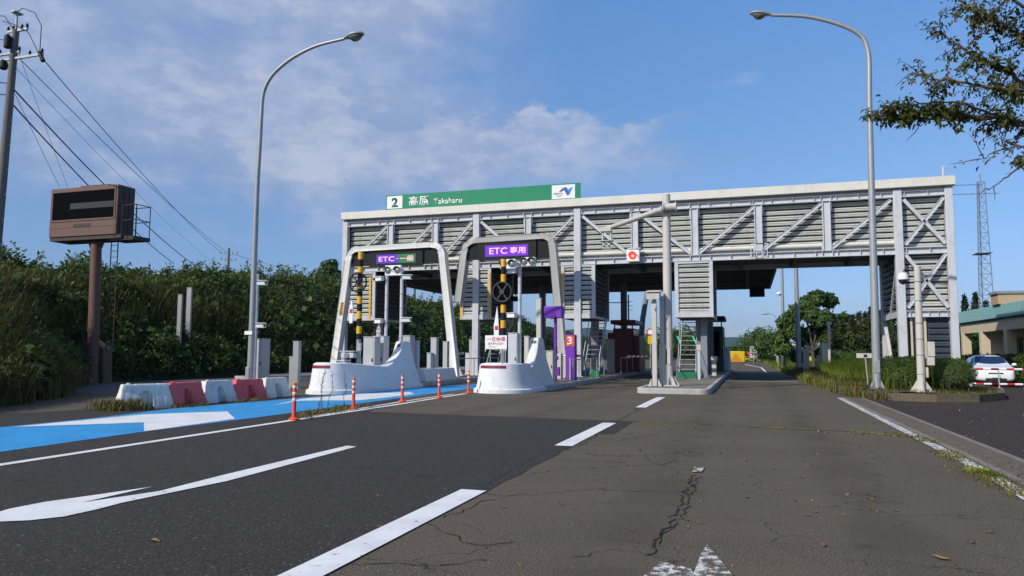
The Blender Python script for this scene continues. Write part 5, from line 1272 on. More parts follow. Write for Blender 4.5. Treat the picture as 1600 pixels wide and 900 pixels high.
cabinet('grey sensor post right beside the cream arch right leg', 692, 699, 534, 586, X=-15.2, z0=.19, mat='steelg', depth=.3, door=False, name='sensor_post', cat='sensor post', group='sensor posts along the lanes')
cabinet('grey ribbed sensor post left of the middle nose wall', 733, 740, 531, 588, Y=40.9, z0=.19, mat='steelg', depth=.3, door=False, name='sensor_post', cat='sensor post', group='sensor posts along the lanes')
cabinet('squat box leaning on the ribbed sensor post left of middle nose wall', 727, 733, 552, 588, Y=40.9, z0=.19, mat='steel', depth=.3, door=False, name='sensor_post', cat='sensor post', group='sensor posts along the lanes')
cabinet('light cabinet with a dark latch right of the stop notice', 794, 808, 521, 585, X=-9.2, z0=.19, mat='steel')
cabinet('pale sensor post between the slim pole and the middle horn', 819, 826, 526, 590, X=-9.3, z0=.19, mat='beige', depth=.25, door=False, name='sensor_post', cat='sensor post', group='sensor posts along the lanes')
cabinet('tallest pale sensor post rising behind the middle horn', 838, 845, 466, 590, X=-9.2, z0=.19, mat='beige', depth=.25, door=False, name='sensor_post', cat='sensor post', group='sensor posts along the lanes')
cabinet('beige ticket machine cabinet between the middle horn and purple pole', 852, 864, 549, 592, X=-8.5, z0=.19, mat='beige')
cabinet('grey green slab post before the maroon booth', 948, 959, 531, 583, X=-8.6, z0=.19, mat='steelg', depth=.3, door=False, name='sensor_post', cat='sensor post', group='sensor posts along the lanes')
cabinet('short brown grey post left of the maroon booth', 935, 942, 543, 583, X=-8.9, z0=.19, mat='colg', depth=.3, door=False, name='sensor_post', cat='sensor post', group='sensor posts along the lanes')
cabinet('grey cabinet right of the base of the left street lamp', 395, 411, 530, 612, Y=25.6, z0=0., mat='steelg', group=None)
cabinet('lone grey ribbed post between the street lamp and nose wall', 458, 467, 534, 605, Y=26., z0=0., mat='galv', depth=.2, door=False, name='sensor_post', cat='sensor post', group='sensor posts along the lanes')
cabinet('short box fixed beside the lone ribbed post', 452, 458, 558, 605, Y=26., z0=0., mat='galv', depth=.25, door=False, name='sensor_post', cat='sensor post', group='sensor posts along the lanes')
cabinet('left of two leaning steel posts in the hillside weeds', 278, 284, 461, 566, Y=33.2, z0=.2, mat='galv', depth=.12, door=False, name='steel_post', cat='post', group='steel posts on the bank')
cabinet('right, higher of two steel posts in the hillside weeds', 292, 299, 450, 566, Y=34.2, z0=.6, mat='galv', depth=.12, door=False, name='steel_post', cat='post', group='steel posts on the bank')
antenna_pole('slim white pole with two cameras behind the left street lamp', at(400, 500, 25.4).x, 25.4, at(402, 428, 25.4).z, [(at(400, 444, 25.4).z, 1), (at(400, 510, 25.4).z, 1)])
# small white sign plate on a stick and handrails in the gap between arches
p = at(718, 575, 50); o = thing('stick_sign', 'tiny white plate on a thin stick between the two arches', 'sign', (p.x, 50, .1)); zt = at(718, 552, 50).z
m = MB(); m.tube([(p.x, 50, .1), (p.x, 50, zt)], .03, 6); m.build('post', M['steel'], o); m = MB(); m.box(p.x - .32, p.x + .32, 49.95, 50.05, zt - .1, zt + .08); m.build('plate', M['signw'], o)
def rail(label, pts, h=1.0, mat='galv', z=.19):
    o = thing('handrail', label, 'railing', (pts[0][0], pts[0][1], z), 'steel handrails on the islands'); m = MB()
    m.tube([(x, y, z + h) for x, y in pts], .025, 8); m.build('top_rail', M[mat], o)
    for x, y in pts: m = MB(); m.tube([(x, y, z), (x, y, z + h)], .025, 8); m.build('rail_post', M[mat], o)
rail('grey handrail between the cream arch leg and ribbed sensor post', [(-14.1, 35.0), (-14.0, 37), (-14.0, 39.5), (-14.0, 41)])
rail('handrail on the kerb before the purple number post', [(-7.75, 33.3), (-7.75, 34.6), (-7.75, 36.0)])
rail('handrail right of the purple number post', [(-7.75, 37.4), (-7.75, 39.0), (-7.75, 41.0)])
rail('handrail before the maroon booth at the far lane edge', [(-7.8, 47), (-7.8, 49.5), (-7.8, 52), (-7.8, 55)])
rail('handrail left of the green foot of the stairs', [(-3.95, 36), (-3.95, 38), (-3.95, 40), (-3.95, 43)])
# green-and-grey device cluster in the left gate
q = atX(592, 575, -16.3)
for i, (lab, u, v, s) in enumerate((('white device on a bracket left of the left striped pole', 545, 557, .35), ('small white floodlight below that bracketed device', 537, 570, .22))):
    p = atX(u, v, -15.2); o = thing('floodlight', lab, 'device', (p.x, p.y, .19), None)
    m = MB(); m.tube([(p.x, p.y + .1, .19), (p.x, p.y + .1, p.z)], .035, 8); m.build('stand', M['galv'], o)
    m = MB(); m.cbox((p.x, p.y, p.z + .05), (s * 1.6, .3, s * .6)); m.cbox((p.x, p.y, p.z + .1 + s * .3), (s * 1.9, .4, .04)); m.build('head', M['steel'], o, .02)
    m = MB(); m.lathe([(s * .3, 0), (s * .3, -.04), (.01, -.05)], (p.x, p.y - .152, p.z + .05), 12, 'y'); m.build('lens', M['sigl'], o)
# purple equipment for the third gate
X = -8.55; y0 = atX(867, 590, X).y
o = thing('card_reader_stand', 'purple box on a purple post beside the grey arch leg', 'reader', (at(868, 590, y0).x, y0, .19)); x0, x1 = at(852, 487, y0).x, at(880, 487, y0).x; z0, z1 = at(866, 497, y0).z, at(866, 479, y0).z
m = MB(); m.box(x0, x1, y0 - .3, y0 + .22, z0, z1); m.build('box', M['purple'], o, .03)
xp = at(868, 540, y0).x; m = MB(); m.tube([(xp, y0, .19), (xp, y0, z0)], .075, 14); m.lathe([(.16, 0), (.16, .03)], (xp, y0, .19), 16)
for k in range(4): m.lathe([(.088, 0), (.088, .05)], (xp, y0, .7 + k * .5), 14)
m.build('post', M['purple'], o)
m = MB(); xc = (x0 + x1) / 2 - .02; m.lathe([(.17, 0), (.16, -.03), (.01, -.032)], (xc, y0 - .3, z0 + .10), 18, 'y'); m.lathe([(.05, -.03), (.05, -.05)], (xc, y0 - .3, z0 + .05), 10, 'y'); m.build('speaker_dome', surf('purple_dark', (.10, .02, .25), .4, dirt=.1), o)
m = MB(); m.box(xp - .12, xp + .12, y0 - .15, y0 + .1, 1.18, 1.34); m.box(xp + .06, xp + .2, y0 - .12, y0 + .1, .45, .85); m.build('junction_box', M['purple'], o, .01)
X = -8.35; y0 = atX(891, 586, X).y; x0, x1 = at(883.5, 550, y0).x, at(898, 550, y0).x; zt = at(891, 523, y0).z
o = thing('number_post', 'purple square post with a white 3 on a red panel', 'gate number', ((x0 + x1) / 2, y0, .19))
m = MB(); m.box(x0, x1, y0, y0 + .5, .19, zt); m.build('body', M['purple'], o, .02)
z0 = at(891, 541, y0).z
m = MB(); m.box(x0 + .012, x1 - .012, y0 - .008, y0 - .001, z0, zt - .05); m.build('number_panel', M['orangered'], o)
text('3', (x1 - x0) * .58, (zt - z0) * .72, M['whitei'], o, ((x0 + x1) / 2, y0 - .0085, (z0 + zt) / 2 - .02), bold=.03)
m = MB(); m.box(x0 + .20, x0 + .28, y0 - .05, y0 - .002, .19, 1.25); m.build('edge_guard', M['galv'], o)
# boom barriers
def boom(label, pa, pb, stripes, mx, z):
    a, b = Vector(pa), Vector(pb); o = thing('boom_barrier', label, 'boom gate', (mx[0], mx[1], .19), 'red and white boom gates')
    m = MB(); m.box(mx[0] - .18, mx[0] + .18, mx[1] - .2, mx[1] + .2, .19, z + .12); m.build('motor_box', M['beige'], o, .02)
    m = MB(); m.tube([(mx[0], mx[1], z), a], .03, 8); m.build('arm_root', M['galv'], o)
    n = stripes; mw, mr = MB(), MB(); d = (b - a)
    for i in range(n):
        p, q = a + d * (i / n), a + d * ((i + .52) / n); r_ = a + d * ((i + 1) / n); sh = Vector((.04, 0, 0))
        for mm, s, e in ((mr, p, q), (mw, q, r_)):
            mm.mesh([s + Vector((-.03, -.03, -.06)), e + Vector((-.03, -.03, -.06)), e + Vector((.04, -.03, .06)), s + Vector((.04, -.03, .06)), s + Vector((-.03, .03, -.06)), e + Vector((-.03, .03, -.06)), e + Vector((.04, .03, .06)), s + Vector((.04, .03, .06))],
                    [(0, 1, 2, 3), (7, 6, 5, 4), (0, 4, 5, 1), (3, 2, 6, 7), (1, 5, 6, 2), (0, 3, 7, 4)])
    mr.build('red_stripe', M['orangered'], o); mw.build('white_stripe', M['whitei'], o)
ya = 36.2; boom('red and white boom by the purple number post', at(884, 556, ya), at(913, 556, ya), 5, (at(872, 556, ya).x, ya + .1), at(884, 556, ya).z)
ya = 44.6; boom('farther red and white boom across the lane beyond the canopy columns', at(978, 557, ya), at(1012, 557, ya), 5, (at(1022, 557, ya).x, ya), at(978, 557, ya).z)
# toll booths
def booth(label, u0, u1, v0, Y, depth, mat, roof_v, group='toll booths under the canopy'):
    x0, x1 = at(u0, 540, Y).x, at(u1, 540, Y).x; zt = at((u0 + u1) / 2, v0, Y).z; zr = at((u0 + u1) / 2, roof_v, Y).z
    o = thing('toll_booth', label, 'toll booth', ((x0 + x1) / 2, Y, .19), group)
    m = MB(); m.box(x0, x1, Y, Y + depth, .19, 1.15); m.box(x0, x0 + .08, Y, Y + depth, 1.15, zt); m.box(x1 - .08, x1, Y, Y + .15, 1.15, zt); m.box(x1 - .08, x1, Y + depth - .15, Y + depth, 1.15, zt); m.box(x0 + .08, x1 - .08, Y, Y + .06, 1.15, zt); m.box(x0, x1, Y + .06, Y + depth, zt - .1, zt); m.build('wall', M[mat], o, .02)
    m = MB(); m.box(x1 - .06, x1 - .04, Y + .15, Y + depth - .15, 1.15, zt - .1); m.build('window', M['dark'], o)
    if mat == 'greend': m = MB(); m.box(x0 + .25, x1 - .25, Y - .012, Y - .002, 1.3, zt - .35); m.build('window', M['screen'], o)
    else:
        m = MB(); m.box(x0 - .45, x0 - .001, Y + .3, Y + depth, .19, zt - .3); m.box(x1 + .001, x1 + .38, Y + .2, Y + depth - .3, .19, zt - .55); m.build('side_housing', M[mat], o, .02)
    m = MB(); m.box(x0 - .15, x1 + .15, Y - .2, Y + depth + .2, zr - .28, zr); m.build('roof', M['blackp'] if mat == 'greend' else M[mat], o, .03)
    m = MB()
    for x in (x0 + .1, x1 - .1): m.box(x - .04, x + .04, Y + .1, Y + .18, zt, zr - .28)
    m.build('roof_post', M[mat], o)
    return o
booth('maroon red stepped toll booth on the middle island', 958, 990, 513, 52.5, 3.5, 'maroon', 500)
o = thing('maroon_post', 'thin maroon post left of the maroon toll booth', 'post', (*at(938, 560, 46)[:2], .19)); p = at(938, 560, 46); zt = at(938, 517, 46).z
m = MB(); m.box(p.x - .14, p.x + .14, 46, 46.3, .19, zt); m.build('body', M['maroon'], o, .02); m = MB(); m.box(p.x - .16, p.x + .16, 45.98, 46.32, zt, zt + .06); m.build('cap', M['maroon'], o)
p = at(982, 480, 53); o = thing('roof_antenna', 'small grey antenna frame on the roof of the maroon booth', 'antenna', (p.x, 53, at(980, 500, 53).z)); z0 = at(980, 500, 53).z
m = MB(); m.tube([(p.x, 53, z0 - .02), (p.x, 53, p.z + .9)], .05, 8); m.build('mast', M['colg'], o)
m = MB(); m.beam((at(945, 473, 53).x, 53, at(945, 473, 53).z), (at(983, 473, 53).x, 53, at(983, 473, 53).z), .06, .06)
for k in range(3): m.beam((p.x - .3, 53, p.z - .2 + k * .3), (p.x + .3, 53, p.z - .2 + k * .3), .03, .03)
m.build('crossbar', M['colg'], o)
booth('dark green toll booth with a black flat roof on the right island', 1098, 1130, 510, 56.5, 4.0, 'greend', 494)
# curved grey leg of the exit-side arch seen beyond
o = thing('exit_arch_leg', 'slender leaning grey arch leg beyond the canopy, behind the sensor poles', 'toll arch', (*at(1003, 585, 60)[:2], .1))
m = MB(); m.tube([at(1001, 588, 60), at(1001, 540, 60), at(1004, 500, 60), at(1011, 456, 60)], [.24, .24, .22, .2], 8); m.build('leg', M['colg'], o); p = at(1001, 588, 60)
m = MB(); m.box(p.x - .4, p.x + .4, 59.6, 60.4, .1, .2); m.build('base_plate', M['colg'], o)
# white posts etc. on the right island
for lab, u0, u1, v0, vb, Y, mt in (('white post with a small box on top right of the stairs', 1090, 1094, 540, 590, 38.6, 'steel'), ('beige square post at the foot of the canopy column', 1112, 1119, 558, 588, 43.2, 'beige')):
    x0, x1 = at(u0, 560, Y).x, at(u1, 560, Y).x; zt = at(u0, v0, Y).z; o = thing('island_post', lab, 'post', (x0, Y, .19), 'posts on the right island')
    m = MB(); m.box(x0, x1, Y, Y + .14, .19, zt); m.build('post', M[mt], o, .01); m = MB(); m.box(x0 - .03, x1 + .05, Y - .03, Y + .17, zt - .25, zt + .05); m.build('box', M['beige'], o, .01)
o = thing('crash_cushion', 'white sloping end piece beside the dark green booth', 'barrier wall', (*at(1137, 578, 60)[:2], .19)); x = at(1137, 578, 60).x
m = MB(); m.prism([(x - .3, 58, .19), (x - .3, 58, 1.9), (x - .3, 60, 1.9), (x - .3, 64.5, .19)], (.5, 0, 0)); m.build('body', M['wallw'], o, .05)
for u, v, lab in ((1061, 531, 'green lit arrow panel left of the stairs'), (1085, 531, 'green lit arrow panel seen through the stairs')):
    p = at(u, v, 66); o = thing('arrow_lamp', lab, 'traffic signal', (p.x, 66, 0), 'green arrow lamps beyond the gates')
    m = MB(); m.prism([(p.x - .22, 66, p.z + .3), (p.x - .08, 66, p.z + .34), (p.x + .22, 66, p.z - .3), (p.x + .08, 66, p.z - .34)], (0, .03, 0)); m.build('arrow', M['lampgreen'], o)
    m = MB(); m.box(p.x - .32, p.x + .32, 66.05, 66.12, p.z - .4, p.z + .4); m.tube([(p.x, 66.15, 0), (p.x, 66.15, p.z)], .05, 8); m.build('panel', M['blackp'], o)

# sensor mast with its raised arm on the right island
YM = 30.6; b = at(1045, 600, YM); t = at(1045, 304, YM)
o = thing('sensor_mast', 'thick beige mast with a jointed arm reaching left over the lane', 'sensor mast', (b.x, YM, .19))
m = MB(); m.tube([(b.x, YM, .19), (b.x, YM, t.z)], [.185, .165], 20); m.build('mast', M['beige'], o)
m = MB(); m.box(b.x - .45, b.x + .45, YM - .45, YM + .45, .19, .235)
for k in range(8):
    a = k * math.pi / 4; d = Vector((math.cos(a), math.sin(a), 0)); c = Vector((b.x, YM, .235)); m.prism([c + d * .17, c + d * .42, c + d * .17 + Vector((0, 0, .38))], Vector((-d.y, d.x, 0)) * .02)
m.build('base_plate', M['beige'], o)
m = MB(); m.box(b.x - .1, b.x + .1, YM - .20, YM - .15, 1.05, 1.7); m.build('hand_hole', M['beige'], o, .01)
ja = at(1046, 326, YM); js = at(1032, 328, YM - .25); e_ = at(938, 361, YM - .9)
m = MB(); m.tube([(ja.x - .2, YM - .35, ja.z), (ja.x + .28, YM - .35, ja.z)], .155, 16); m.lathe([(.21, 0), (.21, .04)], (ja.x - .22, YM - .35, ja.z), 16, 'x'); m.lathe([(.20, 0), (.20, .05)], (ja.x + .26, YM - .35, ja.z), 16, 'x'); m.box(ja.x - .12, ja.x + .12, YM - .35, YM, ja.z - .12, ja.z + .12); m.build('joint', M['beige'], o)
m = MB(); m.tube([js, js.lerp(e_, .5), e_], [.12, .105, .09], 14); m.lathe([(.16, 0), (.16, .05)], js, 14, 'x'); ar = m.build('arm', M['beige'], o)
e2 = at(948, 360, YM - .85)
m = MB(); m.box(e2.x - .22, e2.x + .2, e2.y - .15, e2.y + .15, e2.z - .06, e2.z + .1)
for s in (-.17, .17): m.box(e2.x + s - .03, e2.x + s + .03, e2.y - .06, e2.y + .06, e2.z - .42, e2.z)
m.box(e2.x - .27, e2.x + .27, e2.y - .18, e2.y + .18, e2.z - .46, e2.z - .42); m.build('sensor_cradle', M['beige'], o, .01)
m = MB()
for s in (-.1, .1): m.cbox((e2.x + s, e2.y, e2.z - .62), (.05, .12, .28)); m.cbox((e2.x + s, e2.y - .08, e2.z - .60), (.12, .10, .09))
m.cbox((e2.x, e2.y, e2.z - .78), (.34, .10, .03)); m.build('sensor', M['steelg'], o, .008)
# cross-marked shorter posts in front of the mast
o = thing('camera_post', 'beige post with a wedge camera box on top left of the mast', 'camera post', (*at(1023, 600, 30.0)[:2], .19)); y_ = 30.0; x = at(1023, 550, y_).x; z1 = at(1023, 470, y_).z
m = MB(); m.box(x - .095, x + .095, y_ - .1, y_ + .1, .19, z1); m.build('post', M['beige'], o, .02)
m = MB(); m.prism([(x - .13, y_ - .11, .19), (x - .27, y_ - .11, .19), (x - .13, y_ - .11, .5)], (0, .2, 0)); m.prism([(x + .13, y_ - .11, .19), (x + .27, y_ - .11, .19), (x + .13, y_ - .11, .5)], (0, .2, 0))
for z in (.75, 1.9, 2.9): m.box(x - .118, x + .118, y_ - .108, y_ + .108, z, z + .03)
m.build('stiffener', M['beige'], o)
zc = at(1024, 462, y_).z; m = MB(); m.prism([(x - .27, y_ - .3, zc - .17), (x - .27, y_ + .3, zc - .05), (x - .27, y_ + .3, zc + .2), (x - .27, y_ - .3, zc + .1)], (.52, 0, 0)); cm = m.build('camera_box', M['beige'], o, .015)
m = MB(); m.prism([(x - .30, y_ - .36, zc + .12), (x - .30, y_ + .32, zc + .22), (x - .30, y_ + .32, zc + .25), (x - .30, y_ - .36, zc + .15)], (.58, 0, 0)); m.build('hood', M['beige'], cm)
m = MB(); m.tube([(x, y_, z1 - .02), (x, y_, zc - .1)], .06, 10); m.tube([(x + .06, y_ - .1, zc - .15), (x + .12, y_ - .14, zc - .35), (x + .04, y_ - .12, zc - .6)], .02, 6); m.build('swivel', M['galv'], o)
o = thing('slot_post', 'beige square post standing close against the mast', 'post', (*at(1033, 600, 30.3)[:2], .19)); y_ = 30.45; x = at(1035, 550, y_).x; z1 = at(1036, 463, y_).z; zm = at(1033, 540, y_).z
m = MB(); m.box(x - .085, x + .085, y_ - .08, y_ + .08, .19, z1); m.build('post', M['beige'], o, .012)
m = MB(); m.box(x - .13, x + .20, y_ - .05, y_ + .12, .19, zm); m.box(x - .14, x + .13, y_ - .1, y_ + .1, zm, zm + .05); m.build('lower_case', M['beige'], o, .012)
m = MB(); m.tube([(x + .24, y_, .19), (x + .24, y_, zm + .1)], .02, 6); m.build('conduit', M['galv'], o)

# CCTV mast in the planted island
YC = 27.6; b = at(1440, 612, YC); t = at(1433, 417, YC)
o = thing('cctv_mast', 'grey mast with a white dome camera and meter boxes before bushes', 'camera mast', (b.x, YC, b.z))
m = MB(); m.tube([b, t], [.125, .105], 16); m.lathe([(.11, 0), (.09, .03), (.01, .04)], t, 16); m.build('mast', M['beige'], o)
m = MB(); c = Vector(b)
m.box(c.x - .38, c.x + .38, YC - .38, YC + .38, c.z - .04, c.z + .03)
for k in range(4):
    d = Vector((math.cos(k * math.pi / 2 + .02), math.sin(k * math.pi / 2 + .02), 0)); m.prism([c + d * .10 + Vector((0, 0, .03)), c + d * .34 + Vector((0, 0, .03)), c + d * .10 + Vector((0, 0, .42))], Vector((-d.y, d.x, 0)) * .018)
m.build('base_plate', M['beige'], o)
p = at(1411, 436, YC); m = MB(); m.tube([t - Vector((0, 0, .12)), at(1428, 420, YC), at(1421, 418, YC), at(1413, 421, YC), at(1411, 428, YC)], .022, 8); m.build('dome_arm', M['ink'], o)
m = MB(); m.lathe([(.06, .22), (.13, .20), (.165, .10), (.165, -.02)], p, 18); m.build('dome_cap', M['signw'], o)
m = MB(); m.lathe([(.14, -.021), (.13, -.1), (.08, -.16), (.005, -.19)], p, 18); m.build('dome_glass', M['ink'], o)
for nm, u0, u1, v0, v1 in (('meter_box', 1448, 1460, 534, 557), ('meter_box', 1448, 1459.5, 558, 571), ('conduit_box', 1446, 1450, 574, 590)):
    a, c = at(u0, v0, YC), at(u1, v1, YC); m = MB(); m.box(a.x, c.x, YC - .14, YC + .10, c.z, a.z); m.build(nm, M['beige'], o, .012)
for v in (440, 470, 505, 530, 555, 585): q = at(1434 + (v - 418) * .03, v, YC); m = MB(); m.lathe([(.135, 0), (.135, .025)], q, 14); m.build('pole_clamp', M['galv'], o)
# little signs and pillars on the verge
p = gp(1357, 607, .25); o = thing('low_marker_sign', 'small pale plate on a thin post beside the right street lamp', 'sign', tuple(p)); t = at(1352, 556, p.y)
m = MB(); m.tube([p, t], .03, 8); m.build('post', M['galv'], o); m = MB(); m.box(t.x - .30, t.x + .30, p.y - .03, p.y - .01, t.z - .08, t.z + .09); m.build('plate', M['beige'], o, .005)
m = MB(); m.box(t.x - .06, t.x + .06, p.y - .038, p.y - .031, t.z - .05, t.z + .05); m.build('plate_mark', M['ink'], o)
cabinet('pale concrete pillar in the tall grass beside a thin lamp post', 1284, 1296, 537, 590, Y=46.5, z0=.1, mat='steel', depth=.4, door=False, name='verge_pillar', cat='pillar', group='pillars in the verge grass')
cabinet('bluish grey pillar behind the thin grey tall pole', 1255, 1264, 545, 592, Y=50., z0=.1, mat='steelg', depth=.4, door=False, name='verge_pillar', cat='pillar', group='pillars in the verge grass')
cabinet('dark grey pillar in shade left of the pale concrete pillar', 1276, 1282, 556, 588, Y=52., z0=.1, mat='steelg', depth=.4, door=False, name='verge_pillar', cat='pillar', group='pillars in the verge grass')
Y = 45.; b = at(1297, 590, Y); t = at(1295, 508, Y); o = thing('lantern_post', 'thin grey post with a square head beside the pale pillar', 'post', (b.x, Y, .1))
m = MB(); m.tube([(b.x, Y, .1), t], .075, 12); m.build('post', M['beige'], o); m = MB(); m.box(t.x - .12, t.x + .14, Y - .15, Y + .12, t.z, t.z + .18); m.lathe([(.09, 0), (.1, -.2), (.04, -.25)], t, 12); m.build('head', M['beige'], o); m = MB(); m.box(t.x + .14, t.x + .45, Y - .1, Y + .1, t.z + .10, t.z + .24); m.build('camera', M['ink'], o)
def tall_pole(label, u0, v0, u1, v1, Y, r, cam=False, arm=False):
    b, t = at(u0, v0, Y), at(u1, v1, Y); o = thing('tall_pole', label, 'pole', (b.x, Y, 0), 'tall poles beyond the gate'); b.z = 0
    m = MB(); m.tube([b, b.lerp(t, .35), t], [r * 1.25, r, r * .7], 12); m.build('pole', M['lamp'], o)
    m = MB(); m.box(b.x - .25, b.x + .25, Y - .25, Y + .25, -.05, .06); m.build('base_plate', M['conc'], o)
    if cam:
        p = at(1217, 459, Y); m = MB(); m.tube([at(1221, 457, Y), at(1218, 456, Y), p], .04, 6); m.lathe([(.2, .1), (.24, 0), (.1, -.22)], p, 12); m.build('dome_camera', M['signw'], o)
    if arm:
        m = MB(); m.tube([t, at(1210, 493, Y), at(1203, 490, Y), at(1196, 491, Y)], .06, 8); m.build('arm', M['lamp'], o); p = at(1195, 490.5, Y); m = MB(); m.cbox(p, (.9, .4, .2)); m.build('lamp_head', M['lamp'], o, .06)
tall_pole('thick tall pole passing up behind the bridge, right of a thinner one', 1249, 592, 1241, 330, 56, .16)
tall_pole('thin pole with white dome camera behind the bridge', 1225, 575, 1220, 340, 72, .14, True)
tall_pole('distant lamp pole with arm reaching left before the big tree', 1215, 565, 1213, 497, 105, .12, False, True)
# far road end: signs, barrier, covers
def sign_post(label, u, vb, vt, Y, w, h, mat, shape='box', extra=None):
    b = at(u, vb, Y); b.z = 0; t = at(u, vt, Y); o = thing('road_sign', label, 'road sign', (b.x, Y, 0), 'small signs beyond the gate')
    m = MB(); m.tube([b, t], .05, 8); m.build('post', M['galv'], o)
    m = MB()
    if shape == 'box': m.box(t.x - w / 2, t.x + w / 2, Y - .06, Y - .055 + .03, t.z - h, t.z); m.build('plate', M[mat], o, .01)
    if shape == 'disc': m.lathe([(w / 2, 0), (w / 2, -.03)], (t.x, Y - .05, t.z - w / 2), 20, 'y'); m.build('plate', M[mat], o); m = MB(); m.lathe([(w * .32, -.031), (w * .32, -.036)], (t.x, Y - .05, t.z - w / 2), 20, 'y'); m.build('disc_centre', M['signw'], o)
    if shape == 'tri':
        z = t.z; m.prism([(t.x - w / 2, Y - .06, z), (t.x + w / 2, Y - .06, z), (t.x, Y - .06, z - w * .87)], (0, .03, 0)); m.build('plate', M[mat], o)
    if shape == 'grid':
        for k in range(3):
            m.box(t.x - w / 2, t.x + w / 2, Y - .06, Y - .03, t.z - h * (k + .9) / 3, t.z - h * k / 3)
        m.build('plate', M[mat], o)
sign_post('grey panel sign of three boards on the right verge', 1216, 568, 533, 78, .72, 1.5, 'steelg', 'grid')
sign_post('small grey panel sign nearer the thin tall pole', 1230, 565, 547, 70, .42, .6, 'steelg')
sign_post('red sign at the far road bend', 1172, 561, 550, 130, 1.3, 1.8, 'inkred', 'tri')
sign_post('pale board beside the red sign at the far bend', 1177.5, 561, 541, 125, 1.2, 1.9, 'steelg')
sign_post('slim pale sign right of the pale board at the bend', 1183, 560, 536, 125, .5, 1.0, 'steelg')
sign_post('round red-rimmed sign left of the stairs', 1016, 570, 513, 75, .75, .75, 'inkred', 'disc')
sign_post('yellow sign below the round red-rimmed sign', 1017, 570, 525, 74.5, .6, .8, 'yel2')
o = thing('yellow_barrier', 'yellow padded barrier across the far end of the lane', 'road barrier', (*at(1150, 560, 128)[:2], 0)); a, c = at(1136, 568, 128), at(1164, 549, 128)
m = MB(); m.box(a.x, c.x, 128, 128.7, .05, 1.9); m.build('body', M['yel2'], o, .15)
m = MB(); m.prism([((a.x + c.x) / 2 - 1.2, 127.99, .1), ((a.x + c.x) / 2 + 1.2, 127.99, .1), ((a.x + c.x) / 2, 127.99, 1.6)], (0, -.03, 0)); m.build('chevron', surf('yellow_deep', (.5, .24, .01), .7, dirt=.2), o)
grid_sheet('grass_strip', -14, 20, 176, 190, .0, M['lime']); m = MB(); m.box(-14, 20, 175.6, 176.4, -.05, .9); struct('lime_verge', m, M['lime'])
sheet('edge_line', [(1.2, 62), (1.35, 62), (1.3, 84), (-.4, 108), (-.7, 108), (1.1, 84)], .012, M['white'])

# ------------------------------------------------------------------ red and white tube barricades in the parking lot
def barricade(label, x0, x1, y, h0, h1, seed=0):
    o = thing('tube_barricade', label, 'barricade', ((x0 + x1) / 2, y, 0), 'red and white barricades by the car'); nst = int((x1 - x0) / .28); 
    for z in (h0, h1):
        mr, mw = MB(), MB()
        for i in range(nst): (mr if (i + seed) % 2 else mw).tube([(x0 + (x1 - x0) * i / nst, y, z), (x0 + (x1 - x0) * (i + 1) / nst, y, z)], .045, 8)
        mr.build('red_tube', M['red'], o); mw.build('white_tube', M['whitei'], o)
    for x in (x0 + .15, (x0 + x1) / 2, x1 - .15):
        mr = MB(); mr.tube([(x, y, .0), (x, y, h1)], .028, 8); mr.build('upright', M['signw'] if x < x1 - .3 else M['red'], o)
        m = MB(); m.box(x - .04, x + .04, y - .35, y + .35, 0, .03); m.build('foot', M['steelg'], o)
barricade('left red and white tube barricade in front of the white car', 9.35, 11.75, 38., .20, .86)
barricade('right red and white tube barricade running out of the picture', 11.85, 14.6, 38.1, .20, .86, 1)
o = thing('tilted_cushion_drum', 'red and white striped cushion tipped against the planter end', 'road barrier', (8.75, 32.4, 0)); p = gp(1528, 614)
m = MB(); a = Vector((p.x - .25, p.y, .12)); c = a + Vector((-.30, .05, .62)); m.tube([a, a.lerp(c, .33)], .17, 14); m.tube([a.lerp(c, .66), c], .17, 14); m.build('body', M['whitei'], o)
m = MB(); m.tube([a.lerp(c, .33), a.lerp(c, .66)], .172, 14); m.build('stripe', M['red'], o); m = MB(); m.tube([a - (c - a) * .12, a], .21, 14); m.build('base', M['blackp'], o)

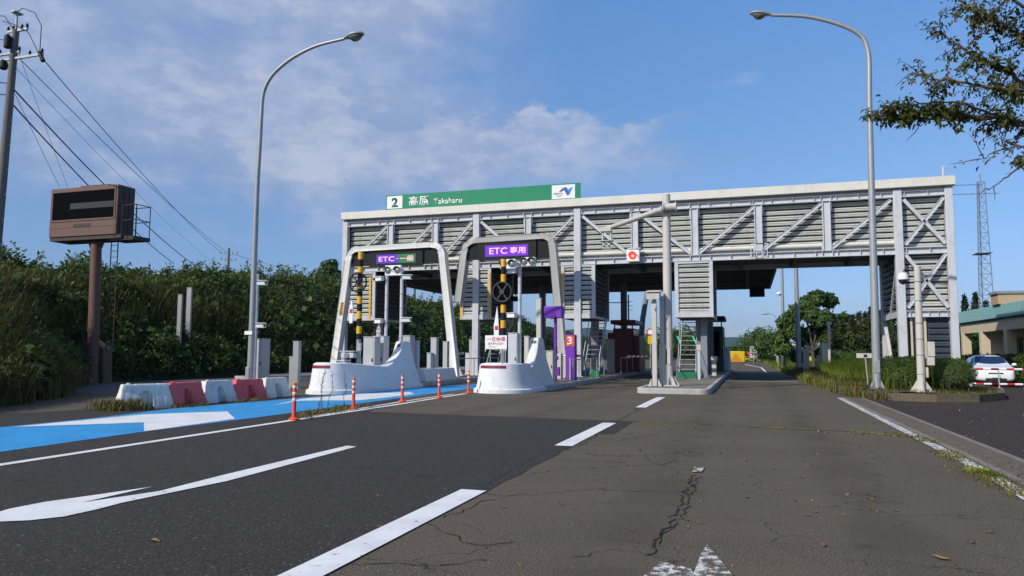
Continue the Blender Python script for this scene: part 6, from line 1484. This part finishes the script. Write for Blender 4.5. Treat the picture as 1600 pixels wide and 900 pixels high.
# ------------------------------------------------------------------ white car, nose towards us
def car(label, loc, rz):
    o = thing('parked_car', label, 'car', loc); o.rotation_euler = (0, 0, rz)
    # stations along the car: y from nose (-) to tail (+): half width, sill z, belt z, roof half width, roof z
    st = [(-2.18, .62, .32, .60, .50, .64), (-2.08, .76, .22, .72, .62, .76), (-1.85, .83, .20, .83, .68, .88), (-1.4, .86, .19, .93, .72, .97), (-1.0, .87, .19, .98, .72, 1.03), (-.25, .875, .19, 1.0, .60, 1.40), (.25, .875, .19, 1.0, .58, 1.48), (.9, .875, .19, 1.02, .57, 1.47), (1.6, .86, .20, 1.06, .55, 1.34), (2.0, .82, .24, 1.08, .52, 1.16), (2.18, .76, .32, .9, .5, .98)]
    rows = []
    for y, w, zs, zb, wr, zr in st:
        rows.append([(-w * .92, y, zs), (-w, y, zs + .15), (-w, y, (zs + zb) / 2 + .05), (-w * .97, y, zb), (-(w * .35 + wr * .65) * .98, y, zb + (zr - zb) * .72), (-wr, y, zr - .02), (-wr * .5, y, zr + .015), (wr * .5, y, zr + .015), (wr, y, zr - .02), ((w * .35 + wr * .65) * .98, y, zb + (zr - zb) * .72), (w * .97, y, zb), (w, y, (zs + zb) / 2 + .05), (w, y, zs + .15), (w * .92, y, zs)])
    k = len(rows[0]); m = MB(); m.mesh([v for r in rows for v in r], [(i * k + j, i * k + (j + 1) % k, (i + 1) * k + (j + 1) % k, (i + 1) * k + j) for i in range(len(rows) - 1) for j in range(k)] + [tuple(range(k)), tuple(reversed(range((len(rows) - 1) * k, len(rows) * k)))])
    b = m.build('body', M['carw'], o, local=True, sharp=180); s = b.modifiers.new('smooth', 'SUBSURF'); s.levels = 2; s.render_levels = 2
    gl = glass('car_glass', (.012, .03, .075), .05)
    def lerp(i, t, j):
        a, c = rows[i][j], rows[i + 1][j]; return Vector([a[q] + (c[q] - a[q]) * t for q in range(3)])
    m = MB(); off = Vector((0, -.045, .035)); n = 8
    lo = [Vector((x, -1.02 + .16 * (x / .7) ** 2, 1.02)) for x in np.linspace(-.70, .70, n)]; hi = [Vector((x, -.28 + .06 * (x / .55) ** 2, 1.385)) for x in np.linspace(-.56, .56, n)]
    for i in range(n - 1): m.face([lo[i] + off, lo[i + 1] + off, hi[i + 1] + off, hi[i] + off])
    m.build('windscreen', gl, o, local=True)
    for s in (-1, 1):
        m = MB(); m.face([(s * .84, -.75, 1.06), (s * .84, 1.3, 1.10), (s * .67, 1.1, 1.36), (s * .68, -.2, 1.38)]); m.build('side_window', gl, o, local=True)
        for y in (-1.35, 1.35):
            m = MB(); m.lathe([(.17, -.10), (.28, -.10), (.31, -.06), (.31, .06), (.28, .10), (.17, .10)], (s * .80, y, .31), 22, 'x'); wh = m.build('wheel', M['tyre'], o, local=True)
            m = MB(); m.lathe([(.19, 0), (.17, .02), (.05, .03)], (s * .80 + (s * .09), y, .31), 18, 'x'); m.build('rim', M['galv'], wh, local=True)
        m = MB(); m.cbox((s * .98, -.72, 1.03), (.20, .12, .13)); m.build('mirror', M['carw'], o, .04, local=True)
        m = MB(); m.prism([(s * .50, -2.09, .70), (s * .78, -1.93, .72), (s * .80, -1.72, .90), (s * .66, -1.95, .84)], (0, -.02, .012)); m.build('headlight', surf('headlamp', (.55, .58, .62), .08, dirt=0, bmp=0, spec=.8), o, local=True)
    m = MB(); m.box(-.42, .42, -2.20, -2.10, .27, .40); m.build('lower_grille', M['ink'], o, .02, local=True)
    m = MB(); m.box(-.30, .30, -2.19, -2.1, .60, .66); m.build('upper_grille', M['ink'], o, .01, local=True)
    m = MB(); m.box(-.17, .17, -2.235, -2.20, .43, .585); m.build('number_plate', M['signw'], o, .004, local=True)
    return o
car('white hatchback parked facing us behind the red and white barricade', (11.3, 42.3, 0), R(-7))

# ------------------------------------------------------------------ office building on the right
BX = 14.6
o = thing('office_building', 'low beige office building with a weathered turquoise roof edge', 'building', (18, 44, 0))
def wseg(y0, y1): 
    m = MB(); m.box(BX + 1.6, BX + 1.8, y0, y1, 0, 3.55); return m
m = MB(); m.box(BX + 1.6, BX + 12, 24, 61.0, 0, 3.6); m.build('wall', M['render'], o)
m = MB(); m.box(BX - .05, BX + 13, 22, 62, 3.75, 4.55); m.box(BX + .25, BX + 12.6, 22.2, 61.8, 3.62, 3.75); m.build('roof', M['teal'], o, .03)
m = MB(); m.box(BX + .15, BX + .5, 22.5, 61.3, 3.0, 3.62); m.build('eave_beam', M['render'], o)
for y in (60.8, 56.4, 51.4, 46.4, 41.4, 36.4, 31.4):
    m = MB(); m.box(BX + .1, BX + .62, y - .28, y + .28, 0, 3.0); m.build('column', M['render'], o, .02)
for y in (54, 49, 44, 39):
    m = MB(); m.box(BX + 1.57, BX + 1.6, y - 1.0, y + 1.0, 1.6, 2.6); w_ = m.build('window', M['dark'], o)
    m = MB()
    for z in (1.56, 2.6): m.box(BX + 1.54, BX + 1.6, y - 1.05, y + 1.05, z, z + .05)
    for yy_ in (-1.04, -.02, 1.0): m.box(BX + 1.54, BX + 1.569, y + yy_, y + yy_ + .05, 1.61, 2.6)
    m.build('frame', M['steelg'], w_)
ch = at(1576, 472, 52); m = MB(); m.box(ch.x - .75, ch.x + .75, 51.3, 52.7, 4.55, at(1576, 460, 52).z); c_ = m.build('chimney', M['chim'], o, .02)
m = MB(); m.box(ch.x - .85, ch.x + .85, 51.2, 52.8, at(1576, 460, 52).z, at(1576, 456, 52).z); m.build('chimney_cap', M['colg'], c_)
# lattice radio tower
o = thing('radio_tower', 'slender lattice radio mast with horizontal antennas behind the office building', 'radio tower', (25.3, 95, 0)); TX, TY, TZ = at(1537, 470, 95).x, 95, at(1531, 285, 95).z
m = MB(); wb, wt = .88, .38; hb = TZ
tl = at(1531, 290, 95).x - TX
def cor(z): 
    w = wb + (wt - wb) * z / hb; sh = tl * max(0, (z - 7) / (hb - 7)) ; return [Vector((TX + sh + w * a, TY + w * b, z)) for a, b in ((-1, -1), (1, -1), (0, 1))]
for k in range(3): m.tube([cor(0)[k], cor(hb)[k]], .05, 6)
m.build('leg', M['lattice'], o)
m = MB(); z = 0; n = 18
for i in range(n):
    a, c = cor(hb * i / n), cor(hb * (i + 1) / n)
    for k in range(3): m.tube([a[k], c[(k + 1) % 3]], .018, 4); m.tube([a[(k + 1) % 3], c[k]], .018, 4); m.tube([c[k], c[(k + 1) % 3]], .018, 4)
m.build('lattice_bracing', M['lattice'], o)
m = MB(); c = cor(hb)[0]; m.tube([(c.x + .45, TY, hb), (c.x + .45, TY, at(1530, 272, 95).z)], .05, 6)
for v, u0, u1 in ((290, 1489, 1534), (304, 1489, 1560)): a, b_ = at(u0, v, 95), at(u1, v - 2, 95); m.tube([a, b_], .035, 5); [m.tube([a.lerp(b_, k / 7) + Vector((0, -.5, 0)), a.lerp(b_, k / 7) + Vector((0, .5, 0))], .02, 4) for k in range(8)]
m.build('antenna', M['lattice'], o)
m = MB(); zz = at(1537, 397, 95).z; cc = cor(zz); m.box(cc[0].x - .2, cc[1].x + .2, TY - 1, TY + 1, zz, zz + .08); m.build('platform', M['lattice'], o)

# ================================================================== TREES AND SHRUBS
def cloud(centres, radii, n, seed, flat=.75, shell=.55, bumps=.25):
    """points through lobed volumes, denser towards the outside, with hollows between clumps"""
    r = np.random.default_rng(seed); C_ = np.array(centres, float); rad = np.array(radii, float); pr = rad ** 2 / (rad ** 2).sum()
    out, dr = [], []; tot = 0
    while tot < n:
        k = r.choice(len(C_), 4000, p=pr); d = r.normal(size=(4000, 3)); d /= np.linalg.norm(d, axis=1, keepdims=True)
        u = shell + (1 - shell) * r.random(4000) ** .6
        p = C_[k] + d * (rad[k] * u)[:, None] * np.array([1, 1, flat])
        q = np.array([mnoise.noise(Vector(x * (1.9 / max(.4, rad.mean())) + seed)) for x in p]); ok = q > -.16
        p += d * (q * bumps * rad[k])[:, None]
        out.append(p[ok]); dr.append(d[ok]); tot += ok.sum()
    return np.concatenate(out)[:n], np.concatenate(dr)[:n]
def branches(m, base, tips, r0, seed, bend=.25, n=6):
    r = random.Random(seed)
    for t in tips:
        a, b = Vector(base), Vector(t); d = b - a; w = Vector((r.uniform(-1, 1), r.uniform(-1, 1), r.uniform(.0, .8))) * d.length * bend
        m.tube([a.lerp(b, k / n) + w * math.sin(math.pi * k / n) * .5 for k in range(n + 1)], [r0 * (1 - .85 * k / n) for k in range(n + 1)], 7)
def tree(name, label, base, h, wid, mat, leafn, leafs, seed, group='trees beyond the gate', trunk_h=.35, fat=1., lobes=12, bark='bark', flat=.8, asp=.6, r0=None, yscale=1.):
    x, y, z = base; o = thing(name, label, 'tree', tuple(base), group); r = random.Random(seed)
    r0 = r0 or h * .028; th = h * trunk_h; m = MB()
    m.tube([(x, y, z - .2), (x + .02 * h * r.uniform(-1, 1), y, z + th * .5), (x + .03 * h * r.uniform(-1, 1), y, z + th), (x, y, z + h * .8)], [r0 * 1.3, r0, r0 * .85, r0 * .2], 10)
    cs, rs = [], []
    for i in range(lobes):
        a = 2.4 * i + r.uniform(-.5, .5); q = (i + .5) / lobes; hz = z + th * .8 + (h - th * .8) * (.12 + .78 * q)
        rad = wid / 2 * math.sin(math.pi * (.15 + .8 * (1 - q)) ) ** .7 * r.uniform(.45, .9) * (.25 + .75 * (1 - q) ** .6)
        cs.append((x + math.cos(a) * rad, y + math.sin(a) * rad * yscale, hz)); rs.append(wid * fat * r.uniform(.14, .24))
    branches(m, (x, y, z + th * .75), [c for c in cs], r0 * .6, seed); m.build('trunk', M[bark], o)
    P_, D = cloud(cs, rs, leafn, seed, flat); leaves('crown', P_, D + [0, 0, .25], np.random.default_rng(seed).uniform(.6, 1.3, len(P_)) * leafs, M[mat] if isinstance(mat, str) else mat, o, asp, .3, .35, seed=seed)
    return o
def bush(label, x0, x1, y0, y1, z0, z1, n, leafs, mat, seed, name='shrub', group='clipped bushes on the planted island', cat='bush', stems=True):
    o = thing(name, label, cat, ((x0 + x1) / 2, (y0 + y1) / 2, z0), group); r = np.random.default_rng(seed)
    d = r.normal(size=(n * 2, 3)); sq = .72 if cat == 'hedge' else .38; d /= np.abs(d).max(1, keepdims=True) ** sq * np.linalg.norm(d, axis=1, keepdims=True) ** (1 - sq)
    u = (.62 + .38 * r.random(n * 2) ** .5)[:, None]; c = np.array([(x0 + x1) / 2, (y0 + y1) / 2, (z0 + z1) / 2]); hs = np.array([(x1 - x0) / 2, (y1 - y0) / 2, (z1 - z0) / 2])
    p = c + d * hs * u; q = np.array([mnoise.noise(Vector(v * 1.7 + seed)) + .5 * mnoise.noise(Vector(v * 4 + seed)) for v in p]); p += d * (q * .16)[:, None]
    ok = (q > -.35) & (p[:, 2] > z0 + .02); low = p[:, 2] < z0 + .3 * (z1 - z0); ok &= ~(low & (r.random(n * 2) < .55)); p, d = p[ok][:n], d[ok][:n]
    leaves('foliage', p, d + [0, 0, .5], r.uniform(.6, 1.3, len(p)) * leafs, M[mat], o, .5, .3, .1, .3, seed=seed)
    if stems:
        m = MB(); rr = random.Random(seed)
        for k in range(26):
            a = Vector((rr.uniform(x0 + .15, x1 - .15), rr.uniform(y0 + .15, y1 - .15), z0 - .05)); b = a + Vector((rr.uniform(-.3, .3), rr.uniform(-.3, .3), (z1 - z0) * .8)); m.tube([a, a.lerp(b, .5) + Vector((rr.uniform(-.08, .08), 0, 0)), b], [.016, .012, .005], 5)
        m.build('stems', M['bark'], o)
    return o
Z0 = .2
bush('shaggy light green bush left of the grey camera mast', 4.45, 5.95, 28.3, 31, Z0, 1.42, 14000, .060, 'bushleaf', 61)
bush('dense rounded dark bush right of the grey camera mast', 6.0, 7.2, 27.6, 31, Z0, 1.40, 18000, .052, 'bushleaf', 62)
bush('bush between the two front bushes, behind the mast', 5.4, 6.8, 30.3, 33, Z0, 1.35, 8000, .065, 'bushleaf', 63)
grass('tall_grass', [(4.5, 28.4), (5.4, 28.2), (5.8, 30.5), (4.4, 31)], 380, 1.0, M['grassleaf'], .006, .8, 64)
bush('long clipped hedge before the office building', 13.2, 14.2, 36, 60, 0, 1.45, 16000, .14, 'bushleaf', 65, 'hedge', None, 'hedge', False)
bush('low dark hedge behind the tall grass right of the lane', 5.6, 9.2, 58, 74, 0, 1.75, 12000, .16, 'treeleaf', 66, 'hedge', None, 'hedge', False)
bush('bushy dark thicket behind the pale pillar', 7.2, 12.5, 66, 80, 0, 3.6, 14000, .24, 'treeleaf', 67, 'thicket', None, 'thicket')
# cycad by the office wall
p = at(1590, 545, 46.5); o = thing('cycad', 'spiky palm-like cycad before the office wall', 'palm', (p.x, 46.5, 0)); m = MB(); m.lathe([(.22, 0), (.24, .4), (.2, .95)], (p.x, 46.5, 0), 12); m.build('trunk', M['bark'], o)
m = MB()
for k in range(34):
    a = k * 2.4; el_ = R(75 - 85 * (k / 34)); ln = 1.15; q = [Vector((p.x, 46.5, .95))]
    for s_ in range(1, 8): t = s_ / 7; q.append(Vector((p.x, 46.5, .95)) + Vector((math.cos(a) * math.cos(el_), math.sin(a) * math.cos(el_), math.sin(el_))) * ln * t - Vector((0, 0, .45 * t * t)))
    m.tube(q, .012, 4)
    for i in range(1, 8):
        for s in (-1, 1):
            for f in (0, .5):
                c = q[i - 1].lerp(q[i], f); d = (q[i] - q[i - 1]).normalized(); sd_ = d.cross(Vector((0, 0, 1))).normalized() * s; l = .26 * math.sin(math.pi * (i + f) / 8.6)
                m.face([c, c + sd_ * l * .5 + d * l * .35 + Vector((0, 0, .02)), c + sd_ * l + d * l * .6 - Vector((0, 0, .03)), c + sd_ * l * .5 + d * l * .2])
m.build('fronds', M['cycad'], o)
# the big tree right of the lane
Y = 69.; b = at(1271, 585, Y); b.z = 0; o = thing('broadleaf_tree', 'large dark green tree with pale bare trunk right of the far lane', 'tree', tuple(b), 'trees beyond the gate')
m = MB(); k_ = at(1270, 545, Y); m.tube([b - Vector((0, 0, .2)), at(1272, 570, Y), at(1270, 552, Y), at(1268, 535, Y), at(1262, 505, Y)], [.2, .16, .14, .11, .05], 10); tips = [at(u, v, Y + dy) for u, v, dy in ((1240, 505, -1), (1225, 530, .8), (1275, 480, 0), (1300, 490, 1), (1310, 530, -1), (1285, 520, -1.5), (1250, 480, .5))]
branches(m, at(1269, 548, Y), tips, .09, 4, .15); m.build('trunk', M['barkg'], o)
cs, rs = [], []
for u, v, dy, rad in ((1277, 466, 0, 15), (1295, 470, .8, 14), (1262, 474, -.4, 14), (1270, 492, -.9, 15), (1287, 497, -1, 15), (1248, 487, -.5, 15), (1236, 497, .3, 13), (1240, 516, -.7, 15), (1224, 505, .8, 11), (1222, 527, .3, 13), (1228, 545, 0, 12), (1300, 503, .2, 15), (1312, 518, -.4, 13), (1318, 497, .6, 9), (1296, 532, -.6, 14), (1310, 545, .3, 12), (1256, 525, .9, 16), (1276, 520, 1.2, 17), (1284, 554, 1.2, 12), (1245, 556, 1.5, 11), (1216, 545, 1.3, 10)):
    cs.append(at(u, v, Y + dy)); rs.append(rad / 1150 * Y * .92)
P_, D = cloud(cs, rs, 17000, 9, .85, .5, .3); leaves('crown', P_, D + [0, -.1, .3], np.random.default_rng(9).uniform(.16, .38, len(P_)), M['treeleaf'], o, .65, .3, .3, seed=9)
# cherry-like sparse tree with grey limbs right of it
Y = 62.; b = at(1352, 575, Y); b.z = 0; o = thing('broadleaf_tree', 'spreading brownish tree with grey limbs right of the large tree', 'tree', tuple(b), 'trees beyond the gate'); m = MB(); m.tube([b, at(1350, 560, Y), at(1342, 548, Y)], [.24, .2, .15], 8)
branches(m, at(1345, 552, Y), [at(u, v, Y + d) for u, v, d in ((1305, 530, -1), (1320, 512, 0), (1345, 503, .5), (1375, 510, 0), (1390, 530, -.5), (1300, 545, .5))], .11, 3, .12); m.build('trunk', M['barkg'], o)
cs = [at(u, v, Y + d) for u, v, d in ((1305, 528, -1), (1322, 510, 0), (1345, 505, .5), (1372, 510, 0), (1390, 530, -.5), (1335, 530, -1), (1360, 535, .5), (1385, 555, 0), (1400, 545, 0))]; P_, D = cloud(cs, [.95] * 9, 6000, 12, .8, .3, .4)
leaves('crown', P_, D + [0, 0, .3], np.random.default_rng(2).uniform(.12, .26, len(P_)), leafmat('leaf_brownish', [(.02, .03, .008), (.04, .055, .012), (.07, .07, .018), (.05, .075, .014)], 1), o, .55, seed=12)
# conifers on the skyline
def conifer(label, u, vt, Y, wid, seed):
    t = at(u, vt, Y); h = t.z; x = t.x; o = thing('conifer', label, 'tree', (x, Y, 0), 'conifers on the right skyline'); m = MB(); m.tube([(x, Y, -.2), (x, Y, h * .95)], [.25, .05], 7); m.build('trunk', M['bark'], o)
    r = np.random.default_rng(seed); n = 1500; k = r.random(n) ** .8; a = r.uniform(0, 2 * math.pi, n); tier = np.floor(k * 12) / 12; rad = wid * (1.02 - k) * (.55 + .45 * r.random(n)) * (1 - .35 * ((k - tier) * 12)) * (1 + .25 * np.sin(a * 3 + tier * 20))
    P_ = np.stack([x + np.cos(a) * rad, Y + np.sin(a) * rad, h * (.08 + .92 * k) - rad * .25], 1); D = np.stack([np.cos(a), np.sin(a), np.full(n, .3)], 1)
    leaves('crown', P_, D, r.uniform(.35, .8, n) * (1.15 - .5 * k), M['coniferleaf'], o, .35, .3, .6, seed=seed)
cn = ['first conifer right of the large tree on the skyline', 'second low conifer right of the large tree', 'third conifer, close to the right street lamp', 'tallest conifer just left of the right street lamp', 'conifer right of the right street lamp', 'conifer beside the bridge tower left leg', 'conifer immediately right of the bridge end column', 'pointed conifer second right of the bridge end column', 'conifer left of the radio mast foot', 'conifer right of the radio mast foot', 'short conifer beside the chimney', 'conifer whose tip shows right of the chimney']
for i, (u, v, Yc, w) in enumerate([(1331, 492, 112, 1.7), (1342, 489, 118, 1.9), (1352, 489, 112, 1.6), (1360, 479, 120, 2.1), (1376, 485, 115, 1.9), (1390, 476, 122, 2.2), (1507, 462, 112, 2.2), (1523, 457, 116, 2.4), (1540, 471, 112, 2.0), (1556, 468, 118, 2.2), (1568, 474, 112, 1.8), (1592, 459, 108, 2.2)]): conifer(cn[i], u, v, Yc, w, 300 + i)
for i, (u, v, Yc) in enumerate([(1322, 505, 96), (1345, 505, 92), (1368, 503, 97), (1392, 500, 93), (1512, 492, 96)]):
    t = at(u, v, Yc); tree('broadleaf_tree', ['dark rounded tree below the first conifers', 'dark rounded tree behind the brownish tree', 'dark rounded tree left of the lamp pole behind grass', 'dark rounded tree beside the bridge tower leg', 'dark tree right of the end column below the conifers'][i], (t.x, Yc, 0), t.z, 5.0, 'treeleaf', 2600, .36, 320 + i, lobes=9, trunk_h=.2)
# far trees where the road bends away
ft = [(1124, 547, 190, 9), (1145, 549, 200, 8), (1170, 541, 180, 7), (1180, 521, 150, 8.5), (1195, 519, 142, 8.5), (1203, 527, 125, 6.5), (1108, 546, 210, 10), (1090, 534, 205, 12), (1065, 512, 170, 12), (1088, 515, 165, 10), (1050, 528, 180, 9), (1030, 518, 175, 11), (1010, 530, 190, 10), (985, 532, 200, 12), (945, 534, 200, 14), (925, 536, 205, 12), (838, 540, 150, 9), (812, 520, 130, 6), (905, 534, 190, 11), (870, 534, 180, 12)]
fl = ['round tree above the yellow barrier', 'low tree right of the yellow barrier', 'tree behind the red sign at the bend', 'feathery tree at the left of the far right group', 'feathery tree beside the large dark tree', 'small bush-like tree by the three-board sign', 'tree left of the yellow barrier, behind the green booth', 'tree seen between green booth and stairs', 'tallest tree seen behind the stairs treads', 'tree behind the right side of the stairs', 'tree left of the stairs', 'tree behind the sensor posts', 'tree seen by the leaning arch leg', 'tree right of the maroon booth', 'tree left of the maroon booth', 'tree behind the thin maroon post', 'tree seen between the slim pole and canopy columns', 'tree right of the notice board flag', 'tree behind the purple number post', 'tree behind the purple reader post']
for i, (u, v, Yc, w) in enumerate(ft):
    t = at(u, v, Yc); tree('broadleaf_tree', fl[i], (t.x, Yc, 0), t.z, w, 'treeleaf', 2400, .50 * Yc / 150, 400 + i, lobes=12, trunk_h=.22, flat=.7, fat=1.35)
t = at(2, 362, 30); tree('broadleaf_tree', 'leafy tree on the bank cut off by the left edge', (t.x - 1.6, 30, 5.4), t.z - 5.4, 3.4, 'treeleaf', 3000, .20, 450, None, trunk_h=.3, lobes=10)
t = at(516, 408, 66); tree('broadleaf_tree', 'young tree on top of the bank left of the cream arch', (t.x, 66, 7.4), t.z - 7.2, 3.0, 'treeleaf', 2600, .26, 451, None, trunk_h=.3, lobes=9)
tag(leaves('far_woods', *(lambda r: (np.stack([r.uniform(-190, 160, 26000), r.uniform(214, 250, 26000), np.abs(r.normal(0, 1, 26000)) * .9 + 0], 1), r.normal(size=(26000, 3)) + [0, -.6, .5]))(np.random.default_rng(77)), np.random.default_rng(78).uniform(.6, 1.5, 26000), M['treeleaf'], None, .7, seed=77), kind='stuff')

# cherry branches hanging into the picture from a tree outside it on the right
o = thing('cherry_tree', 'cherry tree whose leafy branches reach in at the upper right corner', 'tree', (6.6, 12.6, 0)); rb = random.Random(5)
m = MB(); crown = Vector((6.2, 12.4, 3.2)); m.tube([(6.6, 12.6, -.2), (6.55, 12.6, 1.2), (6.35, 12.5, 2.4), crown], [.30, .24, .2, .16], 12)
twigs = []
def limb(pts, r0, r1):
    P_ = [Vector(p) for p in pts]; out = []
    for i in range(len(P_) - 1):
        for k in range(5):
            t = k / 5; out.append(P_[i].lerp(P_[i + 1], t) + Vector((rb.gauss(0, .012), rb.gauss(0, .012), rb.gauss(0, .012))))
    out.append(P_[-1]); n = len(out); m.tube(out, [r0 + (r1 - r0) * k / (n - 1) for k in range(n)], 6); return out
def px3(l, Y): return [at(u, v, Y + dy) for u, v, dy in l]
L1 = limb([crown] + px3([(1640, 205, 1), (1600, 196, .6), (1555, 184, .2), (1500, 182, 0), (1445, 186, -.2), (1405, 182, -.3), (1378, 186, -.4)], 10.8), .055, .006)
L2 = limb([crown, at(1650, 190, 11.5)] + px3([(1600, 145, 0), (1560, 137, 0), (1510, 128, 0), (1460, 125, .1), (1425, 112, .2)], 11.2), .05, .006)
L3 = limb([crown, at(1660, 150, 11.8)] + px3([(1600, 130, .2), (1570, 108, .2), (1530, 92, 0), (1490, 66, 0), (1462, 48, -.1)], 11.4), .055, .006)
L4 = limb([crown, at(1650, 90, 12)] + px3([(1600, 60, .3), (1565, 40, .2), (1530, 20, 0), (1500, 2, 0), (1480, -20, 0)], 11.6), .05, .008)
L5 = limb([crown, at(1650, 230, 11.2)] + px3([(1605, 248, 0), (1575, 275, -.1), (1545, 297, -.2)], 10.6), .03, .004)
L6 = limb([crown, at(1650, 215, 11)] + px3([(1600, 228, 0), (1560, 235, 0), (1525, 252, 0)], 10.5), .025, .004)
L7 = limb([crown, at(1660, 60, 12)] + px3([(1620, 20, .3), (1585, 0, .2), (1550, -30, 0)], 11.2), .05, .01)
L8 = limb([L1[14]] + px3([(1510, 160, .1), (1470, 160, 0), (1430, 163, -.1), (1395, 162, -.2)], 10.6), .018, .005)
lp = []
def twig(a, d, ln, dens, bare=False):
    q = [a]; dd = d.copy()
    for k in range(5):
        dd = (dd + Vector((rb.gauss(0, .16), rb.gauss(0, .16), rb.gauss(0, .14) - .03))).normalized(); q.append(q[-1] + dd * ln / 5)
    m.tube(q, [.008, .007, .006, .005, .004, .002], 5)
    if bare: return
    for i in range(1, 6):
        for _ in range(dens):
            t = rb.random(); lp.append((q[i - 1].lerp(q[i], t) + Vector((rb.gauss(0, .035), rb.gauss(0, .05), rb.gauss(0, .03) - .02)), dd))
def along(limb_, t0, t1, n, ln, dens, side, bare=False):
    for _ in range(n):
        t = rb.uniform(t0, t1) * (len(limb_) - 1); i = min(int(t), len(limb_) - 2); a = limb_[i].lerp(limb_[i + 1], t - i); d = (limb_[i + 1] - limb_[i]).normalized()
        v = (d * .7 + Vector((rb.gauss(0, .3), rb.gauss(0, .6), rb.choice(side) * rb.uniform(.3, .9)))).normalized(); twig(a, v, ln * rb.uniform(.5, 1.2), dens, bare)
along(L1, .34, 1, 32, .30, 7, (-1, 1, 1)); along(L1, .25, .6, 9, .40, 5, (1, 1, -1)); along(L8, .2, 1, 12, .24, 5, (-1, 1)); along(L2, .62, 1, 10, .32, 4, (1, -1)); along(L2, .3, .62, 9, .36, 5, (1, -1))
along(L3, .65, 1, 11, .35, 5, (1, -1)); along(L3, .3, .65, 12, .4, 5, (1, -1)); along(L4, .3, .9, 24, .4, 5, (1, -1)); along(L7, .2, .9, 18, .4, 5, (-1, 1)); along(L5, .3, 1, 9, .35, 0, (1, -1), True); along(L6, .4, 1, 9, .35, 1, (1, -1)); along(L5, .35, .6, 5, .25, 4, (1,))
for L_ in (L1, L2, L3, L4): along(L_, .2, .42, 8, .4, 5, (1, -1)); along(L_, .4, 1, 7, .3, 0, (1, -1), True)
m.build('trunk', M['bark'], o)
# the rest of the crown, out of the picture to the right
cs = [(6.4 + 1.9 * math.cos(a), 12.8 + 2.2 * math.sin(a), 4.6 + .9 * math.sin(a * 3)) for a in (-.9, -.2, .5, 1.2)]; P2, D2 = cloud(cs, [1.0] * 4, 2600, 15, .8, .3, .3)
P_ = np.concatenate([np.array([list(p) for p, d in lp]), P2]); D = np.concatenate([np.array([list(d) for p, d in lp]) + [0, 0, .9], D2])
leaves('crown', P_, D, np.random.default_rng(3).uniform(.055, .10, len(P_)), M['cherryleaf'], o, .46, .35, .8, seed=33)
for i, (u, v) in enumerate(((1588, 270),)):
    pass

# ================================================================== AIR
m = MB(); m.box(-3600, 3600, -90, 4600, -1.5, 190); hz_ = bpy.data.materials.new('air'); hz_.use_nodes = True; h = hz_.node_tree; h.nodes.remove(h.nodes['Principled BSDF'])
pv = h.nodes.new('ShaderNodeVolumePrincipled'); pv.inputs['Color'].default_value = (.22, .36, .62, 1); pv.inputs['Density'].default_value = 1.0e-4; pv.inputs['Anisotropy'].default_value = 0
h.links.new(pv.outputs[0], h.nodes['Material Output'].inputs['Volume']); hz_.cycles.homogeneous_volume = True if hasattr(hz_, 'cycles') else None
tag(m.build('haze', hz_), kind='stuff')
